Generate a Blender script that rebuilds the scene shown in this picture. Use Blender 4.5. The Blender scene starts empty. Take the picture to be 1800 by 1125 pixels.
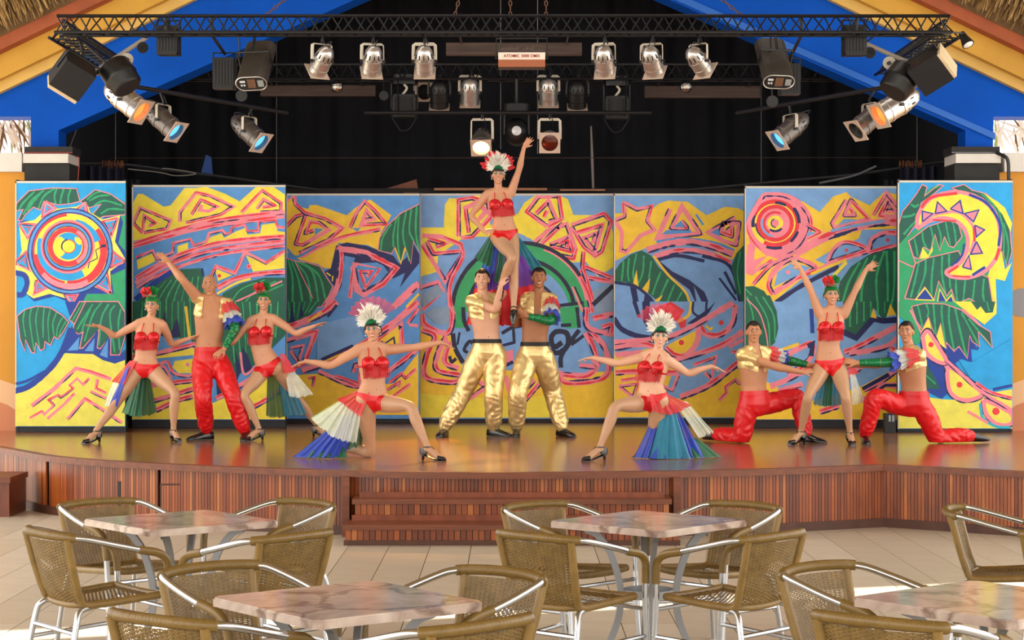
import bpy, bmesh, math, random
import numpy as np
from mathutils import Vector, Matrix, Quaternion
from mathutils.bvhtree import BVHTree
random.seed(7)
SC = bpy.context.scene
COL = SC.collection
# ---------------------------------------------------------------- camera
F, HZ, CAMZ, HS = 3400.0, 556.0, 1.80, 0.53      # focal length (px of 1800), horizon row, eye height, stage height
cd = bpy.data.cameras.new('camera')
cd.sensor_width = 36.0
cd.lens = F / 1800.0 * 36.0
cd.shift_y = -(562.5 - HZ) / 1800.0
cd.clip_end = 300
cam = bpy.data.objects.new('camera', cd)
COL.objects.link(cam)
cam.location = (0, 0, CAMZ)
cam.rotation_euler = (math.radians(90), 0, 0)
SC.camera = cam
# ---------------------------------------------------------------- world, sun, exposure
w = bpy.data.worlds.new('sky')
SC.world = w
w.use_nodes = True
bg = w.node_tree.nodes['Background']
bg.inputs['Color'].default_value = (1.0, 0.97, 0.92, 1)
bg.inputs['Strength'].default_value = 2.3
sun = bpy.data.lights.new('sun', 'SUN')
sun.energy = 9.0
sun.angle = math.radians(0.6)
sun.color = (1.0, 0.93, 0.8)
so = bpy.data.objects.new('sun', sun)
COL.objects.link(so)
so.rotation_euler = Vector((0.16, -0.66, -0.80)).to_track_quat('-Z', 'Y').to_euler()
SC.view_settings.view_transform = 'Standard'
SC.view_settings.look = 'None'
SC.view_settings.exposure = 0.58
SC.view_settings.gamma = 1.0
SC.view_settings.use_curve_mapping = False
SC.cycles.use_denoising = True
SC.cycles.max_bounces = 6
SC.cycles.sample_clamp_indirect = 4.0

def P(px, py, d):
    return Vector(((px - 900.0) * d / F, d, CAMZ - (py - HZ) * d / F))
def X(px, d):
    return (px - 900.0) * d / F
def Zp(py, d):
    return CAMZ - (py - HZ) * d / F
def lin(c):
    return tuple(((v / 12.92) if v <= 0.04045 else ((v + 0.055) / 1.055) ** 2.4) for v in c)
def hexc(h):
    return lin(tuple(int(h[i:i + 2], 16) / 255.0 for i in (0, 2, 4)))

# ---------------------------------------------------------------- materials
MATS = {}
def mat(name, color, rough=0.6, metal=0.0, var=0.0, vscale=6.0, bump=0.0, bscale=30.0, emit=0.0, alpha=1.0,
        stretch=(1, 1, 1), coat=0.0, sheen=0.0, trans=0.0, color2=None, spec=0.5, bdist=0.01):
    if name in MATS:
        return MATS[name]
    if isinstance(color, str):
        color = hexc(color)
    if isinstance(color2, str):
        color2 = hexc(color2)
    m = bpy.data.materials.new(name)
    m.use_nodes = True
    nt = m.node_tree
    b = nt.nodes['Principled BSDF']
    b.inputs['Base Color'].default_value = (*color, 1)
    b.inputs['Roughness'].default_value = rough
    b.inputs['Metallic'].default_value = metal
    b.inputs['Specular IOR Level'].default_value = spec
    if coat:
        b.inputs['Coat Weight'].default_value = coat
        b.inputs['Coat Roughness'].default_value = 0.12
    if sheen:
        b.inputs['Sheen Weight'].default_value = sheen
    if trans:
        b.inputs['Transmission Weight'].default_value = trans
    if alpha < 1:
        b.inputs['Alpha'].default_value = alpha
    if emit:
        b.inputs['Emission Color'].default_value = (*color, 1)
        b.inputs['Emission Strength'].default_value = emit
    tc = None
    if var or bump or color2:
        tc = nt.nodes.new('ShaderNodeTexCoord')
        mp = nt.nodes.new('ShaderNodeMapping')
        mp.inputs['Scale'].default_value = stretch
        nt.links.new(tc.outputs['Object'], mp.inputs['Vector'])
    if var or color2:
        n = nt.nodes.new('ShaderNodeTexNoise')
        n.inputs['Scale'].default_value = vscale
        n.inputs['Detail'].default_value = 5
        n.inputs['Roughness'].default_value = 0.6
        nt.links.new(mp.outputs[0], n.inputs['Vector'])
        r = nt.nodes.new('ShaderNodeValToRGB')
        a = color
        c2 = color2 if color2 else tuple(max(0, v * (1 - var)) for v in color)
        c1 = a if color2 else tuple(min(1, v * (1 + var)) for v in color)
        r.color_ramp.elements[0].position = 0.33
        r.color_ramp.elements[1].position = 0.67
        r.color_ramp.elements[0].color = (*c2, 1)
        r.color_ramp.elements[1].color = (*c1, 1)
        nt.links.new(n.outputs['Fac'], r.inputs['Fac'])
        nt.links.new(r.outputs['Color'], b.inputs['Base Color'])
    if bump:
        n2 = nt.nodes.new('ShaderNodeTexNoise')
        n2.inputs['Scale'].default_value = bscale
        n2.inputs['Detail'].default_value = 4
        nt.links.new(mp.outputs[0], n2.inputs['Vector'])
        bp = nt.nodes.new('ShaderNodeBump')
        bp.inputs['Strength'].default_value = bump
        bp.inputs['Distance'].default_value = bdist
        nt.links.new(n2.outputs['Fac'], bp.inputs['Height'])
        nt.links.new(bp.outputs['Normal'], b.inputs['Normal'])
    MATS[name] = m
    return m

# ---------------------------------------------------------------- mesh helpers
class MB:
    """collects vertices and faces of ONE mesh"""
    def __init__(s):
        s.v = []; s.f = []; s.mi = []
        s.cur = 0
    def add(s, vs, fs):
        o = len(s.v)
        s.v.extend([tuple(v) for v in vs])
        for f in fs:
            s.f.append(tuple(i + o for i in f)); s.mi.append(s.cur)
        return s
    def box(s, lo, hi, M=None):
        x0, y0, z0 = lo; x1, y1, z1 = hi
        vs = [Vector(c) for c in ((x0, y0, z0), (x1, y0, z0), (x1, y1, z0), (x0, y1, z0), (x0, y0, z1), (x1, y0, z1), (x1, y1, z1), (x0, y1, z1))]
        if M is not None:
            vs = [M @ v for v in vs]
        return s.add(vs, [(0, 3, 2, 1), (4, 5, 6, 7), (0, 1, 5, 4), (1, 2, 6, 5), (2, 3, 7, 6), (3, 0, 4, 7)])
    def prism(s, poly, axis_vec, M=None):
        """poly: list of 3D points (planar), extruded by axis_vec"""
        n = len(poly); a = Vector(axis_vec)
        vs = [Vector(p) for p in poly] + [Vector(p) + a for p in poly]
        if M is not None:
            vs = [M @ v for v in vs]
        return s.add(vs, [tuple(range(n - 1, -1, -1)), tuple(range(n, 2 * n))] + [(i, (i + 1) % n, n + (i + 1) % n, n + i) for i in range(n)])
    def tube(s, pts, r, seg=8, caps=True, closed=False, up=None, flat=None):
        """sweep a circle (or flat ellipse: flat=(a,b)) along pts; r scalar or list"""
        pts = [Vector(p) for p in pts]
        n = len(pts)
        rs = r if isinstance(r, (list, tuple)) else [r] * n
        tang = []
        for i in range(n):
            if closed:
                t = pts[(i + 1) % n] - pts[i - 1]
            else:
                t = pts[min(i + 1, n - 1)] - pts[max(i - 1, 0)]
            if t.length < 1e-9:
                t = Vector((0, 0, 1))
            tang.append(t.normalized())
        ref = Vector(up) if up is not None else (Vector((0, 0, 1)) if abs(tang[0].z) < 0.9 else Vector((1, 0, 0)))
        u = (ref - tang[0] * ref.dot(tang[0])).normalized()
        vs = []
        for i in range(n):
            t = tang[i]
            u = u - t * u.dot(t)
            if u.length < 1e-6:
                u = t.orthogonal()
            u.normalize()
            wv = t.cross(u)
            for k in range(seg):
                a = 2 * math.pi * k / seg
                if flat:
                    vs.append(pts[i] + u * (math.cos(a) * flat[0] * rs[i]) + wv * (math.sin(a) * flat[1] * rs[i]))
                else:
                    vs.append(pts[i] + u * (math.cos(a) * rs[i]) + wv * (math.sin(a) * rs[i]))
        fs = []
        m = n if closed else n - 1
        for i in range(m):
            j = (i + 1) % n
            for k in range(seg):
                k2 = (k + 1) % seg
                fs.append((i * seg + k, i * seg + k2, j * seg + k2, j * seg + k))
        if caps and not closed:
            fs.append(tuple(range(seg - 1, -1, -1)))
            fs.append(tuple((n - 1) * seg + k for k in range(seg)))
        return s.add(vs, fs)
    def lathe(s, prof, M, seg=20):
        """prof: list of (r, z); revolve about local z, placed by M"""
        vs = []; fs = []
        n = len(prof)
        for r, z in prof:
            for k in range(seg):
                a = 2 * math.pi * k / seg
                vs.append(M @ Vector((r * math.cos(a), r * math.sin(a), z)))
        for i in range(n - 1):
            for k in range(seg):
                k2 = (k + 1) % seg
                fs.append((i * seg + k, i * seg + k2, (i + 1) * seg + k2, (i + 1) * seg + k))
        if prof[0][0] > 1e-5:
            fs.append(tuple(range(seg - 1, -1, -1)))
        if prof[-1][0] > 1e-5:
            fs.append(tuple((n - 1) * seg + k for k in range(seg)))
        return s.add(vs, fs)
    def ball(s, c, rad, M=None, seg=14, rings=9):
        c = Vector(c)
        if not isinstance(rad, (tuple, list, Vector)):
            rad = (rad, rad, rad)
        vs = []; fs = []
        for i in range(rings + 1):
            th = math.pi * i / rings
            for k in range(seg):
                a = 2 * math.pi * k / seg
                v = Vector((rad[0] * math.sin(th) * math.cos(a), rad[1] * math.sin(th) * math.sin(a), rad[2] * math.cos(th)))
                vs.append(c + (M @ v if M is not None else v))
        for i in range(rings):
            for k in range(seg):
                k2 = (k + 1) % seg
                fs.append((i * seg + k, (i + 1) * seg + k, (i + 1) * seg + k2, i * seg + k2))
        return s.add(vs, fs)
    def grid(s, fn, nu, nv, closed_u=False):
        vs = [fn(i / nu, j / nv) for j in range(nv + 1) for i in range(nu + (0 if closed_u else 1))]
        W = nu if closed_u else nu + 1
        fs = []
        for j in range(nv):
            for i in range(nu):
                i2 = (i + 1) % W if closed_u else i + 1
                fs.append((j * W + i, j * W + i2, (j + 1) * W + i2, (j + 1) * W + i))
        return s.add(vs, fs)
    def mesh(s, name, mats, smooth=False, weld=False):
        me = bpy.data.meshes.new(name)
        me.from_pydata(s.v, [], s.f)
        for m in (mats if isinstance(mats, (list, tuple)) else [mats]):
            me.materials.append(m)
        if any(s.mi):
            me.polygons.foreach_set('material_index', s.mi)
        if weld:
            bm = bmesh.new(); bm.from_mesh(me)
            bmesh.ops.remove_doubles(bm, verts=bm.verts, dist=1e-5)
            bm.to_mesh(me); bm.free()
        if smooth:
            me.polygons.foreach_set('use_smooth', [True] * len(me.polygons))
            try:
                me.set_sharp_from_angle(angle=math.radians(45))
            except Exception:
                pass
        me.update()
        return me
    def build(s, name, mats, parent=None, smooth=False, weld=False, loc=None):
        return link(name, s.mesh(name, mats, smooth, weld), parent, loc)

def link(name, me, parent=None, loc=None):
    o = bpy.data.objects.new(name, me)
    COL.objects.link(o)
    if parent is not None:
        o.parent = parent
        if loc is not None:
            o.location = loc
        elif any(abs(c) > 1e-9 for c in parent.location) or any(abs(c) > 1e-9 for c in parent.rotation_euler) or parent.parent is not None:
            # geometry is given in the world: keep it there
            o.matrix_parent_inverse = wmat(parent).inverted()
    elif loc is not None:
        o.location = loc
    return o
def wmat(o):
    M = Matrix.LocRotScale(o.location, o.rotation_euler, o.scale)
    if o.parent is not None:
        return wmat(o.parent) @ o.matrix_parent_inverse @ M
    return M
def tag(o, label, cat, group=None, kind=None):
    o['label'] = label
    if cat:
        o['category'] = cat
    if group:
        o['group'] = group
    if kind:
        o['kind'] = kind
    return o
def thing(name, label, cat, loc=(0, 0, 0), rotz=0.0, group=None):
    o = bpy.data.objects.new(name, None)
    COL.objects.link(o)
    o.location = loc
    o.rotation_euler = (0, 0, rotz)
    o.empty_display_size = 0.1
    return tag(o, label, cat, group)
def struct(o, label=None):
    o['kind'] = 'structure'
    if label:
        o['label'] = label
    return o
def cr(pts, n=8, closed=False):
    """Catmull-Rom through pts"""
    pts = [Vector(p) for p in pts]
    out = []
    m = len(pts)
    rng = m if closed else m - 1
    for i in range(rng):
        p1 = pts[i]; p2 = pts[(i + 1) % m]
        p0 = pts[i - 1] if (i > 0 or closed) else p1 * 2 - p2
        p3 = pts[(i + 2) % m] if (i + 2 < m or closed) else p2 * 2 - p1
        for k in range(n):
            t = k / n
            out.append(0.5 * ((2 * p1) + (p2 - p0) * t + (2 * p0 - 5 * p1 + 4 * p2 - p3) * t * t + (3 * p1 - p0 - 3 * p2 + p3) * t ** 3))
    if not closed:
        out.append(pts[-1])
    return out
def frame_to(direction, up=(0, 0, 1)):
    """matrix whose local z points along direction"""
    z = Vector(direction).normalized()
    u = Vector(up)
    x = u.cross(z)
    if x.length < 1e-4:
        x = Vector((1, 0, 0))
    x.normalize()
    y = z.cross(x)
    return Matrix((x, y, z)).transposed()
def copy_tree(o, parent=None):
    c = o.copy()
    COL.objects.link(c)
    c.parent = parent
    for ch in o.children:
        copy_tree(ch, c)
    return c
# ================================================================ SETTING
M_tile = mat('floor_tile', 'cbc0ab', 0.38, var=0.10, vscale=3.0, stretch=(1, 7, 1), bump=0.05, bscale=40, color2='bdb09a')
M_grout = mat('grout', '6e5f50', 0.9)
M_deck = mat('stage_deck', 'a46c46', 0.18, var=0.0, color2='7a4c30', vscale=1.6, stretch=(0.35, 22, 1), coat=0.25, bump=0.04, bscale=8)
M_board = [mat('face_board_' + n, c, 0.34, var=0.28, vscale=5, stretch=(3, 3, 0.6), coat=0.05) for n, c in
           (('a', '8c471e'), ('b', '7c3a1a'), ('c', '9c5022'), ('d', '6b3217'), ('e', 'ae6530'))]
M_trim = mat('stage_trim', '713a1e', 0.4, var=0.3, vscale=4, stretch=(0.6, 6, 6))
M_base = mat('stage_skirting', '4c2a1b', 0.55, var=0.3, vscale=5)
M_dark = mat('dark_gap', '120d0b', 0.9)
M_blue = mat('blue_paint', '0050be', 0.7, var=0.10, vscale=1.5, spec=0.15)
M_yel = mat('yellow_paint', 'cb9a34', 0.65, var=0.08, vscale=2)
M_yel2 = mat('pale_yellow_paint', 'd4ad5a', 0.65, var=0.06, vscale=2)
M_org = mat('orange_coping', 'a3522c', 0.7, var=0.15, vscale=3)
M_wall = mat('ochre_wall', 'd8962f', 0.7, var=0.06, vscale=1.2)
M_white = mat('white_ledge', 'd6d2ca', 0.7, var=0.06, vscale=4)
M_black = mat('black_cloth', '15161d', 0.9, var=0.3, vscale=2)
M_blackp = mat('black_paint', '232323', 0.75, var=0.2, vscale=6)
M_thatch = [mat('thatch_' + n, c, 0.85, var=0.2, vscale=9) for n, c in (('a', 'a8854f'), ('b', '8a6a3c'), ('c', 'c3a06a'), ('d', '6d5231'))]

def dstage(y): return F * (CAMZ - HS) / (y - HZ)
front_px = [(-120, 768), (-60, 777), (0, 786), (45, 794), (90, 801.5), (160, 808), (240, 813), (350, 818.5), (470, 823), (600, 827), (750, 830), (900, 831), (1050, 830), (1200, 828), (1330, 825), (1450, 821), (1553, 817)]
curve = [Vector((X(px, dstage(py)), dstage(py), 0)) for px, py in front_px]
curve = cr(curve, 6)
wing_a = curve[-1].copy()
dw = dstage(829)
wing_b = Vector((X(1800, dw), dw, 0))
wdir = (wing_b - wing_a).normalized()
wing = [wing_a + wdir * t for t in (0.0, 0.4, 0.8, 1.2, 1.6, 2.0, 2.4)]
outline = curve + wing[1:]
def stage_y(x):
    if x > wing_a.x:
        return wing_a.y + (x - wing_a.x) * wdir.y / wdir.x
    return min(curve, key=lambda p: abs(p.x - x)).y
# ---- floor: base slab with separate long tiles where the photo shows them
g = MB().box((-14, -8, -0.12), (14, 27, -0.006))
floor = struct(g.build('floor', M_grout), 'pale stone tiled floor in front of the stage')
far = MB()
far.box((-14, -8, -0.006), (14, 4.6, 0.0)); far.box((-14, 4.6, -0.006), (-4.48, 27, 0.0)); far.box((4.48, 4.6, -0.006), (14, 27, 0.0))
far.box((-4.48, 18.4, -0.006), (4.48, 27, 0.0))
o = far.build('outer_paving', M_tile, floor)
TW, TL, JG = 0.32, 0.96, 0.006
tmesh = [MB().box((JG / 2, JG / 2, -0.006), (TW - JG / 2, TL - 0.003, 0.0)).mesh('tile', m) for m in
         (M_tile, mat('floor_tile_b', 'c6bba6', 0.36, color2='b9ac96', vscale=3, stretch=(1, 7, 1)), mat('floor_tile_c', 'd1c7b3', 0.4, color2='c2b6a0', vscale=3, stretch=(1, 7, 1)))]
for i in range(28):
    x0 = -4.48 + i * TW
    off = (i % 2) * TL / 2
    y = 4.6 - off
    while y < 18.4:
        # keep the tiles the photo can show, in front of the stage face
        if y < stage_y(x0 + TW / 2) + 0.1 and y + TL > 4.6 and abs(x0 + TW / 2) < 0.29 * (y + TL) + 0.3:
            o = link('tile', tmesh[(i * 7 + int(y * 3)) % 3], floor, (x0, y, 0))
        y += TL
inner = MB()
for i in range(28):   # paving beside the picture, out of the tile grid
    x0 = -4.48 + i * TW
    y = 4.6 - (i % 2) * TL / 2
    while y < 18.4:
        if y < stage_y(x0 + TW / 2) + 0.1 and not (y + TL > 4.6 and abs(x0 + TW / 2) < 0.29 * (y + TL) + 0.3):
            inner.box((x0 + JG / 2, max(y, 4.6), -0.006), (x0 + TW - JG / 2, min(y + TL - 0.003, 18.4), 0.0))
        y += TL
o = inner.build('side_paving', M_tile, floor); o['kind'] = 'stuff'

# ---- stage: curved platform with a projecting wing at the right
stage = thing('stage', 'raised wooden stage with curved boarded front and glossy plank deck', 'stage')
deckpoly = [Vector((p.x, p.y, HS)) for p in outline] + [Vector((9.0, wing[-1].y, HS)), Vector((9.0, 26.5, HS)), Vector((-9.0, 26.5, HS)), Vector((-9.0, curve[0].y + 0.4, HS))]
dk = MB().prism([p - Vector((0, 0, 0.045)) for p in deckpoly], (0, 0, 0.045))
dk.build('deck', M_deck, stage)
# lip along the front edge
def offset_line(pts, dist):
    out = []
    for i, p in enumerate(pts):
        a = pts[max(i - 1, 0)]; b = pts[min(i + 1, len(pts) - 1)]
        t = (b - a).normalized()
        out.append(p + Vector((t.y, -t.x, 0)) * dist)
    return out
def strip(mb, pts, d0, d1, z0, z1):
    a = offset_line(pts, d0); b = offset_line(pts, d1)
    n = len(pts)
    vs = [Vector((p.x, p.y, z0)) for p in a] + [Vector((p.x, p.y, z0)) for p in b] + [Vector((p.x, p.y, z1)) for p in b] + [Vector((p.x, p.y, z1)) for p in a]
    fs = []
    for i in range(n - 1):
        for k in range(4):
            k2 = (k + 1) % 4
            fs.append((k * n + i, k2 * n + i, k2 * n + i + 1, k * n + i + 1))
    fs += [(0, 3 * n, 2 * n, n), (n - 1, 2 * n - 1, 3 * n - 1, 4 * n - 1)]
    mb.add(vs, fs)
for pts, nm in ((curve, 'edge_board'), (wing, 'edge_board')):
    b = MB(); strip(b, pts, -0.06, 0.035, HS - 0.05, HS + 0.003); b.build(nm, M_trim, stage)
    b = MB(); strip(b, pts, -0.012, 0.02, 0.0, 0.075); b.build('skirting_board', M_base, stage)
    b = MB(); strip(b, pts, -0.10, -0.035, 0.0, HS - 0.03); b.build('backing', M_dark, stage)
# individual boards of the face
def resample(pts, step):
    out = [pts[0].copy()]; acc = 0.0
    for a, b in zip(pts[:-1], pts[1:]):
        L = (b - a).length; t = step - acc
        while t <= L:
            out.append(a + (b - a) * (t / L)); t += step
        acc = L - (t - step)
    return out
BW = 0.0315
bmeshes = []
for m in M_board:
    bmeshes.append(MB().box((-BW / 2 + 0.0022, -0.004, 0.06), (BW / 2 - 0.0022, 0.012, HS - 0.045)).mesh('board', m))
rb = random.Random(3)
groove_at = (0.9, 2.55)
cnt = 0
rest = MB()
for pts in (curve, wing):
    s = resample(pts, BW)
    for a, b in zip(s[:-1], s[1:]):
        mid = (a + b) / 2; t = (b - a).normalized()
        px = 900 + mid.x * F / mid.y
        if px < -30 or px > 1840:
            continue
        if 612 < px < 1180 and cnt % 1 == 0 and mid.y < 16.2 and (664 < px < 1120) and HS < 0:
            continue
        if any(abs(px - q) < 2.6 for q in (84, 282)):
            cnt += 1
            continue
        k = rb.choices(range(5), (4, 4, 3, 3, 1.5))[0]
        yaw = math.atan2(t.y, t.x)
        if cnt < 300:
            o = link('board', bmeshes[k], stage, (mid.x, mid.y - 0.0 + rb.uniform(-0.002, 0.002), 0))
            o.rotation_euler = (0, 0, yaw)
        else:
            rest.cur = k
            M = Matrix.Translation((mid.x, mid.y, 0)) @ Matrix.Rotation(yaw, 4, 'Z')
            rest.box((-BW / 2 + 0.0022, -0.004, 0.06), (BW / 2 - 0.0022, 0.012, HS - 0.045), M)
        cnt += 1
if rest.v:
    o = rest.build('board_row', M_board, stage); o['kind'] = 'stuff'
# dark conduit on the face, hatch outline
dC = 16.42
MB().box((X(211, dC) - 0.012, dC - 0.03, 0.0), (X(211, dC) + 0.012, dC - 0.005, 0.40)).build('conduit', mat('conduit', '20262c', 0.5), stage)
dC = 16.2
hb = MB()
hb.box((X(284, dC), dC - 0.022, 0.385), (X(316, dC), dC - 0.004, 0.40)); hb.box((X(283, dC) - 0.005, dC - 0.022, 0.04), (X(283, dC) + 0.005, dC - 0.004, 0.40))
hb.build('hatch_frame', M_base, stage)

# ---- steps in the middle
steps = thing('stage_steps', 'two wide wooden steps leading up to the middle of the stage', 'steps')
y0 = 15.16
rises = [(0.0, 0.165, y0), (0.165, 0.335, y0 + 0.33)]
xl, xr = X(606, y0), X(1194, y0)
for k, (za, zb, yf) in enumerate(rises):
    ins = 0.05 * k
    yb = 15.64
    MB().box((xl + ins, yf + 0.05, za if k == 0 else 0.0), (xr - ins, yb, zb - 0.035)).build('riser_block', M_dark, steps)
    MB().box((xl + ins - 0.02, yf, zb - 0.04), (xr - ins + 0.02, yf + (0.40 if k == 0 else 0.42), zb)).build('tread', M_trim, steps)
    yr_ = y0 + 0.31 if k == 0 else 15.62
    MB().box((xl + ins + 0.03, yr_, zb), (xr - ins - 0.03, yr_ + 0.018, zb + 0.045)).build('back_rail', M_board[1], steps)
    MB().box((xl + ins - 0.01, yf + 0.02, za), (xr - ins + 0.01, yf + 0.055, za + 0.04)).build('foot_rail', M_base, steps)
    n = int((xr - xl - 2 * ins) / 0.047)
    sm = [MB().box((-0.0215, 0, za + 0.035), (0.0215, 0.018, zb - 0.035)).mesh('slat', m) for m in M_board]
    for i in range(n):
        x = xl + ins + (i + 0.5) * (xr - xl - 2 * ins) / n
        link('slat', sm[rb.choices(range(5), (4, 4, 2, 3, 1))[0]], steps, (x, yf + 0.034, 0))
# posts at each side of the flight
for px in (608, 1190):
    d = 15.80
    MB().box((X(px, d) - 0.03, d - 0.02, 0.0), (X(px, d) + 0.03, d + 0.12, HS - 0.045)).build('side_post', M_trim, steps)
# ---- small side step at far left
sd = thing('side_step', 'low wooden side step at the left end of the stage front', 'steps')
d = 17.35
MB().box((X(-60, d), d, 0.0), (X(20, d) - 0.02, d + 0.6, 0.31)).build('step_body', M_board[3], sd)
MB().box((X(-60, d), d - 0.04, 0.31), (X(20, d), d + 0.6, 0.36)).build('tread', M_trim, sd)

# ---- proscenium walls, blue gable, ledges
WY = 21.45
def wallbox(x0, x1, z0, z1, m, name, y0=WY, y1=WY + 0.3, label=None):
    return struct(MB().box((x0, y0, z0), (x1, y1, z1)).build(name, m), label)
zl = Zp(303, WY)
xi = X(117, WY)
wallbox(-9.5, xi, HS, zl, M_wall, 'wall_left', label='ochre yellow wall beside the left backdrop')
wallbox(-xi, 9.5, HS, zl, M_wall, 'wall_right', label='ochre yellow wall beside the right backdrop')
# pale mural shapes at the foot of the walls
def disc(mb, c, r, y, n=28, a0=0, a1=2 * math.pi):
    vs = [Vector((c[0], y, c[1]))] + [Vector((c[0] + r * math.cos(a0 + (a1 - a0) * i / n), y, c[1] + r * math.sin(a0 + (a1 - a0) * i / n))) for i in range(n + 1)]
    mb.add(vs, [(0, i + 2, i + 1) for i in range(n)])
wl = bpy.data.objects['wall_left']; wr = bpy.data.objects['wall_right']
for (wo, px, cols) in ((wl, -30, 0), (wr, 1830, 1)):
    b = MB(); disc(b, (X(px, WY), Zp(790, WY)), 0.80, WY - 0.004); b.build('painted_circle', mat('peach', 'eab98a', 0.7), wo)
    b = MB(); disc(b, (X(px, WY), Zp(800, WY)), 0.62, WY - 0.007); b.build('painted_circle', mat('terracotta', 'd0845c', 0.7), wo)
b = MB(); disc(b, (X(1796, WY), Zp(532, WY)), 0.16, WY - 0.004); b.build('painted_circle', mat('mural_grey', '8f8d90', 0.7), wr)
# white ledges
for sgn, nm in ((-1, 'trim_1'), (1, 'trim_2')):
    xa, xb = sorted((sgn * 9.5, sgn * -X(43 if sgn < 0 else 39, WY)))
    o = MB().box((xa, WY - 0.12, zl), (xb, WY + 0.35, Zp(270, WY))).build(nm, M_white); struct(o, 'white ledge on top of the ochre wall')
# blue gable: prism polygons in the wall plane
def gable(poly, name, m, y, th, label):
    o = MB().prism([Vector((X(px, WY), y, Zp(py, WY))) for px, py in poly], (0, th, 0)).build(name, m)
    return struct(o, label)
zt = -260
for s, nm in ((0, 'trim_3'), (1, 'trim_4')):
    fx = (lambda v: v) if s == 0 else (lambda v: 1800 - v)
    lowslope = lambda x: 230 - 0.4409 * (x - 101)
    beam = [(fx(a), b) for a, b in [(101, 230), (900, lowslope(900)), (900, -300), (620, -130), (0, 165), (-84, 205), (54, 205), (54, 230)]]
    gable(beam, nm, M_blue, WY, 0.42, 'blue sloping gable beam over the %s side of the stage' % ('left' if s == 0 else 'right'))
for s, nm in ((0, 'trim_5'), (1, 'trim_6')):
    fx = (lambda v: v) if s == 0 else (lambda v: 1800 - v)
    gable([(fx(54), 229), (fx(103), 229), (fx(103), 275), (fx(54), 275)], nm, M_blue, WY + 0.002, 0.36, 'blue post carrying the %s end of the gable' % ('left' if s == 0 else 'right'))
# raised moulding on the right beam's lower edge
gable([(1699, 224), (1748, 246), (1748, 234), (900, -138), (900, -124)], 'trim_7', mat('blue_paint_b', '1463c6', 0.55), WY - 0.03, 0.03, 'light blue moulding along the right gable beam')
# yellow bands, orange coping
for s, nm in ((0, ('trim_8', 'trim_9', 'trim_10')), (1, ('trim_11', 'trim_12', 'trim_13'))):
    fx = (lambda v: v) if s == 0 else (lambda v: 1800 - v)
    side = 'left' if s == 0 else 'right'
    gable([(fx(-260), 290), (fx(620), -130), (fx(620), -170), (fx(-260), 258)], nm[0], M_yel2, WY - 0.10, 0.3, 'pale yellow lower band of the %s gable' % side)
    gable([(fx(-260), 272), (fx(620), -150), (fx(620), -215), (fx(-260), 228)], nm[1], M_yel, WY - 0.22, 0.42, 'yellow upper band of the %s gable' % side)
    gable([(fx(-260), 230), (fx(620), -192), (fx(620), -235), (fx(-260), 205)], nm[2], M_org, WY - 0.42, 0.62, 'orange coping under the %s thatch' % side)
# thatch above the coping: uncountable straw
rt = random.Random(11)
for s in (0, 1):
    th = MB()
    for i in range(2600):
        t = rt.random()
        px = -200 + t * 460; base = 174 - (px + 200) * 0.483
        lay = rt.random()
        py = base - lay * 170
        d = WY - 0.55 - lay * 1.5 + rt.uniform(-0.05, 0.05)
        if s: px = 1800 - px
        p0 = P(px, py + 10, WY); p0.y = d
        L = rt.uniform(0.4, 0.9)
        a = rt.gauss(0.42 if s == 0 else -0.42, 0.11)
        dv = Vector((-math.sin(a) * L * 0.9, rt.uniform(-0.12, 0.05), math.cos(a) * L))
        wv = Vector((math.cos(a), rt.uniform(-0.4, 0.4), math.sin(a))) * rt.uniform(0.009, 0.024)
        th.cur = rt.choices(range(4), (4, 3, 2, 2))[0]
        th.add([p0 - wv * 0.2, p0 + wv * 0.2, p0 + dv * 0.5 + wv, p0 + dv + wv * 0.6, p0 + dv - wv * 0.6, p0 + dv * 0.5 - wv], [(0, 1, 2, 5), (5, 2, 3, 4)])
    th.cur = 3
    bk = [P(-330, 240, WY), P(330, -74, WY), P(330, -420, WY), P(-330, -420, WY)]
    for p in bk:
        p.y = WY - 0.44
        if s: p.x = -p.x
    th.add(bk, [(0, 1, 2, 3)])
    o = th.build('thatch', M_thatch)
    tag(o, 'dry palm thatch hanging over the %s gable' % ('left' if s == 0 else 'right'), 'thatch', kind='stuff')
# added roofs out of view; gap between them shaped to cast the sun streak
M_roof = mat('roof_underside', '8d744d', 0.9, var=0.25, vscale=4)
def roofpoly(pts, z, name, label, th=0.3, m=M_roof):
    o = MB().prism([Vector((x, y, z)) for x, y in pts], (0, 0, th)).build(name, m)
    return struct(o, label)
RZ = 6.6
sx, sy = -0.16 / 0.80 * RZ, 0.66 / 0.80 * RZ
LX, RX = -8.5, 8.5
def yline(xr): return 11.98 + 0.335 * (xr - sx) + sy
roofpoly([(LX, -7), (RX, -7), (RX, yline(RX) - 0.30), (LX, yline(LX) - 0.30)], RZ, 'ceiling', 'unseen roof added above the tables to shape the sunlight')
roofpoly([(LX, yline(LX) + 0.32), (RX, yline(RX) + 0.32), (RX, 27), (LX, 27)], RZ, 'roof', 'unseen roof added above the stage, front edge shaped for the sun gap')
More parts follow.
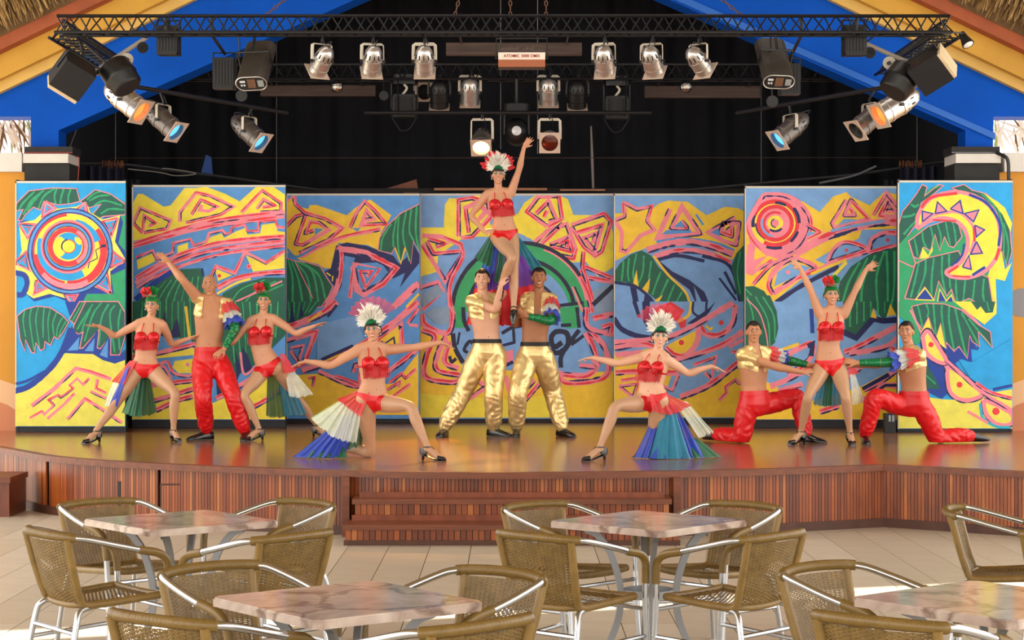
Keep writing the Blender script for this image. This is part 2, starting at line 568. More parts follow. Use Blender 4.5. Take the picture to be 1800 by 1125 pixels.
# black inner stage box
BKY = 26.0
def fold(u, v):
    x = -5.3 + 10.6 * u
    return Vector((x, BKY + 0.035 * math.sin(x * 9.0) + 0.02 * math.sin(x * 23 + 1.3), HS + v * 6.0))
b = MB().grid(fold, 260, 2)
struct(b.build('wall_back', M_black, smooth=True), 'black curtain wall at the back of the stage')
struct(MB().box((-5.3, WY + 0.42, HS), (-5.16, BKY + 0.2, 6.55)).build('wall_side_left', M_black), 'black inner side wall')
struct(MB().box((5.16, WY + 0.42, HS), (5.3, BKY + 0.2, 6.55)).build('wall_side_right', M_black), 'black inner side wall at right')
struct(MB().box((-5.3, WY + 0.5, 6.35), (5.3, BKY + 0.2, 6.45)).build('ceiling_stage', M_black), 'black ceiling inside the stage')
# ================================================================ PAINTED BACKDROPS
PC = {'B': '5598dc', 'S': '14a2e6', 'Y': 'f6e244', 'O': 'f8cc34', 'P': 'f88a9c', 'R': 'e83440', 'N': '161f5c', 'G': '0a5a4e', 'g': '22a06a',
      'U': '0b3a9c', 'L': 'e8e25a', 'K': '1c2440', 'D': '12604a', 'e': '34ac6c', 'W': 'e6e0cf', 'A': '8aa6c2', 'V': '78aae2', 'c': '23b3c9', 'l': '7fc9ea'}
PK = list(PC)
PM = [mat('paint_' + ('lower_' if k.islower() else '') + k.lower(), PC[k], 0.55, var=0.10, vscale=7, bump=0.15, bscale=5, bdist=0.02) for k in PK]
M_canvas_edge = mat('canvas_hem', 'd8d2c2', 0.8)
M_frame = mat('backdrop_frame', '1c1f26', 0.6, var=0.2)
rp = random.Random(21)
def dens(q, step=7.0):
    out = []
    for a, b in zip(q[:-1], q[1:]):
        A = Vector((a[0], a[1], 0)); B = Vector((b[0], b[1], 0)); n = max(1, int((B - A).length / step))
        out += [A.lerp(B, i / n) for i in range(n)]
    return out + [Vector((q[-1][0], q[-1][1], 0))]
class Art:
    """flat painting: polygons and brush strokes in photo-traced panel coordinates, laid on the canvas plane"""
    def __init__(s, x0, x1, ytop, ybot, d):
        s.r = (x0, x1, ytop, ybot); s.d = d; s.bm = bmesh.new(); s.n = 0; s.k = 0; s.t = (0, 0, 1.0)
    def z(s, ox, oy, sc): s.t = (ox, oy, sc); return s
    def c(s, p): return (s.t[0] + p[0] / s.t[2], s.t[1] + p[1] / s.t[2])
    def wpt(s, q): return Vector((X(q[0], s.d), s.d - 0.004 - 0.00005 * s.n - 0.000014 * (s.k % 4), Zp(q[1], s.d)))
    def face(s, pts, col):
        s.k += 1
        vs = [s.bm.verts.new(s.wpt(q)) for q in pts]
        try:
            f = s.bm.faces.new(vs); f.material_index = PK.index(col)
        except ValueError:
            pass
    def poly(s, col, pts, smooth=False):
        q = [s.c(p) for p in pts]
        if smooth:
            q = [(v.x, v.y) for v in cr([(a, b, 0) for a, b in q], 5, True)]
        s.n += 1; s.face(q, col); return s
    def ribbon(s, col, q, w, rag=0.0, step=True, taper=False):
        """q in photo px"""
        if step: s.n += 1
        V = [Vector((a, b, 0)) for a, b in q]
        if len(V) < 2: return
        L = []; R = []
        for i in range(len(V)):
            a = V[max(i - 1, 0)]; b = V[min(i + 1, len(V) - 1)]
            if i and i < len(V) - 1:
                t1 = (V[i] - a).normalized(); t2 = (b - V[i]).normalized(); t = (t1 + t2)
                if t.length < 1e-3: t = t1
                t.normalize(); m = 1.0 / max(0.5, t.dot(t1))
            else:
                t = (b - a).normalized(); m = 1.0
            nrm = Vector((-t.y, t.x, 0)); ww = w * 0.5 * m * (1 + rp.uniform(-rag, rag))
            if taper: ww *= min(1.0, 0.30 + 2.2 * min(i, len(V) - 1 - i) / max(2, len(V) - 1))
            L.append(V[i] + nrm * ww); R.append(V[i] - nrm * ww)
        for i in range(len(V) - 1):
            s.face([(p.x, p.y) for p in (L[i], L[i + 1], R[i + 1], R[i])], col)
    def path(s, pts, smooth):
        q = [s.c(p) for p in pts]
        if smooth: q = [(v.x, v.y) for v in cr([(a, b, 0) for a, b in q], 6)]
        return q
    def st(s, col, w, pts, smooth=True, rag=0.08):
        s.ribbon(col, s.path(pts, smooth), w, rag); return s
    def dashes(s, col, w, q, frac, lo, hi, off=0.0):
        """broken brush marks along a px path"""
        V = [Vector((a, b, 0)) for a, b in q]
        pts = resample(V, 2.0); s.n += 1
        i = 0
        while i < len(pts) - 2:
            n = int(rp.uniform(lo, hi) / 2)
            if rp.random() < frac:
                seg = pts[i:i + n + 1]
                if len(seg) >= 2:
                    o = []
                    for k, p in enumerate(seg):
                        t = seg[min(k + 1, len(seg) - 1)] - seg[max(k - 1, 0)]
                        t = t.normalized() if t.length else Vector((1, 0, 0))
                        o.append((p.x - t.y * off, p.y + t.x * off))
                    s.ribbon(col, o, w * rp.uniform(0.75, 1.15), 0.18, False, True)
            i += max(n, 2)
    def band(s, w, pts, smooth=True, red=0.55, navy=0.75, side=1):
        """pink brush line with red marks and a broken navy line on one side"""
        q = s.path(pts, smooth)
        if not smooth:
            q = [(v.x, v.y) for v in dens(q)]
        s.ribbon('P', q, w, 0.14)
        s.dashes('R', w * 0.42, q, red, 16, 60, -side * w * 0.20)
        s.dashes('N', max(1.8, w * 0.34), q, navy, 12, 46, side * w * 0.38)
        return s
    def bands(s, w, *lists, **k):
        for l in lists: s.band(w, l, **k)
        return s
    def leaf(s, pts, dark='G', light='g', stripes=(), edge=True, smooth=False, sw=2.4):
        q = [s.c(p) for p in pts]
        if smooth: q = [(v.x, v.y) for v in cr([(a, b, 0) for a, b in q], 4, True)]
        s.n += 1; s.face(q, dark)
        for a in stripes: s.ribbon(light, s.path(a, True), sw, 0.25)
        if edge: s.ribbon('P', q + [q[0]], 1.6, 0.1)
        return s
    def fans(s, col, w, top, bot, n):
        """n strokes from the line top[0]-top[1] to bot[0]-bot[1]"""
        s.n += 1
        for i in range(n):
            t = (i + 0.5) / n
            a = [top[0][k] + (top[1][k] - top[0][k]) * t for k in (0, 1)]; b = [bot[0][k] + (bot[1][k] - bot[0][k]) * t for k in (0, 1)]
            m = [(a[0] + b[0]) / 2 + (bot[0][0] - top[0][0]) * 0.06, (a[1] + b[1]) / 2]
            s.ribbon(col, s.path([a, m, b], True), w * rp.uniform(0.6, 1.2), 0.3, False)
        return s
    def ring(s, col, w, c, rx, ry=None, a0=0, a1=360, rag=0.06):
        ry = ry or rx
        n = max(8, int(abs(a1 - a0) / 9))
        s.ribbon(col, [s.c((c[0] + rx * math.cos(math.radians(a0 + (a1 - a0) * i / n)), c[1] + ry * math.sin(math.radians(a0 + (a1 - a0) * i / n)))) for i in range(n + 1)], w, rag)
        return s
    def disc(s, col, c, r, ry=None):
        ry = ry or r
        return s.poly(col, [(c[0] + r * math.cos(i * math.pi / 10), c[1] + ry * math.sin(i * math.pi / 10)) for i in range(20)])
    def finish(s, name, parent):
        x0, x1, yt, yb = s.r; bm = s.bm
        bm.normal_update()
        bmesh.ops.triangulate(bm, faces=bm.faces[:])
        bm.normal_update()
        for co, no in (((X(x0 + 1, s.d), 0, 0), (-1, 0, 0)), ((X(x1 - 1, s.d), 0, 0), (1, 0, 0)), ((0, 0, Zp(yt + 1.5, s.d)), (0, 0, 1)), ((0, 0, Zp(yb - 1, s.d)), (0, 0, -1))):
            bmesh.ops.bisect_plane(bm, geom=bm.verts[:] + bm.edges[:] + bm.faces[:], plane_co=co, plane_no=no, clear_outer=True)
        for f in bm.faces:
            if f.normal.y > 0: f.normal_flip()
        me = bpy.data.meshes.new(name); bm.to_mesh(me); bm.free()
        for m in PM: me.materials.append(m)
        return link(name, me, parent)

def panel(x0, x1, ytop, ybot, d, label, base, legx=0):
    root = thing('painted_backdrop', label, 'backdrop', group='painted backdrops')
    a = Art(x0, x1, ytop, ybot, d)
    xl, xr, zt, zb = X(x0, d), X(x1, d), Zp(ytop, d), Zp(ybot, d)
    nx, nz = 30, 20
    # cloth hem is slightly wavy at the sides
    def fn(u, v):
        return Vector((xl + (xr - xl) * u, d, zb + (zt - zb) * v + (0.006 * math.sin(u * 40) if v == 1 else 0)))
    MB().grid(fn, nx, nz).build('canvas', PM[PK.index(base)], root)
    b = MB()
    b.box((xl, d + 0.012, HS + 0.003), (xl + 0.03, d + 0.07, zt + 0.02)); b.box((xr - 0.03, d + 0.012, HS + 0.003), (xr, d + 0.07, zt + 0.02))
    b.box((xl, d + 0.013, zt - 0.06), (xr, d + 0.06, zt + 0.012))
    b.build('frame', M_frame, root)
    MB().box((xl, d + 0.02, HS + 0.003), (xr + 0.0, d + 0.12, zb + 0.06)).build('plinth', M_frame, root)
    h = MB(); h.box((xl, d - 0.006, zt - 0.018), (xr, d + 0.006, zt + 0.004)); h.box((xl, d - 0.006, zb), (xl + 0.014, d + 0.004, zt))
    h.build('hem', M_canvas_edge, root)
    return root, a
DP1, DP2, DP3, DP4 = 21.15, 21.95, 22.95, 23.15
# ---------------------------------------------------------------- 1: sun
r1, a = panel(27, 221, 319, 750, DP1, 'tall blue backdrop with a ringed spiral sun, leftmost of the row', 'S')
a.z(10, 310, 4.891)
a.poly('g', [(640, 1125), (1030, 1125), (1030, 230), (940, 170), (860, 600), (900, 900), (700, 1000)])
a.poly('U', [(60, 815), (190, 870), (175, 1010), (245, 1075), (420, 1030), (515, 1070), (560, 1125), (640, 1125), (700, 1010), (930, 1010), (905, 850), (1040, 790), (1040, 660), (970, 575), (1010, 400), (985, 330), (870, 330), (820, 380), (120, 380), (190, 600)])
a.leaf([(85, 300), (95, 230), (200, 125), (400, 100), (610, 105), (640, 215), (560, 235), (450, 245), (330, 215), (300, 290), (240, 265), (170, 330), (140, 380), (105, 380), (150, 285)], stripes=[[(250, 130), (150, 230), (110, 300)], [(330, 120), (230, 200), (150, 330)], [(420, 105), (330, 170), (280, 280)], [(440, 105), (420, 170), (430, 240)], [(500, 110), (480, 170), (470, 235)], [(560, 110), (540, 170), (540, 235)], [(300, 150), (230, 230), (190, 300)]], sw=3.2)
a.leaf([(640, 215), (690, 180), (770, 115), (900, 150), (1030, 240), (1030, 330), (840, 345), (790, 370), (745, 330), (820, 240), (720, 270)], stripes=[[(720, 210), (800, 170), (900, 160)], [(760, 250), (850, 210), (1000, 250)], [(820, 320), (900, 280), (1030, 290)], [(700, 200), (760, 150), (820, 130)]], sw=3.2)
# yellow star body
a.poly('L', [(115, 400), (250, 375), (330, 300), (350, 215), (430, 280), (610, 260), (690, 220), (730, 310), (830, 370), (985, 335), (940, 560), (1035, 720), (900, 815), (910, 1005), (760, 950), (620, 1010), (570, 1110), (520, 1050), (380, 1010), (240, 1050), (180, 1010), (200, 880), (75, 790), (140, 640)])
for t in ([(345, 215), (430, 275), (315, 350)], [(685, 225), (705, 320), (600, 300)], [(115, 405), (255, 415), (190, 530)], [(965, 360), (910, 510), (830, 390)], [(75, 745), (175, 650), (205, 805)], [(1030, 730), (925, 650), (905, 780)], [(265, 890), (245, 1010), (360, 960)], [(905, 1005), (760, 930), (870, 830)], [(570, 1105), (615, 1020), (510, 1020)]):
    c = (sum(p[0] for p in t) / 3, sum(p[1] for p in t) / 3)
    a.poly('S', [(p[0] * 0.7 + c[0] * 0.3, p[1] * 0.7 + c[1] * 0.3) for p in t])
    a.band(4.6, t + [t[0]], smooth=False, red=0.75, navy=0.45)
    a.st('R', 1.8, [(p[0] * 0.35 + c[0] * 0.65, p[1] * 0.35 + c[1] * 0.65) for p in t], smooth=False)
C = (555, 645)
a.disc('P', C, 368, 360)
a.disc('Y', C, 330, 325)
a.ring('R', 14, C, 300, 295, 100, 265).ring('R', 13, C, 290, 285, -40, 95).ring('P', 9, C, 310, 300, 60, 140).ring('Y', 9, C, 285, 280, 175, 270)
a.ring('S', 12, C, 250, 250, -80, -20).ring('S', 13, (545, 620), 245, 245, 60, 200)
a.ring('U', 9, C, 345, 350).ring('B', 4.5, C, 345, 350)
a.dashes('N', 2.0, [a.c((C[0] + 330 * math.cos(i * 0.1), C[1] + 335 * math.sin(i * 0.1))) for i in range(64)], 0.75, 10, 30)
a.dashes('N', 2.0, [a.c((C[0] + 362 * math.cos(i * 0.1), C[1] + 364 * math.sin(i * 0.1))) for i in range(64)], 0.7, 10, 30)
C2 = (535, 605)
a.ring('R', 8, C2, 212, 212).ring('P', 3, C2, 225, 222)
a.ring('N', 7, C2, 192, 190).ring('B', 4, C2, 190, 190)
a.disc('Y', C2, 168, 165); a.ring('R', 9, C2, 150, 148).ring('P', 6, C2, 158, 150, -60, 60)
a.disc('S', (540, 600), 118, 118); a.poly('Y', [(480, 520), (430, 560), (425, 640), (480, 690), (530, 600)], True); a.poly('Y', [(600, 520), (655, 550), (640, 590), (600, 560)], True)
a.disc('Y', (543, 602), 58, 56); a.ring('R', 1.6, (543, 602), 58, 56); a.ring('N', 2.6, (543, 602), 60, 58, 150, 260)
a.st('N', 1.6, [(850, 590), (775, 635), (790, 705), (720, 740), (710, 790)], False); a.st('N', 5, [(820, 600), (865, 597)])
a.st('U', 9, [(70, 825), (160, 850), (185, 920), (150, 1010), (100, 1020)])
# lower half
a.z(10, 530, 4.687)
a.poly('U', [(490, 0), (640, 0), (530, 120)])
a.poly('g', [(640, 0), (990, 0), (990, 120), (600, 60)])
a.leaf([(95, 120), (160, 65), (260, 38), (370, 50), (470, 115), (520, 170), (470, 260), (430, 310), (400, 290), (370, 360), (325, 330), (320, 385), (290, 405), (250, 340), (240, 425), (215, 420), (165, 315), (160, 410), (120, 310)], stripes=[[(160, 70), (145, 160), (165, 290)], [(215, 50), (200, 160), (235, 400)], [(270, 42), (250, 160), (280, 380)], [(320, 45), (310, 150), (310, 300)], [(370, 55), (350, 170), (360, 340)], [(420, 90), (390, 180), (400, 280)], [(470, 130), (430, 210), (420, 290)], [(500, 160), (460, 230), (440, 290)]])
a.leaf([(525, 150), (610, 0), (670, 0), (575, 190)], stripes=[[(640, 0), (590, 90), (545, 170)]])
a.leaf([(565, 190), (660, 0), (930, 0), (985, 90), (985, 290), (940, 440), (865, 440), (870, 280), (780, 390), (755, 380), (770, 230), (640, 380), (610, 390), (640, 250), (600, 270), (555, 235)], stripes=[[(720, 20), (660, 110), (590, 230)], [(790, 10), (720, 110), (650, 330)], [(850, 20), (790, 140), (770, 360)], [(900, 30), (860, 120), (900, 420)], [(950, 60), (930, 180), (940, 400)], [(700, 60), (650, 170), (630, 260)]], sw=3)
a.poly('U', [(545, 200), (590, 270), (620, 270), (600, 390), (640, 395), (760, 235), (750, 390), (785, 395), (850, 290), (860, 445), (945, 445), (985, 390), (985, 490), (900, 512), (800, 480), (720, 430), (590, 432), (490, 420)])
for t in ([(610, 290), (600, 400), (510, 405)], [(735, 300), (725, 410), (650, 408)], [(845, 310), (840, 465), (775, 440)]):
    a.poly('B', t)
a.poly('L', [(70, 760), (160, 735), (280, 660), (400, 520), (490, 425), (590, 430), (720, 432), (800, 482), (900, 512), (990, 480), (990, 1040), (70, 1040)])
a.st('U', 10, [(70, 740), (190, 700), (330, 590), (450, 440), (540, 220)]); a.st('U', 4, [(70, 680), (180, 650), (320, 575)])
a.bands(7, [(215, 860), (400, 720), (580, 550), (700, 580), (870, 640)], smooth=False, navy=0.4)
a.bands(4.5, [(200, 960), (300, 905), (320, 930), (400, 855), (355, 810), (435, 770), (455, 790), (560, 715), (530, 690), (590, 635), (640, 685), (690, 630)], smooth=False, navy=0.35)
a.bands(5, [(345, 965), (480, 850), (570, 755)], [(700, 740), (830, 800)], [(760, 640), (745, 715), (830, 755)], smooth=False, navy=0.2)
a.bands(6, [(510, 970), (655, 800), (800, 890), (960, 1000)], smooth=False, navy=0.5)
a.finish('painting', r1)
# ---------------------------------------------------------------- 2
r2, a = panel(232, 502, 326, 738, DP2, 'blue and yellow backdrop of banded arches behind the bald dancer', 'B')
a.z(220, 310, 4.89)
a.poly('Y', [(50, 260), (110, 150), (150, 150), (330, 260), (390, 250), (510, 100), (600, 100), (700, 90), (860, 150), (985, 215), (1120, 95), (1260, 80), (1380, 160), (1380, 540), (800, 560), (60, 560)])
a.poly('B', [(60, 560), (420, 470), (800, 400), (1380, 330), (1380, 620), (900, 640), (500, 760), (60, 920)])
a.poly('Y', [(100, 720), (240, 660), (260, 730), (180, 770), (110, 800)]); a.poly('Y', [(450, 600), (540, 570), (540, 630), (450, 660)]); a.poly('Y', [(640, 610), (740, 520), (830, 490), (850, 530), (960, 470), (1040, 440), (1050, 500), (1160, 490), (1180, 400), (1290, 395), (1310, 470), (1380, 480), (1380, 520), (900, 570)])
tri1 = [[(150, 490), (70, 400), (130, 270), (390, 380), (360, 450), (160, 485)], [(150, 480), (165, 340), (260, 400), (200, 430)], [(470, 390), (470, 310), (610, 140), (740, 170), (930, 260), (820, 330), (520, 400)], [(570, 330), (650, 200), (790, 260), (720, 300), (640, 290), (660, 245)], [(1000, 310), (1180, 120), (1340, 230), (1340, 300), (1160, 310)], [(1130, 280), (1190, 200), (1230, 220), (1290, 250), (1180, 265)]]
for t in tri1: a.band(6.0, t, smooth=False)
for q in ([(70, 590), (400, 480), (800, 380), (1370, 310)], [(60, 620), (400, 520), (760, 430), (1370, 350)]):
    a.band(9, q, red=0.7, navy=0.6)
a.st('B', 6, [(60, 640), (300, 570), (700, 470), (1370, 375)])
a.bands(5, [(90, 700), (235, 640), (275, 715), (410, 655), (415, 575), (560, 540), (590, 595), (700, 560), (725, 490), (835, 465), (860, 500), (910, 480), (920, 440), (1025, 410), (1050, 470), (1140, 470), (1150, 390), (1290, 380), (1310, 435), (1370, 440)], smooth=False, navy=0.7)
for q, ww in (([(90, 880), (350, 730), (700, 600), (1000, 550), (1370, 520)], 9), ([(90, 920), (350, 770), (700, 650), (1000, 600), (1370, 560)], 8), ([(100, 960), (330, 830), (700, 700), (1000, 640), (1370, 600)], 6)):
    a.band(ww, q, red=0.7, navy=0.55)
a.poly('Y', [(1040, 680), (1200, 750), (1370, 640), (1370, 790), (1100, 820)]); a.poly('Y', [(770, 790), (920, 850), (800, 900)])
a.bands(6, [(770, 770), (945, 830), (1030, 650), (1210, 745), (1375, 640)], [(740, 860), (790, 760)], smooth=False)
a.disc('P', (1065, 775), 22); a.disc('R', (810, 855), 16); a.disc('R', (1062, 775), 12)
a.bands(9, [(790, 960), (950, 880), (1150, 840), (1375, 825)], red=0.8)
a.poly('D', [(100, 1125), (130, 1010), (300, 880), (480, 800), (640, 790), (690, 900), (760, 1125)], False)
a.leaf([(770, 1125), (850, 1000), (1000, 920), (1200, 870), (1375, 870), (1375, 1125)], 'D', 'e', stripes=[[(900, 1100), (1000, 970), (1200, 890)], [(1000, 1120), (1120, 990), (1300, 900)], [(1150, 1120), (1220, 1000), (1360, 930)]], edge=False)
a.fans('e', 2.2, ((330, 900), (700, 850)), ((150, 1120), (740, 1120)), 8)
a.st('Y', 4, [(790, 1010), (950, 920), (1080, 880)]); a.st('N', 4, [(660, 790), (670, 860)]); a.st('U', 9, [(90, 1060), (250, 920), (420, 810)])
a.st('P', 3, [(850, 1125), (1100, 1010), (1350, 900)])
a.z(220, 530, 4.687)
a.poly('D', [(60, 0), (1330, 0), (1330, 260), (1100, 500), (870, 640), (700, 400), (560, 350), (300, 300), (60, 420)])
a.fans('e', 2.4, ((120, 0), (560, 0)), ((100, 330), (570, 330)), 9); a.fans('e', 2.4, ((820, 0), (1290, 0)), ((880, 520), (1260, 280)), 8)
for t in ([(270, 330), (330, 60), (360, 330)], [(360, 300), (430, 130), (460, 290)], [(900, 390), (960, 560), (920, 650)], [(960, 370), (1010, 440), (1050, 560), (980, 590)], [(750, 660), (830, 720), (760, 780)]): a.poly('N', t)
a.poly('B', [(80, 300), (250, 250), (330, 300), (540, 310), (570, 370), (80, 420)]); a.st('O', 5, [(500, 40), (530, 290)])
a.poly('Y', [(60, 430), (570, 380), (580, 900), (1160, 640), (1330, 560), (1330, 970), (60, 970)])
a.poly('B', [(250, 470), (560, 440), (560, 640), (250, 660)]); a.poly('Y', [(410, 490), (560, 470), (560, 590), (440, 590), (390, 540)])
a.bands(9, [(60, 460), (300, 420), (580, 350)], [(60, 700), (300, 680), (570, 650)], [(60, 860), (300, 800), (560, 720)], [(750, 800), (950, 690), (1150, 560)], [(250, 900), (420, 820), (560, 780)], [(1000, 900), (1180, 800), (1320, 700)])
a.bands(6, [(270, 520), (350, 500), (400, 590), (520, 615), (570, 590)], [(280, 560), (320, 540), (380, 640)]); a.disc('P', (515, 520), 16)
a.st('P', 4, [(950, 420), (985, 600), (1110, 500)]); a.st('Y', 4, [(740, 850), (820, 960)])
a.finish('painting', r2)
# ---------------------------------------------------------------- 3
r3, a = panel(503, 738, 341, 736, DP3, 'backdrop with pink spiral triangles and hanging palm leaves left of the centre canvas', 'B')
a.z(490, 330, 5.358)
a.poly('O', [(70, 130), (140, 90), (160, 170), (280, 200), (290, 165), (350, 160), (640, 260), (720, 190), (860, 110), (1060, 260), (1030, 320), (960, 430), (940, 590), (840, 540), (560, 520), (520, 760), (430, 760), (370, 720), (200, 680), (70, 600)])
tri = [[(65, 370), (160, 270), (260, 240), (160, 530), (220, 540), (470, 400), (380, 330), (300, 320), (250, 430), (330, 400)], [(150, 80), (150, 150), (250, 240), (430, 290), (600, 380), (470, 490), (190, 620)], [(670, 380), (740, 220), (810, 130), (900, 210), (1010, 340), (780, 350), (830, 220), (890, 290), (820, 305)]]
for t in tri: a.band(7, t, smooth=False, red=0.8)
a.bands(7, [(210, 650), (400, 550), (620, 460), (960, 390)], red=0.8, navy=0.2); a.poly('B', [(340, 380), (420, 390), (340, 450)]); a.poly('B', [(690, 380), (770, 380), (740, 415)]); a.st('P', 4, [(70, 130), (145, 75), (155, 160)], False)
a.st('B', 4, [(65, 560), (170, 650), (350, 550)])
a.poly('N', [(540, 545), (640, 515), (820, 545), (1080, 640), (1150, 740), (1080, 860), (960, 700), (600, 720), (590, 1000), (500, 900), (430, 790), (490, 760)]); a.poly('N', [(1100, 740), (1200, 660), (1270, 530), (1330, 640), (1330, 700), (1140, 940), (1190, 800), (1090, 850)])
a.poly('B', [(620, 640), (720, 660), (700, 720), (660, 1040), (600, 1125), (560, 1000), (600, 900)])
a.bands(10, [(550, 560), (580, 590), (580, 780), (540, 960), (430, 1125)], red=0.6)
a.bands(11, [(570, 575), (700, 590), (830, 620), (1100, 760), (980, 900), (800, 1000), (740, 960), (700, 740)], smooth=False, red=0.7)
a.bands(7, [(670, 1040), (710, 720), (940, 770), (820, 930), (770, 790), (870, 790), (830, 840)], smooth=False, red=0.9, navy=0.4)
a.st('B', 4, [(740, 740), (920, 770), (820, 900)], False)
a.leaf([(935, 590), (950, 470), (1030, 350), (1150, 240), (1330, 150), (1330, 620), (1270, 500), (1245, 715), (1190, 560), (1150, 720), (1095, 560), (1060, 620)], 'D', 'e', stripes=[[(1060, 340), (980, 470), (960, 590)], [(1110, 280), (1080, 440), (1080, 560)], [(1130, 270), (1120, 480), (1140, 690)], [(1200, 220), (1170, 450), (1230, 690)], [(1250, 190), (1230, 400), (1270, 500)], [(1300, 170), (1290, 400), (1320, 600)]], sw=3)
a.st('O', 3, [(1095, 570), (1150, 710), (1190, 570)], False)
a.leaf([(65, 660), (150, 690), (260, 700), (390, 740), (460, 860), (510, 930), (470, 1020), (400, 1125), (65, 1125)], 'D', 'e', stripes=[[(90, 680), (130, 850), (130, 1120)], [(120, 690), (190, 880), (230, 1120)], [(150, 690), (270, 850), (310, 1120)], [(170, 690), (320, 800), (380, 1110)], [(220, 700), (380, 830), (440, 1050)]], sw=3.4)
a.st('P', 1.6, [(150, 690), (230, 850), (320, 1040)]); a.st('Y', 2.5, [(450, 800), (490, 830)]); a.st('Y', 2.5, [(510, 830), (505, 880)])
a.bands(12, [(1080, 1125), (1220, 990), (1320, 900)], red=0.3, navy=0.4); a.st('O', 4, [(1200, 1125), (1320, 1000)])
a.z(490, 530, 4.892)
a.poly('D', [(50, 0), (370, 0), (300, 90), (180, 190), (50, 190)]); a.fans('e', 2.2, ((60, 0), (350, 0)), ((80, 170), (270, 90)), 6)
for t in ([(90, 190), (115, 0), (140, 180)], [(175, 150), (195, 20), (215, 120)]): a.poly('N', t)
a.bands(12, [(60, 230), (200, 180), (380, 100), (500, 0)], red=0.5, navy=0.5); a.st('N', 5, [(420, 130), (500, 30)]); a.st('O', 4, [(250, 170), (370, 90)])
a.poly('V', [(330, 200), (650, 120), (740, 330), (640, 380), (330, 500)])
a.bands(9, [(60, 340), (320, 260), (220, 530), (60, 600)], smooth=False, red=0.8); a.bands(6, [(100, 400), (210, 380), (170, 520), (100, 420)], smooth=False)
a.poly('O', [(50, 640), (330, 620), (700, 740), (1000, 700), (1200, 440), (1200, 975), (50, 975)])
a.bands(11, [(200, 600), (420, 520), (700, 380), (900, 250), (1100, 90), (1200, 0)], red=0.5, navy=0.5)
a.st('N', 6, [(370, 500), (640, 380)]); a.st('O', 3, [(380, 520), (640, 410)])
a.bands(9, [(340, 600), (700, 730), (1000, 560), (1200, 400)], red=0.5); a.bands(7, [(480, 640), (690, 710), (710, 560), (660, 540), (640, 610)], smooth=False)
a.bands(9, [(850, 350), (1050, 200), (1060, 390), (1000, 360)], smooth=False, red=0.6); a.bands(6, [(1110, 190), (1200, 60)], [(1120, 200), (1200, 210)], smooth=False)
a.poly('O', [(870, 330), (1030, 210), (1040, 360), (960, 370)]); a.st('N', 3, [(900, 370), (990, 310), (1000, 380)], False)
a.bands(6, [(950, 700), (1060, 620), (1090, 660), (1180, 580)], [(980, 820), (1130, 710)], [(930, 760), (1040, 690), (1030, 740)], smooth=False, navy=0.3, red=0.9)
a.bands(5, [(250, 660), (310, 650), (290, 740)], smooth=False)
a.finish('painting', r3)
# ---------------------------------------------------------------- 4: centre
r4, a = panel(738, 1079, 341, 736, DP4, 'wide centre backdrop with a green ringed face and pink spiral petals', 'V')
a.z(730, 330, 5.0)
a.poly('Y', [(40, 350), (250, 350), (260, 150), (300, 90), (400, 100), (560, 60), (640, 110), (660, 330), (860, 240), (900, 230), (960, 130), (1050, 70), (1270, 70), (1340, 100), (1390, 240), (1500, 240), (1700, 240), (1740, 400), (1740, 700), (1600, 780), (1500, 650), (1330, 660), (1000, 440), (560, 430), (420, 440), (200, 600), (190, 740), (50, 780)])
a.poly('V', [(200, 600), (410, 560), (400, 640), (280, 800), (200, 700)]); a.poly('V', [(880, 390), (960, 420), (1060, 500), (1000, 540)])
pet = [[(380, 430), (380, 110), (500, 90), (640, 130), (660, 260), (500, 430), (400, 440)], [(470, 400), (440, 180), (560, 120), (620, 210), (540, 300)], [(60, 420), (230, 430), (400, 500), (420, 580), (260, 820), (150, 640), (60, 500)], [(100, 470), (160, 580), (400, 560)], [(110, 450), (260, 490), (180, 520)],
       [(1160, 340), (980, 210), (1080, 80), (1260, 70), (1290, 270), (1160, 340)], [(1060, 230), (1170, 120), (1240, 280), (1170, 300)], [(1130, 260), (1160, 200)],
       [(1300, 310), (1060, 540), (1030, 500), (1160, 380), (1330, 320), (1410, 540), (1390, 620), (1080, 560)], [(1180, 500), (1350, 430), (1380, 560), (1180, 510)], [(1260, 500), (1340, 470), (1330, 530)],
       [(1370, 330), (1660, 230), (1720, 300), (1640, 560), (1580, 600), (1480, 520), (1370, 340)], [(1410, 400), (1640, 330), (1580, 560), (1480, 440), (1590, 400), (1560, 490)],
       [(1440, 760), (1500, 700), (1740, 800)], [(1520, 790), (1740, 830)], [(40, 880), (200, 830), (240, 900), (60, 1070)], [(1480, 560), (1470, 700), (1560, 1000)]]
for t in pet: a.band(8, t, smooth=False, red=0.6, navy=0.75)
C = (870, 1010)
def arc(cx, cy, r, a0, a1, n=16): return [(cx + r * math.cos(math.radians(a0 + (a1 - a0) * i / n)), cy + r * math.sin(math.radians(a0 + (a1 - a0) * i / n))) for i in range(n + 1)]
a.poly('e', arc(930, 1090, 600, 180, 360, 24)); a.poly('V', arc(930, 1120, 430, 180, 360, 24)); a.poly('A', arc(930, 1120, 330, 180, 360, 24))
a.st('K', 7, arc(930, 1090, 605, 185, 355)); a.st('K', 7, arc(930, 1100, 470, 190, 350)); a.st('K', 5, arc(960, 1120, 300, 200, 340)); a.st('P', 3, arc(930, 1090, 580, 290, 350))
a.st('K', 6, [(1230, 1040), (1480, 1010)]); a.st('P', 4, [(1380, 870), (1470, 1090)], False); a.st('K', 3, [(1400, 870), (1500, 1090)], False)
a.band(9, [(420, 600), (310, 820), (300, 960), (320, 1100)]); a.band(9, [(1440, 780), (1520, 950), (1550, 1100)])
a.poly('A', [(50, 950), (200, 850), (250, 920), (60, 1060)]); a.poly('A', [(1560, 900), (1740, 840), (1740, 1100), (1580, 1100)]); a.st('K', 8, [(1560, 1030), (1740, 860)])
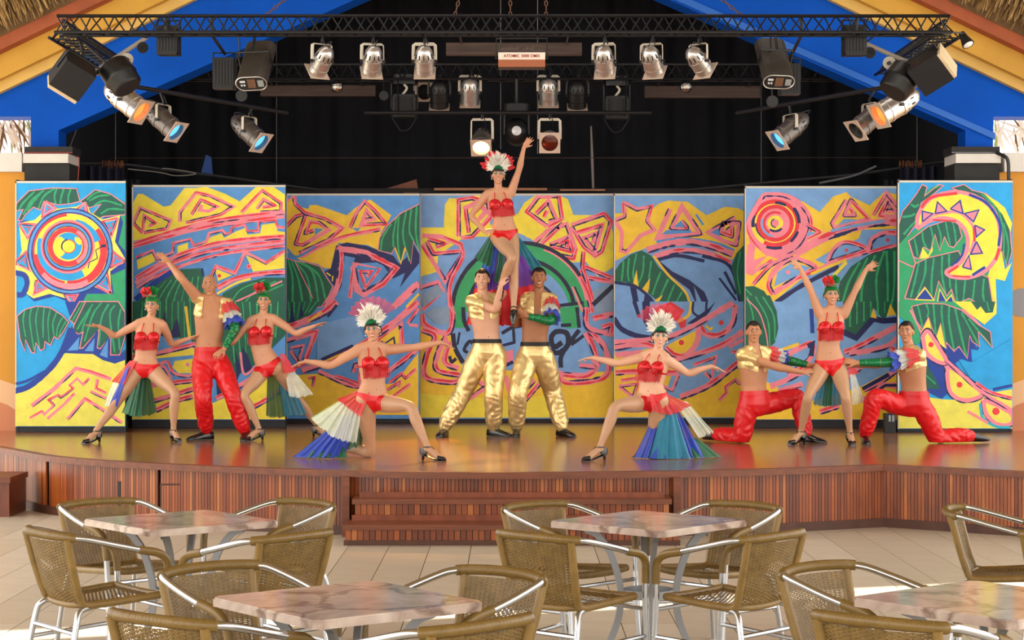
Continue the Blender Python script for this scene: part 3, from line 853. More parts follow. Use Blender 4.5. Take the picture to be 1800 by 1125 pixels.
a.z(730, 540, 5.0)
a.poly('O', [(30, 160), (330, 250), (420, 520), (1250, 590), (1740, 560), (1740, 970), (30, 970)])
a.poly('Y', [(30, 760), (900, 820), (1180, 760), (1180, 970), (30, 970)])
a.poly('V', [(330, 190), (1480, 190), (1500, 330), (1560, 430), (1640, 560), (1330, 590), (1250, 570), (420, 520), (330, 330)])
a.poly('e', [(330, 0), (430, 0), (440, 180), (340, 180)]); a.poly('e', [(1270, 0), (1400, 0), (1440, 180), (1330, 190), (1280, 120)])
a.st('K', 7, [(420, 0), (430, 120), (470, 210)]); a.st('K', 6, [(1280, 160), (1370, 155)]); a.st('K', 6, [(1420, 0), (1440, 180)])
a.band(10, [(60, 60), (90, 160), (280, 230), (330, 100), (310, 0)], red=0.7); a.poly('A', [(90, 60), (180, 0), (300, 0), (300, 150), (190, 150)])
a.st('K', 8, [(330, 230), (350, 360), (420, 490)]); a.st('K', 6, [(460, 400), (430, 370), (480, 300), (530, 350)]); a.st('K', 6, [(300, 430), (320, 480), (360, 450)]); a.st('K', 4, [(390, 220), (370, 330)])
a.st('K', 9, [(1180, 380), (1260, 400), (1340, 330), (1330, 230), (1240, 215), (1195, 270), (1220, 350), (1290, 310)]); a.st('K', 8, [(1440, 200), (1330, 350), (1280, 440), (1280, 530)]); a.st('K', 6, [(1480, 250), (1370, 330)])
a.st('K', 6, [(760, 230), (850, 180), (950, 160)]); a.st('N', 5, [(750, 340), (870, 310)]); a.st('K', 5, [(860, 160), (870, 320)]); a.poly('P', [(760, 400), (860, 370), (860, 480), (770, 500)]); a.st('N', 6, [(780, 520), (860, 480)])
a.bands(10, [(60, 200), (170, 260), (100, 420), (90, 610), (300, 660), (420, 640)], [(270, 260), (200, 400), (190, 550), (400, 600)], [(300, 300), (260, 480), (380, 540)], [(1500, 220), (1560, 350), (1600, 500), (1500, 600), (1290, 590)], [(1520, 200), (1660, 350), (1700, 550), (1600, 640), (1320, 660), (1250, 560)], [(1440, 510), (1590, 520), (1560, 450)], [(1500, 0), (1520, 180), (1740, 240)], [(1560, 100), (1740, 60)], [(1640, 180), (1720, 160), (1710, 240)], smooth=True, red=0.6, navy=0.7)
a.bands(8, [(470, 780), (540, 640), (620, 700), (480, 800)], [(790, 600), (830, 740), (850, 860), (940, 850), (1110, 650)], [(930, 760), (1050, 640)], smooth=False, red=0.5)
a.poly('Y', [(80, 900), (140, 770), (200, 900)])
a.finish('painting', r4)
# ---------------------------------------------------------------- 5
r5, a = panel(1079, 1309, 341, 735, DP3, 'backdrop with a yellow pink-edged star beside the centre canvas', 'V')
a.z(1070, 330, 5.356)
a.poly('O', [(40, 240), (110, 240), (420, 190), (470, 150), (560, 120), (680, 130), (740, 130), (920, 260), (1090, 180), (1210, 190), (1270, 220), (1270, 560), (1160, 680), (900, 560), (600, 510), (380, 560), (200, 620), (40, 700)])
a.poly('O', [(150, 140), (270, 210), (400, 180), (360, 310), (430, 400), (300, 460), (170, 600), (120, 420), (50, 300), (150, 260)]); a.bands(7, [(145, 140), (265, 205), (405, 175), (360, 310), (430, 395), (300, 450), (165, 605), (115, 590), (125, 420), (60, 305), (150, 270), (140, 130)], smooth=False, red=0.4, navy=0.4)
a.bands(9, [(580, 200), (460, 470), (860, 430), (690, 180), (590, 380), (740, 380), (680, 310)], smooth=False, red=0.4, navy=0.7); a.poly('B', [(500, 440), (540, 400), (780, 400), (770, 425)]); a.poly('B', [(610, 370), (680, 310), (720, 370)])
a.bands(8, [(1190, 280), (940, 420), (1080, 500), (1200, 540), (1230, 330), (1080, 330), (1050, 420), (1160, 460), (1160, 370), (1100, 420)], smooth=False, red=0.4, navy=0.7); a.poly('B', [(960, 420), (1030, 380), (1050, 460)])
a.st('B', 4, [(820, 250), (890, 350)]); a.st('B', 5, [(450, 510), (700, 480), (1000, 520), (1180, 590)])
a.bands(12, [(360, 590), (560, 530), (760, 510), (960, 550), (1170, 630)], red=0.2); a.bands(10, [(430, 650), (560, 610), (760, 590), (960, 630), (1150, 710)], red=0.2, navy=0.5)
a.st('N', 6, [(450, 680), (650, 640), (900, 690)]); a.st('N', 6, [(880, 640), (1140, 740), (1240, 1080)]); a.st('N', 5, [(1090, 790), (1200, 1000)]); a.st('N', 4, [(1040, 850), (1200, 1060)])
a.poly('N', [(430, 650), (600, 790), (760, 870), (900, 980), (960, 1125), (900, 1125), (800, 920), (830, 1110), (760, 960), (680, 900), (520, 780)])
a.leaf([(45, 800), (110, 710), (200, 630), (310, 590), (400, 640), (470, 750), (580, 840), (680, 920), (740, 1020), (750, 1125), (520, 1125), (430, 1040), (330, 960), (160, 890), (45, 880)], 'D', 'e', stripes=[[(140, 690), (130, 800), (120, 880)], [(190, 660), (180, 800), (190, 880)], [(260, 620), (230, 800), (250, 900)], [(330, 640), (320, 800), (270, 920)], [(400, 690), (380, 850), (380, 960)], [(490, 790), (440, 920), (410, 1010)], [(560, 860), (500, 990), (470, 1060)], [(620, 910), (570, 1030), (540, 1110)], [(690, 980), (640, 1070), (620, 1125)]], sw=3, edge=False)
for t in ([(230, 900), (262, 770), (280, 930)], [(310, 960), (390, 850), (370, 990)], [(430, 1060), (510, 1010), (460, 1100)]): a.poly('O', t)
a.st('O', 4, [(420, 640), (560, 820), (720, 980), (770, 1125)]); a.st('N', 5, [(45, 890), (250, 930), (380, 1030), (450, 1125)]); a.poly('N', [(200, 930), (260, 950), (290, 1125), (240, 1125)]); a.poly('N', [(340, 1000), (420, 1080), (400, 1125), (320, 1125)])
a.leaf([(1155, 740), (1200, 620), (1270, 540), (1270, 1100), (1200, 980)], 'D', 'e', stripes=[[(1240, 600), (1210, 800), (1240, 1000)]], edge=False)
a.z(1070, 530, 5.112)
a.poly('V', [(40, 0), (1210, 0), (1210, 560), (680, 840), (600, 830), (40, 340)])
for t in ([(210, 0), (250, 0), (290, 140), (260, 145)], [(300, 0), (370, 0), (360, 260), (310, 180)]): a.poly('N', t)
a.st('N', 9, [(45, 150), (120, 250), (260, 310), (400, 330)]); a.poly('N', [(700, 200), (900, 60), (960, 0), (900, 100), (800, 200)]); a.poly('R', [(390, 70), (560, 0), (680, 80), (620, 170), (480, 150)]); a.poly('R', [(620, 180), (700, 160), (690, 230), (640, 240)]); a.st('O', 5, [(740, 0), (720, 120), (620, 180)])
a.st('N', 4, [(760, 0), (760, 100), (860, 140), (880, 0)])
a.poly('O', [(40, 480), (380, 420), (600, 560), (500, 850), (40, 1000)])
a.poly('O', [(510, 400), (780, 260), (800, 330), (720, 470), (600, 480)]); a.poly('O', [(40, 870), (700, 870), (900, 760), (1210, 570), (1210, 1040), (40, 1040)])
a.bands(10, [(45, 370), (300, 350), (540, 320), (800, 200), (980, 90), (1120, 10)], [(510, 410), (590, 480), (700, 480), (790, 370), (810, 240)], [(820, 220), (870, 290), (1000, 300), (1110, 200), (1140, 30)], [(45, 420), (350, 390), (560, 520), (700, 500), (1000, 400), (1210, 270)], [(60, 480), (300, 460)], [(60, 640), (260, 630), (500, 640), (620, 640)], red=0.5, navy=0.6)
a.bands(11, [(640, 860), (800, 800), (950, 720), (1200, 520)], red=0.2, navy=0.7)
a.bands(6, [(90, 760), (260, 740), (220, 860), (100, 770)], [(470, 750), (570, 800), (630, 650)], [(760, 570), (960, 500), (920, 690), (860, 640)], [(990, 890), (1060, 820), (1050, 770), (1140, 700), (1170, 740), (1210, 720)], [(110, 710), (260, 690)], [(1080, 410), (1210, 340)], [(1100, 450), (1210, 470)], smooth=False, red=0.3, navy=0.8)
a.disc('R', (652, 368), 24); a.disc('R', (1010, 190), 22); a.st('O', 4, [(870, 215), (910, 250), (930, 230)])
a.finish('painting', r5)
# ---------------------------------------------------------------- 6
r6, a = panel(1309, 1578, 328, 738, DP2, 'backdrop with a pink ringed target and a large green leaf, behind the right trio', 'V')
a.z(1300, 320, 5.114)
a.poly('O', [(35, 400), (100, 330), (560, 170), (720, 270), (840, 130), (960, 90), (1000, 130), (1170, 210), (1300, 90), (1415, 110), (1415, 420), (1100, 430), (1000, 700), (660, 790), (300, 1080), (35, 930)])
a.poly('P', [(220, 105), (420, 120), (560, 200), (650, 360), (600, 480), (560, 570), (380, 680), (250, 660), (100, 820), (60, 800), (90, 560), (65, 380), (140, 230)])
a.poly('V', [(230, 140), (330, 130), (470, 180), (300, 200), (190, 210)]); a.poly('O', [(140, 580), (250, 660), (130, 700)])
C = (320, 370)
a.disc('Y', C, 235, 235)
a.ring('R', 9, C, 205, 200, -160, 120).ring('P', 5, C, 230, 228).ring('N', 6, C, 215, 212, -40, 0).ring('N', 6, C, 200, 205, 170, 200).ring('N', 5, C, 170, 160, 120, 180).ring('N', 5, C, 215, 215, 20, 50).ring('N', 5, C, 235, 225, 75, 110).ring('N', 5, C, 190, 185, -90, -60)
a.disc('P', C, 150); a.ring('R', 7, C, 150, 150).ring('V', 5, C, 120, 115, 100, 200).disc('Y', C, 108); a.ring('P', 8, C, 92, 90).ring('R', 4, C, 100, 98, 120, 300); a.disc('Y', C, 66); a.ring('N', 4, C, 75, 72, 40, 130); a.disc('P', C, 34); a.ring('N', 2, C, 36, 36, 80, 260)
a.band(8, [(220, 110), (400, 120), (560, 210), (640, 370), (570, 560), (430, 660), (250, 640), (110, 500), (80, 370), (150, 220), (220, 110)], navy=0.4, red=0.5)
a.band(7, [(90, 560), (60, 800), (110, 820), (300, 700)], smooth=False, navy=0.3)
a.bands(7, [(600, 380), (720, 450), (600, 510)], [(960, 160), (830, 370), (850, 410), (1160, 330), (1000, 160), (940, 300), (1040, 300), (990, 230)], [(1200, 300), (1320, 100), (1430, 230), (1400, 310), (1260, 300), (1330, 160), (1395, 260), (1310, 260), (1330, 200)], smooth=False, red=0.5, navy=0.6)
a.poly('V', [(880, 390), (940, 330), (1080, 340)]); a.poly('V', [(600, 490), (620, 440), (690, 460)])
a.band(14, [(500, 650), (700, 530), (900, 450), (1200, 370), (1415, 360)], red=0.8, navy=0.3); a.st('V', 5, [(820, 440), (1000, 400), (1300, 350)]); a.st('N', 4, [(850, 480), (1060, 420)])
a.poly('V', [(680, 700), (900, 570), (1150, 480), (1150, 560), (1000, 700), (820, 760)])
a.band(9, [(300, 1010), (260, 920), (330, 780), (470, 690), (600, 720), (680, 780), (540, 850), (300, 1000)], red=0.4); a.poly('V', [(310, 940), (340, 810), (470, 720), (640, 770), (520, 840)]); a.disc('P', (435, 810), 20)
a.band(8, [(790, 720), (850, 600), (960, 540), (1130, 600), (960, 670), (800, 720)], red=0.5); a.disc('R', (960, 612), 14)
a.band(9, [(1160, 640), (1190, 520), (1300, 460), (1415, 460)]); a.band(8, [(1160, 640), (1415, 560)]); a.poly('V', [(1200, 600), (1230, 510), (1330, 480), (1415, 490), (1415, 550)]); a.disc('R', (1330, 522), 16)
a.band(8, [(690, 800), (900, 700), (1160, 620)], red=0.7, navy=0.2)
a.poly('V', [(330, 1125), (600, 900), (880, 770), (700, 1125)]); a.st('N', 8, [(330, 1080), (560, 930), (890, 760)]); a.st('O', 5, [(640, 830), (800, 760), (960, 700)]); a.st('Y', 6, [(830, 860), (960, 720)])
a.band(7, [(120, 920), (280, 750), (480, 650)], red=0.6)
a.leaf([(860, 1125), (900, 900), (1000, 760), (1150, 660), (1415, 580), (1415, 1125)], 'D', 'e', stripes=[[(1080, 720), (980, 900), (920, 1100)], [(1150, 680), (1050, 900), (1000, 1120)], [(1220, 660), (1110, 900), (1090, 1120)], [(1300, 620), (1230, 850), (1240, 1120)], [(1320, 620), (1330, 850), (1330, 1100)], [(1390, 620), (1390, 900), (1370, 1100)]], sw=4, edge=False)
a.leaf([(35, 940), (130, 935), (220, 980), (300, 1100), (290, 1125), (35, 1125)], 'D', 'e', stripes=[[(50, 960), (120, 1030), (200, 1120)]], edge=False)
a.z(1300, 530, 4.686)
a.poly('V', [(35, 0), (1300, 0), (1300, 440), (600, 760), (35, 760)])
a.leaf([(35, -50), (250, -50), (305, 80), (320, 220), (290, 340), (230, 390), (35, 390)], 'D', 'e', stripes=[[(60, -40), (110, 120), (120, 380)], [(130, -40), (230, 150), (250, 370)], [(190, -40), (280, 120), (290, 320)]], edge=False); a.st('P', 2, [(60, -20), (160, 90), (215, 250), (235, 385)])
a.poly('D', [(850, 0), (1300, 0), (1300, 130), (1240, 60), (1190, 160), (1110, 60), (1080, 150), (960, 280), (870, 240)]); a.fans('e', 3, ((880, 0), (1280, 0)), ((880, 220), (1280, 60)), 7)
a.st('N', 10, [(850, 250), (960, 300), (1100, 140), (1180, 160), (1300, 150)], False); a.poly('O', [(1100, 50), (1130, 140), (1080, 130)]); a.poly('O', [(1240, 20), (1210, 120), (1290, 110)])
a.st('O', 6, [(340, 400), (490, 350)]); a.st('U', 7, [(590, 60), (600, 260)])
a.poly('O', [(35, 560), (200, 650), (560, 830), (1000, 700), (1300, 540), (1300, 1000), (35, 1000)])
a.bands(10, [(250, 700), (400, 640), (560, 560), (700, 540)], [(330, 480), (480, 390), (600, 350), (570, 480), (400, 610)], [(860, 420), (1000, 360), (1300, 200)], [(900, 430), (1180, 380), (1300, 300)], [(320, 740), (520, 680)], [(1020, 730), (1160, 660), (1300, 560)], [(1000, 800), (1080, 800), (1160, 700), (1290, 690)], [(660, 910), (820, 860)], [(560, 700), (860, 620), (1000, 540)], [(1240, 380), (1300, 420)], smooth=True, red=0.4, navy=0.7)
a.st('N', 8, [(560, 370), (600, 350), (590, 450)], False); a.st('N', 7, [(1010, 720), (1230, 600)]); a.st('N', 5, [(1140, 730), (1200, 690), (1290, 690)], False); a.st('N', 5, [(1030, 800), (1070, 780), (1090, 820)])
a.finish('painting', r6)
# ---------------------------------------------------------------- 7: moon
r7, a = panel(1578, 1780, 318, 754, DP1, 'tall blue backdrop with a yellow crescent moon, rightmost of the row', 'S')
a.z(1570, 310, 4.891)
a.leaf([(40, 440), (80, 300), (140, 230), (200, 150), (250, 70), (290, 90), (270, 170), (390, 70), (430, 80), (350, 150), (240, 230), (190, 420), (110, 530), (40, 600)], stripes=[[(80, 350), (150, 340), (190, 320)], [(150, 240), (190, 260), (220, 240)], [(270, 160), (330, 110), (400, 80)], [(90, 500), (150, 430), (200, 380)]], sw=4, light='g')
a.poly('g', [(40, 600), (100, 530), (200, 450), (600, 400), (820, 850), (860, 1125), (40, 1125)])
a.leaf([(500, 100), (610, 70), (680, 120), (800, 150), (920, 260), (1000, 420), (1020, 650), (980, 780), (940, 640), (930, 820), (870, 740), (900, 400), (800, 220)], stripes=[[(760, 150), (880, 280), (930, 500)], [(900, 260), (950, 500), (940, 800)], [(950, 400), (990, 600), (970, 760)]], sw=3)
a.poly('Y', [(770, 140), (900, 220), (960, 270), (1020, 400), (1010, 480), (940, 330), (860, 230)]); a.poly('Y', [(840, 760), (930, 640), (960, 800), (1020, 740), (960, 900), (880, 880), (890, 1125), (820, 1125), (800, 900)])
a.leaf([(130, 560), (300, 430), (460, 380), (560, 400), (590, 520), (520, 610), (480, 600), (440, 520), (400, 640), (360, 500), (320, 640), (260, 610), (220, 710), (170, 690)], stripes=[[(180, 530), (200, 620), (210, 690)], [(250, 480), (260, 560), (300, 640)], [(320, 430), (340, 520), (330, 600)], [(380, 410), (410, 520), (400, 620)], [(450, 390), (470, 500), (490, 590)], [(510, 390), (530, 480), (540, 580)]], sw=3)
a.leaf([(100, 1050), (190, 750), (300, 700), (560, 640), (640, 800), (820, 870), (860, 1125), (760, 1110), (650, 1050), (540, 1100), (500, 970), (460, 1030), (390, 900), (350, 1060), (270, 950), (190, 1060)], stripes=[[(220, 740), (190, 880), (150, 1040)], [(280, 710), (270, 850), (210, 1020)], [(350, 700), (330, 880), (330, 1040)], [(420, 680), (420, 850), (450, 1010)], [(480, 670), (480, 800), (490, 960)], [(540, 860), (540, 960), (550, 1090)], [(620, 880), (610, 980), (600, 1080)], [(700, 890), (690, 1000), (680, 1060)], [(780, 880), (770, 1000), (790, 1110)]], sw=3.4)
for t in ([(190, 1060), (275, 960), (350, 1065)], [(380, 1080), (400, 970), (460, 1080)], [(450, 1080), (500, 1020), (530, 1110)]): a.poly('U', t); a.st('Y', 2, t + [t[0]], False)
a.poly('Y', [(230, 710), (250, 610), (300, 680), (335, 600), (340, 640), (300, 700)])
a.poly('Y', [(205, 440), (230, 300), (330, 180), (480, 130), (620, 140), (780, 210), (890, 340), (930, 520), (890, 690), (780, 820), (620, 880), (500, 860), (460, 820), (590, 730), (640, 600), (630, 480), (560, 390), (430, 360), (300, 390), (210, 450)])
a.st('P', 7, [(205, 450), (215, 330), (310, 200), (470, 140), (620, 145), (780, 215), (885, 340), (920, 520), (890, 690), (780, 820), (640, 870), (500, 860), (460, 815), (580, 740), (640, 600), (620, 470), (540, 385), (420, 360), (300, 390), (205, 450)])
a.st('R', 5, [(240, 270), (330, 180), (550, 145)]); a.st('U', 5, [(650, 155), (790, 220), (880, 330), (920, 440), (905, 600)]); a.st('U', 5, [(680, 850), (790, 780)]); a.st('R', 5, [(880, 720), (910, 620)]); a.st('R', 4, [(470, 830), (560, 770)]); a.st('R', 3, [(510, 855), (660, 865)]); a.st('U', 3.5, [(610, 580), (590, 680), (500, 770)]); a.st('R', 3, [(340, 375), (540, 385)]); a.st('P', 5, [(240, 410), (360, 330), (560, 310), (680, 420), (700, 520), (660, 660)]); a.st('R', 4, [(690, 430), (700, 560)])
for t in ([(250, 390), (250, 300), (340, 320)], [(360, 320), (380, 220), (460, 300)], [(490, 280), (575, 210), (600, 320)], [(610, 320), (735, 290), (690, 390)], [(700, 420), (785, 460), (715, 520)], [(715, 560), (765, 660), (665, 670)], [(595, 780), (650, 680), (670, 800)]):
    a.poly('P', t); a.st('U', 2.6, t + [t[0]], False)
a.st('P', 2, [(40, 720), (170, 780), (190, 750), (100, 1040)], False); a.st('P', 2, [(130, 550), (190, 750)], False)
a.z(1570, 530, 4.687)
a.poly('g', [(45, 0), (560, 0), (640, 80), (500, 420), (200, 240), (45, 120)])
a.poly('Y', [(500, 0), (850, 0), (850, 100), (750, 190), (600, 80)]); a.leaf([(640, 0), (840, 0), (820, 90), (760, 95), (720, 40), (690, 70)], stripes=[[(770, 0), (790, 80)]], edge=False)
a.poly('U', [(240, 400), (330, 300), (560, 330), (580, 240), (640, 300), (690, 390), (715, 290), (700, 400), (640, 390), (650, 505), (560, 470), (510, 510), (600, 620), (400, 800), (280, 740), (300, 560)])
a.poly('Y', [(230, 250), (290, 130), (330, 300), (390, 190), (440, 390), (360, 340)])
a.leaf([(150, 40), (260, 15), (420, 20), (560, 70), (700, 190), (800, 250), (815, 380), (750, 300), (700, 250), (710, 370), (650, 330), (630, 280), (610, 470), (540, 370), (500, 410), (440, 340), (430, 380), (390, 180), (350, 300), (290, 130), (240, 230), (190, 160)], stripes=[[(200, 30), (220, 110), (240, 210)], [(270, 20), (290, 80), (280, 130)], [(330, 20), (340, 150), (350, 280)], [(400, 30), (400, 120), (430, 350)], [(460, 40), (460, 170), (500, 400)], [(510, 60), (540, 200), (600, 450)], [(560, 90), (620, 200), (700, 350)], [(620, 140), (700, 240), (800, 360)]], sw=3.4)
a.poly('g', [(45, 40), (120, 20), (200, 180), (230, 330), (180, 360)]); a.leaf([(180, 350), (240, 400), (270, 510), (300, 560), (330, 600), (385, 720), (260, 720), (240, 560)], stripes=[[(200, 380), (240, 500)], [(260, 600), (350, 680)]], edge=False)
a.st('P', 3, [(140, 70), (200, 190), (240, 290)]); a.st('P', 3, [(570, 60), (640, 120), (720, 200)])
a.poly('L', [(45, 800), (300, 790), (400, 805), (520, 810), (760, 760), (980, 720), (980, 1055), (45, 1055)]); a.poly('S', [(650, 500), (985, 300), (985, 720), (820, 740), (640, 640), (540, 480)]); a.st('U', 5, [(820, 725), (980, 690)])
for e in ([(240, 290), (280, 240), (330, 300), (440, 490), (370, 500), (270, 420)], [(440, 530), (520, 570), (720, 740), (680, 800), (560, 810), (460, 730)], [(740, 810), (800, 830), (970, 920), (970, 1010), (850, 1010), (760, 920)]):
    a.poly('L', e, True)
    a.st('P', 8, e[:] + [e[0]], True); a.dashes('N', 3, a.path(e + [e[0]], True), 0.8, 20, 50, -4)
a.disc('R', (310, 355), 22); a.disc('R', (545, 685), 24); a.disc('R', (845, 905), 30); a.st('c', 5, [(715, 840), (740, 960), (850, 1030), (960, 1035)])
a.bands(7, [(430, 480), (560, 600), (720, 740), (980, 900)], [(680, 670), (800, 750), (980, 800)], red=0.4, navy=0.6); a.st('P', 5, [(610, 905), (780, 1000)])
a.finish('painting', r7)
# ================================================================ LIGHTING RIG
M_truss = mat('truss_black', '121317', 0.45, metal=0.3)
M_trussb = mat('truss_dark', '17181d', 0.5, metal=0.3)
M_silver = mat('par_silver', 'c6c2be', 0.32, metal=0.85, var=0.12, vscale=20)
M_dull = mat('par_grey', '6d6763', 0.4, metal=0.7, var=0.15, vscale=20)
M_blk = mat('fixture_black', '111214', 0.42, var=0.2, vscale=12)
M_blk2 = mat('fixture_black_matt', '18191c', 0.6, var=0.2, vscale=8)
M_slot = mat('vent_slot', '08080a', 0.9)
M_plate = mat('gel_frame', 'c9b3a0', 0.55, var=0.1, vscale=9)
M_yoke = mat('yoke_pale', 'cfc6b6', 0.5)
M_cable = mat('cable', '17171a', 0.6)
M_wood = mat('batten_wood', '4a3a33', 0.7, var=0.3, vscale=6, stretch=(0.4, 4, 4))
M_lensoff = mat('lens_off', '0c0a0a', 0.08, coat=1.0)
M_lensred = mat('lens_red', '5a140a', 0.1, coat=1.0)
M_lwarm = mat('lens_warm', (1.0, 0.55, 0.18), 0.3, emit=14.0)
M_lorg = mat('lens_orange', (1.0, 0.20, 0.03), 0.3, emit=1.2)
M_lblue = mat('lens_blue', (0.10, 0.45, 1.0), 0.3, emit=1.0)
M_mirror = mat('mirror_facets', 'b8b4ac', 0.08, metal=1.0, bump=0.8, bscale=60)
M_glass = mat('lamp_glass', 'd8dde0', 0.1, coat=1.0)

def truss(name, label, a, b, side, up, h=0.17, w=0.17, r=0.016, m=None, pitch=0.105):
    """triangular truss from a to b (line of the top chord); side: horizontal unit vector across, bottom chords below"""
    root = thing(name, label, 'truss')
    a, b, side, up = Vector(a), Vector(b), Vector(side), Vector(up)
    m = m or M_truss
    chords = []
    for off in (Vector((0, 0, 0)), -up * h - side * w / 2, -up * h + side * w / 2):
        MB().tube([a + off, b + off], r, 8).build('chord', m, root, smooth=True)
        chords.append(off)
    L = (b - a).length; n = max(2, int(L / pitch)); d = (b - a) / n
    for i0, i1 in ((0, 1), (0, 2), (1, 2)):
        mb = MB()
        pts = []
        for k in range(n + 1):
            pts.append(a + d * k + chords[i0 if (k + (i1 == 2)) % 2 == 0 else i1])
        for p, q in zip(pts[:-1], pts[1:]):
            mb.tube([p, q], 0.0075, 5, caps=False)
        mb.build('lattice', m, root)['kind'] = 'stuff'
    return root
DF = 17.9; DB = 22.3
zf = Zp(28, DF)
truss('stage_truss', 'long black lattice truss across the front of the stage', (X(100, DF), DF, zf), (X(1670, DF), DF, zf), (0, 1, 0), (0, 0, 1), h=0.165, w=0.20)
zb_ = Zp(113, DB)
truss('stage_truss', 'dark rear truss in the shadow behind the gable', (-5.15, DB, zb_), (5.15, DB, zb_), (0, 1, 0), (0, 0, 1), h=0.18, w=0.2, m=M_trussb)
for s, nm in ((-1, 'left'), (1, 'right')):
    x = X(100 if s < 0 else 1672, DF)
    truss('stage_truss', 'short black side truss running back at the %s end of the front truss' % nm, (x, DF + 0.25, zf), (x, WY - 0.5, zf), (1, 0, 0), (0, 0, 1), h=0.165, w=0.26)
# hanging chains of the front truss
for px, dx in ((800, 0.03), (960, 0.0), (897, 0.0), (470, 0.13), (1300, -0.13)):
    mb = MB()
    p0 = P(px, 25, DF)
    dirv = Vector((dx * 9, 0, 1)).normalized(); sd = dirv.cross(Vector((0, 1, 0))); 
    n_ = int((6.6 - p0.z) / dirv.z / 0.05) + 1
    for k in range(n_):
        c = p0 + dirv * (0.05 * k)
        ax = (sd * 0.013, Vector((0, 0.013, 0)))[k % 2]
        mb.tube([c + ax - dirv * 0.012, c + ax + dirv * 0.012, c + dirv * 0.032, c - ax + dirv * 0.012, c - ax - dirv * 0.012, c - dirv * 0.032], 0.006, 5, closed=True)
    o = mb.build('hoist_chain', mat('chain', '6a4a3c', 0.6, metal=0.5))
    tag(o, 'hoist chain rising from the front truss, %s' % {800: 'left of the strobe', 960: 'just right of the strobe', 897: 'directly over the strobe', 470: 'at the left under the blue beam', 1300: 'at the right under the blue beam'}[px], 'chain', 'hoist chains')

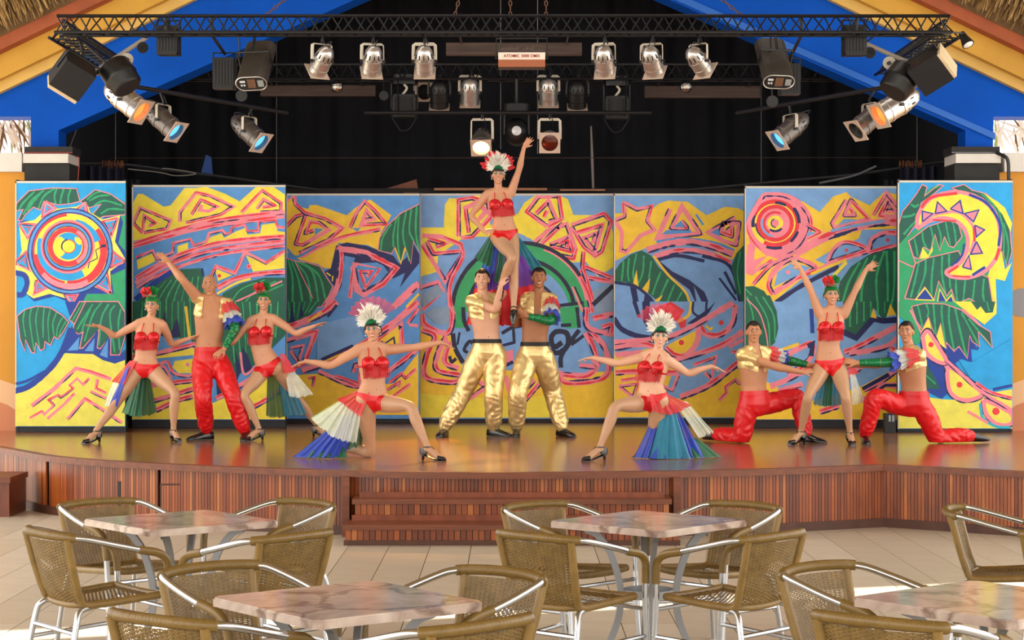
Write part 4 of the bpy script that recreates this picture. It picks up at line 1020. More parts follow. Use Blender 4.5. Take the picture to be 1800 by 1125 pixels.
def par(pos, direction, label, L=0.30, R=0.088, body=None, lens=None, frame=True, yoke_up=0.16, plate=None, spot=None, group='stage par cans', cable=True, domed=True, yoke=None, swing=0.0, name='par_can', hang=None):
    """par can: dome at the back, barrel, square gel frame at the front, yoke from above; pos = pivot"""
    body = body or M_silver; plate = plate or M_plate; yoke = yoke or M_yoke
    root = thing(name, label, 'stage light', group=group)
    pos = Vector(pos); dv = Vector(direction).normalized()
    R3 = frame_to(dv)
    M = Matrix.Translation(pos) @ R3.to_4x4()
    prof = [(0.0, -L * 0.56), (R * 0.35, -L * 0.55), (R * 0.68, -L * 0.47), (R * 0.9, -L * 0.34), (R * 0.98, -L * 0.2), (R * 0.98, -L * 0.12), (R * 1.05, -L * 0.115), (R * 1.05, -L * 0.05), (R * 1.0, -L * 0.045), (R, L * 0.18), (R * 1.05, L * 0.19), (R * 1.05, L * 0.24), (R, L * 0.25), (R, L * 0.42)]
    b = MB().lathe(prof[:-1] + [(R, L * 0.42), (R * 0.93, L * 0.42), (R * 0.93, L * 0.30)], M, 22)
    bo = b.build('barrel', body, root, smooth=True)
    if domed:
        sl = MB()
        for k in range(12):
            a = 2 * math.pi * k / 12
            Mk = M @ Matrix.Rotation(a, 4, 'Z') @ Matrix.Translation((R * 0.945, 0, -L * 0.285)) @ Matrix.Rotation(math.radians(16), 4, 'Y')
            sl.box((-0.004, -0.0045, -0.022), (0.004, 0.0045, 0.022), Mk)
            Mk = M @ Matrix.Rotation(a + 0.2, 4, 'Z') @ Matrix.Translation((R * 0.985, 0, -L * 0.16))
            sl.box((-0.003, -0.004, -0.004), (0.003, 0.004, 0.004), Mk)
        sl.build('vent_slots', M_slot, bo)['kind'] = 'stuff'
    lm = lens or M_lensoff
    MB().lathe([(0.0, L * 0.345), (R * 0.5, L * 0.34), (R * 0.92, L * 0.31)], M, 20).build('lens', lm, root, smooth=True)
    if frame:
        s = R * 1.13
        f = MB()
        n = 20
        inner = [(R * 0.9 * math.cos(2 * math.pi * k / n + math.pi / 4), R * 0.9 * math.sin(2 * math.pi * k / n + math.pi / 4)) for k in range(n)]
        outer = []
        for k in range(n):
            a = 2 * math.pi * k / n + math.pi / 4
            c, sn = math.cos(a), math.sin(a)
            t = s / max(abs(c), abs(sn)); outer.append((c * t, sn * t))
        vs = []
        for z in (L * 0.42, L * 0.435):
            vs += [M @ Vector((p[0], p[1], z)) for p in inner] + [M @ Vector((p[0], p[1], z)) for p in outer]
        fs = []
        for k in range(n):
            k2 = (k + 1) % n
            fs += [(k, k2, n + k2, n + k), (2 * n + k2, 2 * n + k, 3 * n + k, 3 * n + k2), (n + k, n + k2, 3 * n + k2, 3 * n + k), (k2, k, 2 * n + k, 2 * n + k2)]
        f.add(vs, fs)
        f.build('gel_frame', plate, root)
    # yoke: bracket in the plane of the horizontal pivot axis
    ax = Vector((0, 0, 1)).cross(dv)
    ax = ax.normalized() if ax.length > 0.1 else Vector((1, 0, 0))
    top = Vector((swing, 0, 1)).normalized() * yoke_up
    Rw = R * 1.16
    y = MB().tube([pos + ax * Rw - top.normalized() * 0.015, pos + ax * Rw + top * 0.55, pos + ax * Rw * 0.98 + top * 0.93, pos + ax * Rw * 0.84 + top, pos - ax * Rw * 0.84 + top, pos - ax * Rw * 0.98 + top * 0.93, pos - ax * Rw + top * 0.55, pos - ax * Rw - top.normalized() * 0.015], 0.011, 6, flat=(1.4, 0.5))
    yo = y.build('yoke', yoke, root, smooth=True)
    for sg in (-1, 1):
        Mk = Matrix.Translation(pos + ax * sg * (Rw + 0.004)) @ frame_to(ax).to_4x4()
        MB().lathe([(0.0, -0.012), (0.017, -0.012), (0.017, 0.012), (0.0, 0.012)], Mk, 10).build('pivot_knob', M_blk, root)
    hk = MB()
    hk.tube([pos + top, pos + top + Vector((0, 0, 0.04)), Vector(hang) if hang is not None else pos + top + Vector((0.012, 0, 0.09))], 0.011, 7); hk.build('hanging_hook', M_blk, root)
    if cable:
        back = pos - dv * L * 0.54
        MB().tube(cr([back, back + Vector((0.03, -0.02, 0.06)), pos + top + Vector((0.03, -0.02, 0.0)), pos + top + Vector((0.0, 0, 0.1))], 6), 0.005, 5).build('cable', M_cable, root)
    if spot:
        ld = bpy.data.lights.new('spot', 'SPOT'); ld.energy = spot[0]; ld.color = spot[1]; ld.spot_size = math.radians(spot[2]); ld.spot_blend = 0.6; ld.shadow_soft_size = 0.07
        lo = bpy.data.objects.new('beam', ld); COL.objects.link(lo); lo.parent = root
        lo.location = pos + dv * (L * 0.46); lo.rotation_euler = dv.to_track_quat('-Z', 'Y').to_euler()
    return root

def hang_bar(a, b, ties, lab, m=None):
    r = thing('lighting_bar', lab, 'bar')
    MB().tube([a, b], 0.022, 9).build('pipe', m or M_trussb, r, smooth=True)
    for p, q in ties: MB().tube([p, q], 0.012, 6).build('tie', m or M_trussb, r)
    return r
BL = [P(212, 148, 18.95), P(505, 198, 21.0)]
BR = [P(1588, 148, 18.95), P(1295, 198, 21.0)]
hang_bar(BL[0], BL[1], [(BL[0], Vector((X(100, DF) + 0.13, BL[0].y, zf - 0.165)))], 'dark pipe slanting back from the left side truss, carrying lamps')
hang_bar(BR[0], BR[1], [(BR[0], Vector((X(1672, DF) - 0.13, BR[0].y, zf - 0.165)))], 'dark pipe slanting back from the right side truss, carrying lamps')
hang_bar(P(640, 198, DB - 0.3), P(1145, 198, DB - 0.3), [(P(700, 198, DB - 0.3), Vector((X(700, DB), DB - 0.1, zb_ - 0.18))), (P(1100, 198, DB - 0.3), Vector((X(1100, DB), DB - 0.1, zb_ - 0.18)))], 'thin dark pipe below the rear truss, above the lifted dancer')
def on(B, x):
    t = (x - B[0].x) / (B[1].x - B[0].x); return B[0].lerp(B[1], max(0, min(1, t)))
Z_PAR = 108
for px, dv, lab, kw in (
        (566, (-0.42, 0.62, -0.66), 'silver par can on the front truss tilted left, leftmost of six', {}),
        (655, (-0.14, 0.66, -0.73), 'silver par can on the front truss, second from the left', {}),
        (746, (0.0, 0.66, -0.75), 'silver par can on the front truss, third from the left beside the strobe', {}),
        (1062, (0.10, 0.66, -0.74), 'silver par can on the front truss, first right of the strobe', {}),
        (1146, (0.26, 0.64, -0.72), 'silver par can on the front truss with a warm lit gel frame', {'spot': (60, (1.0, 0.75, 0.4), 60)}),
        (1228, (0.55, 0.56, -0.62), 'silver par can on the front truss tilted right, rightmost of six', {})):
    par(P(px, Z_PAR, DF), dv, lab, hang=(X(px, DF), DF + 0.10, zf - 0.165), **kw)
# rear row
for px, py, lab, b in ((826, 163, 'silver par can on the rear bar left of centre', M_silver), (964, 163, 'silver par can on the rear bar right of centre', M_silver), (772, 168, 'black par can on the rear bar with a pale gel frame', M_blk), (1015, 168, 'black par can on the rear bar with a glowing lower edge', M_blk)):
    par(P(px, py, DB), (0, 0.45, -0.89), lab, R=0.105, L=0.33, body=b, yoke=M_yoke if b is M_silver else M_blk, yoke_up=0.19, hang=(X(px, DB), DB - 0.1 if b is M_silver else DB + 0.1, zb_ - 0.18))
par(P(746, 162, DB + 0.42), (0.05, -0.97, -0.1), 'open par can frame facing front beside the black can', R=0.10, L=0.26, body=M_blk, lens=M_slot, hang=(X(748, DB), DB + 0.1, zb_ - 0.18))
# front facing pair
par(P(847, 247, DB - 0.3), (-0.05, -0.72, -0.69), 'par can glowing warm orange above the lifted dancer', R=0.105, L=0.32, body=M_dull, lens=M_lwarm, yoke_up=0.24, hang=P(847, 199, DB - 0.3), spot=(1100, (1.0, 0.42, 0.12), 38))
par(P(966, 247, DB - 0.3), (0.0, -0.93, -0.28), 'par can with a dark red unlit lens right of the lifted dancer', R=0.105, L=0.32, body=M_dull, lens=M_lensred, yoke_up=0.24, hang=P(966, 199, DB - 0.3))
# side cans
DS = 19.6
par(P(287, 212, on(BL, P(287, 212, DS).x).y), (0.72, -0.30, -0.62), 'grey par can with a blue lit lens at the left', L=0.46, R=0.105, body=M_dull, lens=M_lblue, spot=(40, (0.4, 0.75, 1.0), 40), hang=on(BL, P(287, 212, DS).x))
par(P(438, 232, on(BL, P(438, 232, DS + 0.6).x).y), (0.70, -0.34, -0.62), 'grey par can with a blue lit lens hanging left of the curtain', L=0.46, R=0.108, body=M_dull, lens=M_lblue, hang=on(BL, P(438, 232, DS + 0.6).x))
par(P(1389, 228, on(BR, P(1389, 228, DS + 0.6).x).y), (-0.72, -0.32, -0.60), 'grey par can with a blue lit lens at the right', L=0.46, R=0.108, body=M_dull, lens=M_lblue, hang=on(BR, P(1389, 228, DS + 0.6).x))
par(P(1528, 210, on(BR, P(1528, 210, DS).x).y), (-0.72, -0.30, -0.60), 'grey par can with an empty dark lens at the right', L=0.46, R=0.105, body=M_dull, hang=on(BR, P(1528, 210, DS).x))
par(P(222, 177, on(BL, P(222, 177, DS - 0.5).x).y), (0.74, -0.26, -0.55), 'bright silver par can with an orange lens below the left speaker', L=0.48, R=0.118, body=M_silver, lens=M_lorg, spot=(50, (1.0, 0.4, 0.1), 45), hang=on(BL, P(222, 177, DS - 0.5).x))
par(P(1574, 186, on(BR, P(1574, 186, DS - 0.5).x).y), (-0.80, -0.26, -0.48), 'bright silver par can with an orange lens below the right speaker', L=0.50, R=0.118, body=M_silver, lens=M_lorg, spot=(50, (1.0, 0.4, 0.1), 45), hang=on(BR, P(1574, 186, DS - 0.5).x))

# ---- strobe with its name plate
r = thing('strobe_light', 'wide strobe light with a name plate under the front truss', 'stage light')
c = P(917, 104, DF)
W2 = 41 * DF / F; 
MB().box((c.x - W2, DF - 0.10, c.z - 0.085), (c.x + W2, DF + 0.12, c.z + 0.07)).build('housing', mat('strobe_body', '3c2a24', 0.5), r)
pl = MB().box((c.x - W2, DF - 0.113, c.z - 0.018), (c.x + W2, DF - 0.10, c.z + 0.047)).build('name_plate', mat('name_plate', 'f3ddcf', 0.5), r)
MB().box((c.x - W2, DF - 0.112, c.z - 0.085), (c.x + W2, DF - 0.10, c.z - 0.019)).build('reflector', mat('strobe_copper', '9a5a3c', 0.3, metal=0.6), r)
fd = bpy.data.curves.new('lettering', 'FONT'); fd.body = 'ATOMIC 3000 DMX'; fd.size = 0.066; fd.align_x = 'CENTER'; fd.align_y = 'CENTER'; fd.extrude = 0.001; fd.offset = 0.0012
fo = bpy.data.objects.new('lettering_source', fd); COL.objects.link(fo)
dg = bpy.context.evaluated_depsgraph_get()
tm = bpy.data.meshes.new_from_object(fo.evaluated_get(dg))
bpy.data.objects.remove(fo)
tm.materials.clear(); tm.materials.append(mat('lettering_red', '9c3a2c', 0.6))
lt = link('lettering', tm, pl)
lt.matrix_parent_inverse = Matrix.Identity(4)
lt.location = (c.x, DF - 0.1145, c.z + 0.014); lt.rotation_euler = (math.radians(90), 0, 0)
xs = [v.co.x for v in tm.vertices]
k_ = (2 * W2 * 0.78) / (max(xs) - min(xs)); lt.scale = (k_, min(k_, 1.1), 1)
yk = MB().tube([(c.x - W2 - 0.02, DF, c.z), (c.x - W2 - 0.02, DF, c.z + 0.19), (c.x + W2 + 0.02, DF, c.z + 0.19), (c.x + W2 + 0.02, DF, c.z)], 0.008, 6); yk.build('yoke', M_blk, r)
ht = MB()
rr = random.Random(5)
for k in range(14): ht.box((c.x - W2 + 0.03 + k * 0.028, DF - 0.07, c.z + 0.07), (c.x - W2 + 0.05 + k * 0.028, DF + 0.05, c.z + 0.075 + rr.random() * 0.03))
ht.build('heat_sink', mat('sink', '5a4a44', 0.5, metal=0.4), r)
# ---- wooden battens
for x0, x1, y0, y1, d, lab in ((784, 1023, 75, 96, DF + 0.8, 'brown batten behind the strobe'), (458, 660, 150, 169, DB + 0.5, 'long dark batten under the rear truss at the left'), (1133, 1336, 151, 172, DB + 0.5, 'long dark batten under the rear truss at the right')):
    b = MB().box((X(x0, d), d, Zp(y1, d)), (X(x1, d), d + 0.10, Zp(y0, d))); b.box((X(x0, d), d - 0.02, Zp(y1, d)), (X(x1, d), d, Zp(y1, d) + 0.03))
    zt_ = (zf - 0.165) if d < 20 else (zb_ - 0.18); yt_ = DF + 0.1 if d < 20 else DB + 0.1
    for xx in (X(x0, d) + 0.15, X(x1, d) - 0.15): b.tube([(xx, d + 0.03, Zp(y0, d) - 0.01), (xx, yt_, zt_)], 0.008, 5)
    tag(b.build('batten', M_wood), lab, 'batten')
# ---- scanners: long stadium-section housings with a connector plate
def stadium(w, h, n=8):
    pts = []
    for sg, a0 in ((1, -90), (-1, 90)):
        for k in range(n + 1):
            a = math.radians(a0 + 180 * k / n)
            pts.append((sg * (w - h) + h * math.cos(a), h * math.sin(a)))
    return pts
def scanner(px, py, d, dv, lab):
    r = thing('scanner_light', lab, 'stage light')
    M = Matrix.Translation(P(px, py, d)) @ frame_to(dv, (0, 0.2, 1)).to_4x4()
    st = stadium(0.145, 0.075)
    MB().prism([M @ Vector((x, y, -0.02)) for x, y in st], M.to_3x3() @ Vector((0, 0, 0.55))).build('housing', mat('scanner_body', '3d3731', 0.5, metal=0.3, var=0.3, vscale=5), r)
    st2 = stadium(0.14, 0.07)
    pb = MB().prism([M @ Vector((x, y, -0.035)) for x, y in st2], M.to_3x3() @ Vector((0, 0, 0.02))).build('connector_plate', M_blk2, r)
    rim = MB().tube([M @ Vector((x, y, -0.036)) for x, y in st], 0.006, 5, closed=True); rim.build('plate_rim', M_silver, r)
    f = MB(); f.cur = 0
    f.box((-0.04, -0.045, -0.04), (0.035, 0.05, -0.034), M); f.build('fan_grille', mat('fan_rust', '6b4a35', 0.7, bump=0.5, bscale=80), pb)
    f = MB(); f.box((-0.115, -0.035, -0.04), (-0.06, 0.035, -0.034), M); f.build('sticker', mat('sticker', '8f9492', 0.6), pb)
    f = MB()
    for a, b in ((0.06, 0.012), (0.085, 0.012)): f.box((a, b - 0.035, -0.042), (a + 0.015, b - 0.018, -0.034), M)
    f.box((0.055, 0.015, -0.04), (0.105, 0.035, -0.034), M)
    f.build('socket_row', mat('socket_white', 'd8dcdc', 0.5), pb)
    br = MB().tube([M @ Vector((-0.15, 0.0, 0.25)), M @ Vector((-0.15, 0.15, 0.25)), M @ Vector((0.15, 0.15, 0.25)), M @ Vector((0.15, 0.0, 0.25))], 0.012, 6); br.build('bracket', M_blk, r)
    MB().tube([M @ Vector((0, 0.15, 0.25)), Vector((P(px, py, d).x, DF + 0.1, zf - 0.165))], 0.014, 6).build('hanger', M_blk, r)
    return r
scanner(443, 143, DF - 0.1, (0.06, 0.62, 0.60), 'long grey scanner light with round ended plate at the left of the truss')
scanner(1368, 140, DF - 0.1, (-0.05, 0.62, 0.62), 'long grey scanner light with round ended plate at the right of the truss')
# ---- moving lights hanging in the middle
def mover(px, py, d, lab, top_rad=0.14, h=0.26):
    r = thing('moving_light', lab, 'stage light')
    c = P(px, py, d)
    M = Matrix.Translation(c)
    bd = MB().prism([c + Vector((x, y, -h / 2)) for x, y in stadium(0.155, 0.11)], (0, 0, h)).build('lamp_body', M_blk2, r)
    fins = MB()
    for k in range(13): fins.box((c.x - 0.13 + k * 0.021, d - 0.117, c.z - h / 2 + 0.02), (c.x - 0.121 + k * 0.021, d - 0.108, c.z + h / 2 - 0.03))
    fins.build('cooling_fins', M_blk, bd)['kind'] = 'stuff'
    MB().prism([c + Vector((x, y, h / 2 + 0.12)) for x, y in stadium(0.155, 0.10)], (0, 0, 0.11)).build('base_housing', M_blk, r)
    MB().tube([c + Vector((0, 0, h / 2 + 0.2)), Vector((c.x, DB - 0.1, zb_ - 0.18))], 0.02, 8).build('clamp', M_blk, r)
    for sg in (-1, 1): MB().box((c.x + sg * 0.15 - 0.008, d - 0.03, c.z - 0.03), (c.x + sg * 0.15 + 0.008, d + 0.03, c.z + h / 2 + 0.14)).build('fork_arm', M_blk, r)
    MB().tube(cr([c + Vector((0, -0.05, h / 2 + 0.12)), c + Vector((0.03, -0.06, h / 2 + 0.07)), c + Vector((-0.02, -0.05, h / 2))], 6), 0.014, 6).build('cable', M_yoke, r)
    MB().tube(cr([c + Vector((-0.14, 0, -h / 2)), c + Vector((-0.05, 0, -h / 2 - 0.14)), c + Vector((0.05, 0, -h / 2 - 0.13)), c + Vector((0.14, 0, -h / 2))], 6), 0.006, 5).build('safety_wire', M_cable, r)
    return r
mover(711, 187, DB + 0.05, 'dark moving light hanging left of the centre lamps')
mover(1084, 190, DB + 0.05, 'dark moving light hanging right of the centre lamps')
r = thing('moving_light', 'round black moving head right behind the lifted dancer', 'stage light')
c = P(908, 232, DB)
MB().ball(c, (0.145, 0.13, 0.165)).build('head', M_blk, r, smooth=True)
MB().lathe([(0, 0.0), (0.05, 0.0), (0.055, 0.02), (0.0, 0.03)], Matrix.Translation(c + Vector((0, -0.135, 0.0))) @ Matrix.Rotation(math.radians(90), 4, 'X'), 16).build('lens', M_glass, r, smooth=True)
MB().prism([c + Vector((x, y, 0.20)) for x, y in stadium(0.14, 0.1)], (0, 0, 0.12)).build('base_housing', M_blk2, r)
MB().tube([c + Vector((0, 0, 0.3)), Vector((c.x, DB - 0.1, zb_ - 0.18))], 0.02, 8).build('clamp', M_blk, r)
for sg in (-1, 1): MB().box((c.x + sg * 0.14 - 0.01, c.y - 0.04, c.z - 0.03), (c.x + sg * 0.14 + 0.01, c.y + 0.04, c.z + 0.2)).build('fork_arm', M_blk, r)
# ---- mirror balls and small spots
for px, lab in ((592, 'small mirror ball beside the leftmost par can'), (1206, 'small mirror ball beside the rightmost par can')):
    c = P(px, 139, DB - 0.1); c.z = zb_ - 0.27
    r = thing('mirror_ball', lab, 'mirror ball')
    MB().ball(c, 0.072, None, 12, 8).build('mirrored_sphere', M_mirror, r)
    MB().tube([c + Vector((0, 0, 0.07)), Vector((c.x, DB - 0.1, zb_ - 0.17))], 0.005, 5).build('cord', M_cable, r)
for px, py, d, lab in ((675, 168, DB, 'small round spot under the rear truss left of the moving light'), (1357, 178, DF, 'small round lamp under the right scanner'), (425, 168, DF + 0.3, 'small round lamp under the left scanner')):
    c = P(px, py, d)
    r = thing('small_spot', lab, 'stage light')
    M = Matrix.Translation(c) @ frame_to((0, -1, -0.15)).to_4x4()
    MB().lathe([(0, -0.08), (0.03, -0.07), (0.055, 0), (0.055, 0.03), (0.045, 0.03)], M, 14).build('shell', M_blk2, r, smooth=True)
    MB().lathe([(0, 0.028), (0.047, 0.02)], M, 14).build('lens', mat('small_lens', '7f97a2', 0.15, coat=1.0), r, smooth=True)
    MB().tube([c, Vector((c.x, DB - 0.1, zb_ - 0.18)) if d == DB else Vector((c.x, DF + 0.1, zf - 0.165))], 0.008, 5).build('stem', M_blk, r)
# ---- black boxes hanging from the rig
def boxlight(px, py, d, w, h, lab, rot=0.0):
    r = thing('floodlight_box', lab, 'stage light')
    c = P(px, py, d)
    MB().box((c.x - w / 2, d - 0.12, c.z - h / 2), (c.x + w / 2, d + 0.12, c.z + h / 2)).build('housing', M_blk2, r)
    f = MB()
    for k in range(6): f.box((c.x - w * 0.42 + k * w * 0.15, d - 0.128, c.z - h * 0.4), (c.x - w * 0.36 + k * w * 0.15, d - 0.12, c.z + h * 0.4))
    f.build('ribs', M_blk, r)['kind'] = 'stuff'
    MB().tube([(c.x - w / 2 - 0.012, d, c.z), (c.x - w / 2 - 0.012, d, c.z + h / 2 + 0.06), (c.x + w / 2 + 0.012, d, c.z + h / 2 + 0.06), (c.x + w / 2 + 0.012, d, c.z)], 0.009, 6).build('bracket', M_blk, r)
    MB().tube([(c.x, d, c.z + h / 2 + 0.05), (c.x, DF + 0.1, zf - 0.165), (c.x, DF + 0.1, zf + 0.01)], 0.016, 7).build('clamp', M_blk, r)
    MB().box((c.x - w * 0.48, d - 0.135, c.z - h / 2 - 0.012), (c.x + w * 0.48, d - 0.02, c.z - h / 2)).build('barn_door', M_blk, r)
boxlight(297, 72, DF + 0.25, 0.19, 0.26, 'small black floodlight box hanging through the left of the front truss')
boxlight(1501, 72, DF + 0.25, 0.20, 0.27, 'small black floodlight box hanging through the right of the front truss')
boxlight(395, 130, DF + 0.9, 0.20, 0.29, 'black box speaker beside the left scanner')
boxlight(1387, 140, DF + 0.9, 0.19, 0.29, 'black box speaker behind the right scanner')
# ---- speakers and drum projectors on the side trusses
def speaker(s):
    side = 'left' if s < 0 else 'right'
    r = thing('hanging_speaker', 'black tilted speaker cabinet with a pale grille at the %s end of the truss' % side, 'speaker')
    d = DF + 0.35
    c = P(127 if s < 0 else 1637, 133 if s < 0 else 124, d)
    # tilt within the picture and turned towards the audience
    M = Matrix.Translation(c) @ Matrix.Rotation(math.radians(-32 * s), 4, 'Y') @ Matrix.Rotation(math.radians(-28 * s), 4, 'Z') @ Matrix.Rotation(math.radians(18), 4, 'X')
    MB().box((-0.16, -0.13, -0.15), (0.16, 0.15, 0.15), M).build('cabinet', mat('speaker_cabinet', '191b1f', 0.5, var=0.15, vscale=10), r)
    g_ = MB(); g_.box((-0.15, -0.125, -0.185), (0.15, 0.145, -0.15), M) if s < 0 else g_.box((0.16, -0.125, -0.14), (0.19, 0.145, 0.14), M)
    g_.build('grille', mat('speaker_wood', 'd8c09a' if s < 0 else '8d8984', 0.6, var=0.12, vscale=5, stretch=(1, 8, 1)), r)
    br = MB().tube([M @ Vector((-0.17, 0, 0)), M @ Vector((-0.17, 0, 0.2)), M @ Vector((0.17, 0, 0.2)), M @ Vector((0.17, 0, 0))], 0.012, 6); br.build('bracket', M_blk, r)
    MB().tube([M @ Vector((0, 0, 0.2)), Vector((X(100 if s < 0 else 1672, DF) - s * 0.13, d, zf - 0.165))], 0.012, 6).build('hanger', M_blk, r)
    # drum projector
    r2 = thing('drum_projector', 'black drum shaped projector under the %s side truss' % side, 'stage light')
    c2 = P(212 if s < 0 else 1582, 135 if s < 0 else 143, d + 0.15)
    M2 = Matrix.Translation(c2) @ frame_to((-0.75 * s, -0.25, 0.55)).to_4x4()
    MB().lathe([(0, -0.15), (0.135, -0.15), (0.155, -0.13), (0.16, -0.02), (0.165, -0.01), (0.165, 0.02), (0.155, 0.03), (0.15, 0.12), (0.13, 0.14), (0, 0.14)], Matrix.Translation(c2) @ frame_to((-s * 0.55, -0.2, -0.75)).to_4x4() @ Matrix.Scale(1.0, 4), 20).build('drum', M_blk, r2, smooth=True)
    MB().box((-0.06, -0.05, -0.18), (0.06, 0.05, -0.12), Matrix.Translation(c2) @ frame_to((-s * 0.55, -0.2, -0.75)).to_4x4()).build('rear_box', M_blk2, r2)
    MB().tube([c2, Vector((X(100 if s < 0 else 1672, DF) - s * 0.13, c2.y, zf - 0.165))], 0.012, 6).build('hanger', M_blk, r2)
    # bar with round discs
    r3 = thing('lamp_bar', 'pale flat bar with round lamps slanting from the %s of the front truss' % side, 'lamp bar')
    a = P(166 if s < 0 else 1634, 126, d + 0.3); b = P(258 if s < 0 else 1520, 66 if s < 0 else 76, d + 0.3)
    MB().tube([b, Vector((b.x, DF + 0.1, zf - 0.165))], 0.008, 6).build('tie', M_blk, r3)
    MB().tube([a, b], 0.022, 6, flat=(1.0, 0.4)).build('bar', mat('bar_grey', '9b938b', 0.5, metal=0.3), r3)
    for t, rad, m_, off in ((0.62, 0.062, M_yoke, -0.085), (0.92, 0.055, M_blk2, -0.07), (0.05, 0.035, M_yoke, -0.02)):
        p = a + (b - a) * t + Vector((0, 0, off))
        Mp = Matrix.Translation(p) @ frame_to((-s * 0.35, -0.9, -0.2)).to_4x4()
        dd = MB().lathe([(0, -0.03), (rad * 0.8, -0.02), (rad, 0.0), (rad, 0.008), (0, 0.012)], Mp, 16).build('round_lamp', m_, r3, smooth=True)
        MB().lathe([(0, 0.012), (0.02, 0.012), (0.018, 0.05), (0, 0.05)], Mp, 8).build('socket', M_blk, dd)
        MB().tube([p, p + Vector((0, 0, -off))], 0.007, 5).build('stem', M_blk, r3)
speaker(-1); speaker(1)
# small clip spot at far right
r = thing('clip_spot', 'small black spot with a white bulb at the right tip of the truss', 'stage light')
c = P(1697, 70, DF)
M = Matrix.Translation(c) @ frame_to((0.35, -0.45, -0.82)).to_4x4()
MB().lathe([(0, -0.08), (0.03, -0.08), (0.04, -0.02), (0.06, 0.06), (0.055, 0.06)], M, 14).build('shade', M_blk, r, smooth=True)
MB().lathe([(0, 0.075), (0.03, 0.07), (0.056, 0.055)], M, 14).build('bulb', mat('bulb_white', 'e8e8e4', 0.3), r, smooth=True)
MB().tube([c - Vector((0.02, 0, -0.06)), Vector((X(1670, DF), DF - 0.1, zf - 0.165))], 0.008, 5).build('arm', M_blk, r)

# ---- clutter above the backdrops, curtain rails, wires, ledge cases
def pipe(name, pts, rad, m, lab, cat):
    return tag(MB().tube(cr(pts, 8), rad, 7).build(name, m, smooth=True), lab, cat)
pipe('curtain_rail', [Vector((-5.15, 22.0, Zp(287, 22.0))), P(215, 289, 22.2), P(300, 300, 22.5), P(400, 312, 22.8), P(560, 334, 23.2)], 0.018, M_blk2, 'dark curtain rail above the left backdrops', 'rail')
pipe('curtain_rail', [Vector((5.15, 22.0, Zp(286, 22.0))), P(1648, 286, 22.2), P(1500, 307, 22.5), P(1380, 318, 22.8), P(1200, 335, 23.2)], 0.018, M_blk2, 'dark curtain rail above the right backdrops', 'rail')
pipe('cable', [P(225, 297, 22.0), P(280, 303, 22.2), P(310, 309, 22.3), P(345, 305, 22.3), P(300, 297, 22.3), P(285, 296, 22.3)], 0.007, mat('cable_grey', '6f6a66', 0.6), 'loose grey cable lying over the left backdrops', 'cable')
pipe('metal_pipe', [P(1440, 322, 22.4), P(1500, 309, 22.4), P(1540, 292, 22.4)], 0.014, mat('pipe_grey', '5b5b60', 0.5), 'grey pipe lying above the right backdrops', 'pipe')
b = MB().box((X(430, 23.4), 23.4, Zp(340, 23.4)), (X(1370, 23.4), 23.6, Zp(331, 23.4)))
tag(b.build('support_beam', mat('dark_beam', '1e1614', 0.8)), 'dark beam running behind the tops of the centre backdrops', 'beam')
for x0, x1, y0, y1, lab in ((762, 962, 329, 333, 'thin plank lying above the centre backdrop'), (985, 1065, 331, 334, 'short thin board lying right of the long plank'), (708, 740, 337, 341, 'small pale slat at the corner of the centre backdrop')):
    b = MB().box((X(x0, 23.1), 23.25, Zp(y1, 23.1)), (X(x1, 23.1), 23.38, Zp(y0, 23.1)))
    tag(b.build('plank', mat('plank_pale', '9a6a4c', 0.7, var=0.2)), lab, 'plank')
b = MB().prism([P(680, 331, 23.5), P(735, 331, 23.5), P(732, 315, 23.5), P(726, 317, 23.5)], (0, 0.06, 0))
tag(b.build('wooden_wedge', mat('wedge', '6d3a22', 0.6, var=0.2)), 'brown wooden wedge above the left of the centre backdrop', 'wood piece')
b = MB().tube([P(1039, 222, 25.85), P(1041, 278, 25.7), P(1043, 340, 25.5), Vector((P(1043, 340, 25.5).x, 25.3, HS))], [0.012, 0.02, 0.016, 0.016], 6)
tag(b.build('leaning_rod', mat('rod_pale', 'c9b6ae', 0.5)), 'pale upright rod leaning against the back curtain', 'rod')
b = MB().prism([P(352, 309, 22.72), P(374, 311, 22.72), P(371, 276, 22.72), P(362, 272, 22.72)], (0, 0.04, 0))
tag(b.build('blue_cloth', mat('blue_cloth', '1c3f7c', 0.8)), 'small blue cloth hanging above the left backdrop', 'cloth')
for px, y0, y1, d, lab in ((203, 195, 282, 23.0, 'thin wire hanging at the left of the curtain'), (486, 178, 320, 24.4, 'thin wire hanging left of centre'), (1338, 195, 322, 24.4, 'thin wire hanging right of centre'), (1612, 195, 285, 23.0, 'thin wire hanging at the right of the curtain'), (127, 226, 262, WY + 0.45, 'slanting grey wire beside the left post'), (880, 155, 262, DB + 0.2, 'hanging cord left of the moving head'), (945, 170, 270, DB + 0.2, 'hanging cord right of the moving head')):
    sl = 8 if px == 127 else 0
    p0 = P(px + sl, y0, d)
    if not sl: p0.z = 6.36
    tag(MB().tube([p0, P(px - sl * 0.7, y1, d)], 0.006, 5).build('wire', mat('wire_grey', '6a6a6e', 0.6)), lab, 'wire')
tag(MB().tube([(-5.17, 24.8, Zp(278, 24.8)), (5.17, 24.8, Zp(277, 24.8))], 0.005, 5).build('wire', mat('wire_rust', '5c4038', 0.7)), 'long thin wire stretched across the back curtain', 'wire')
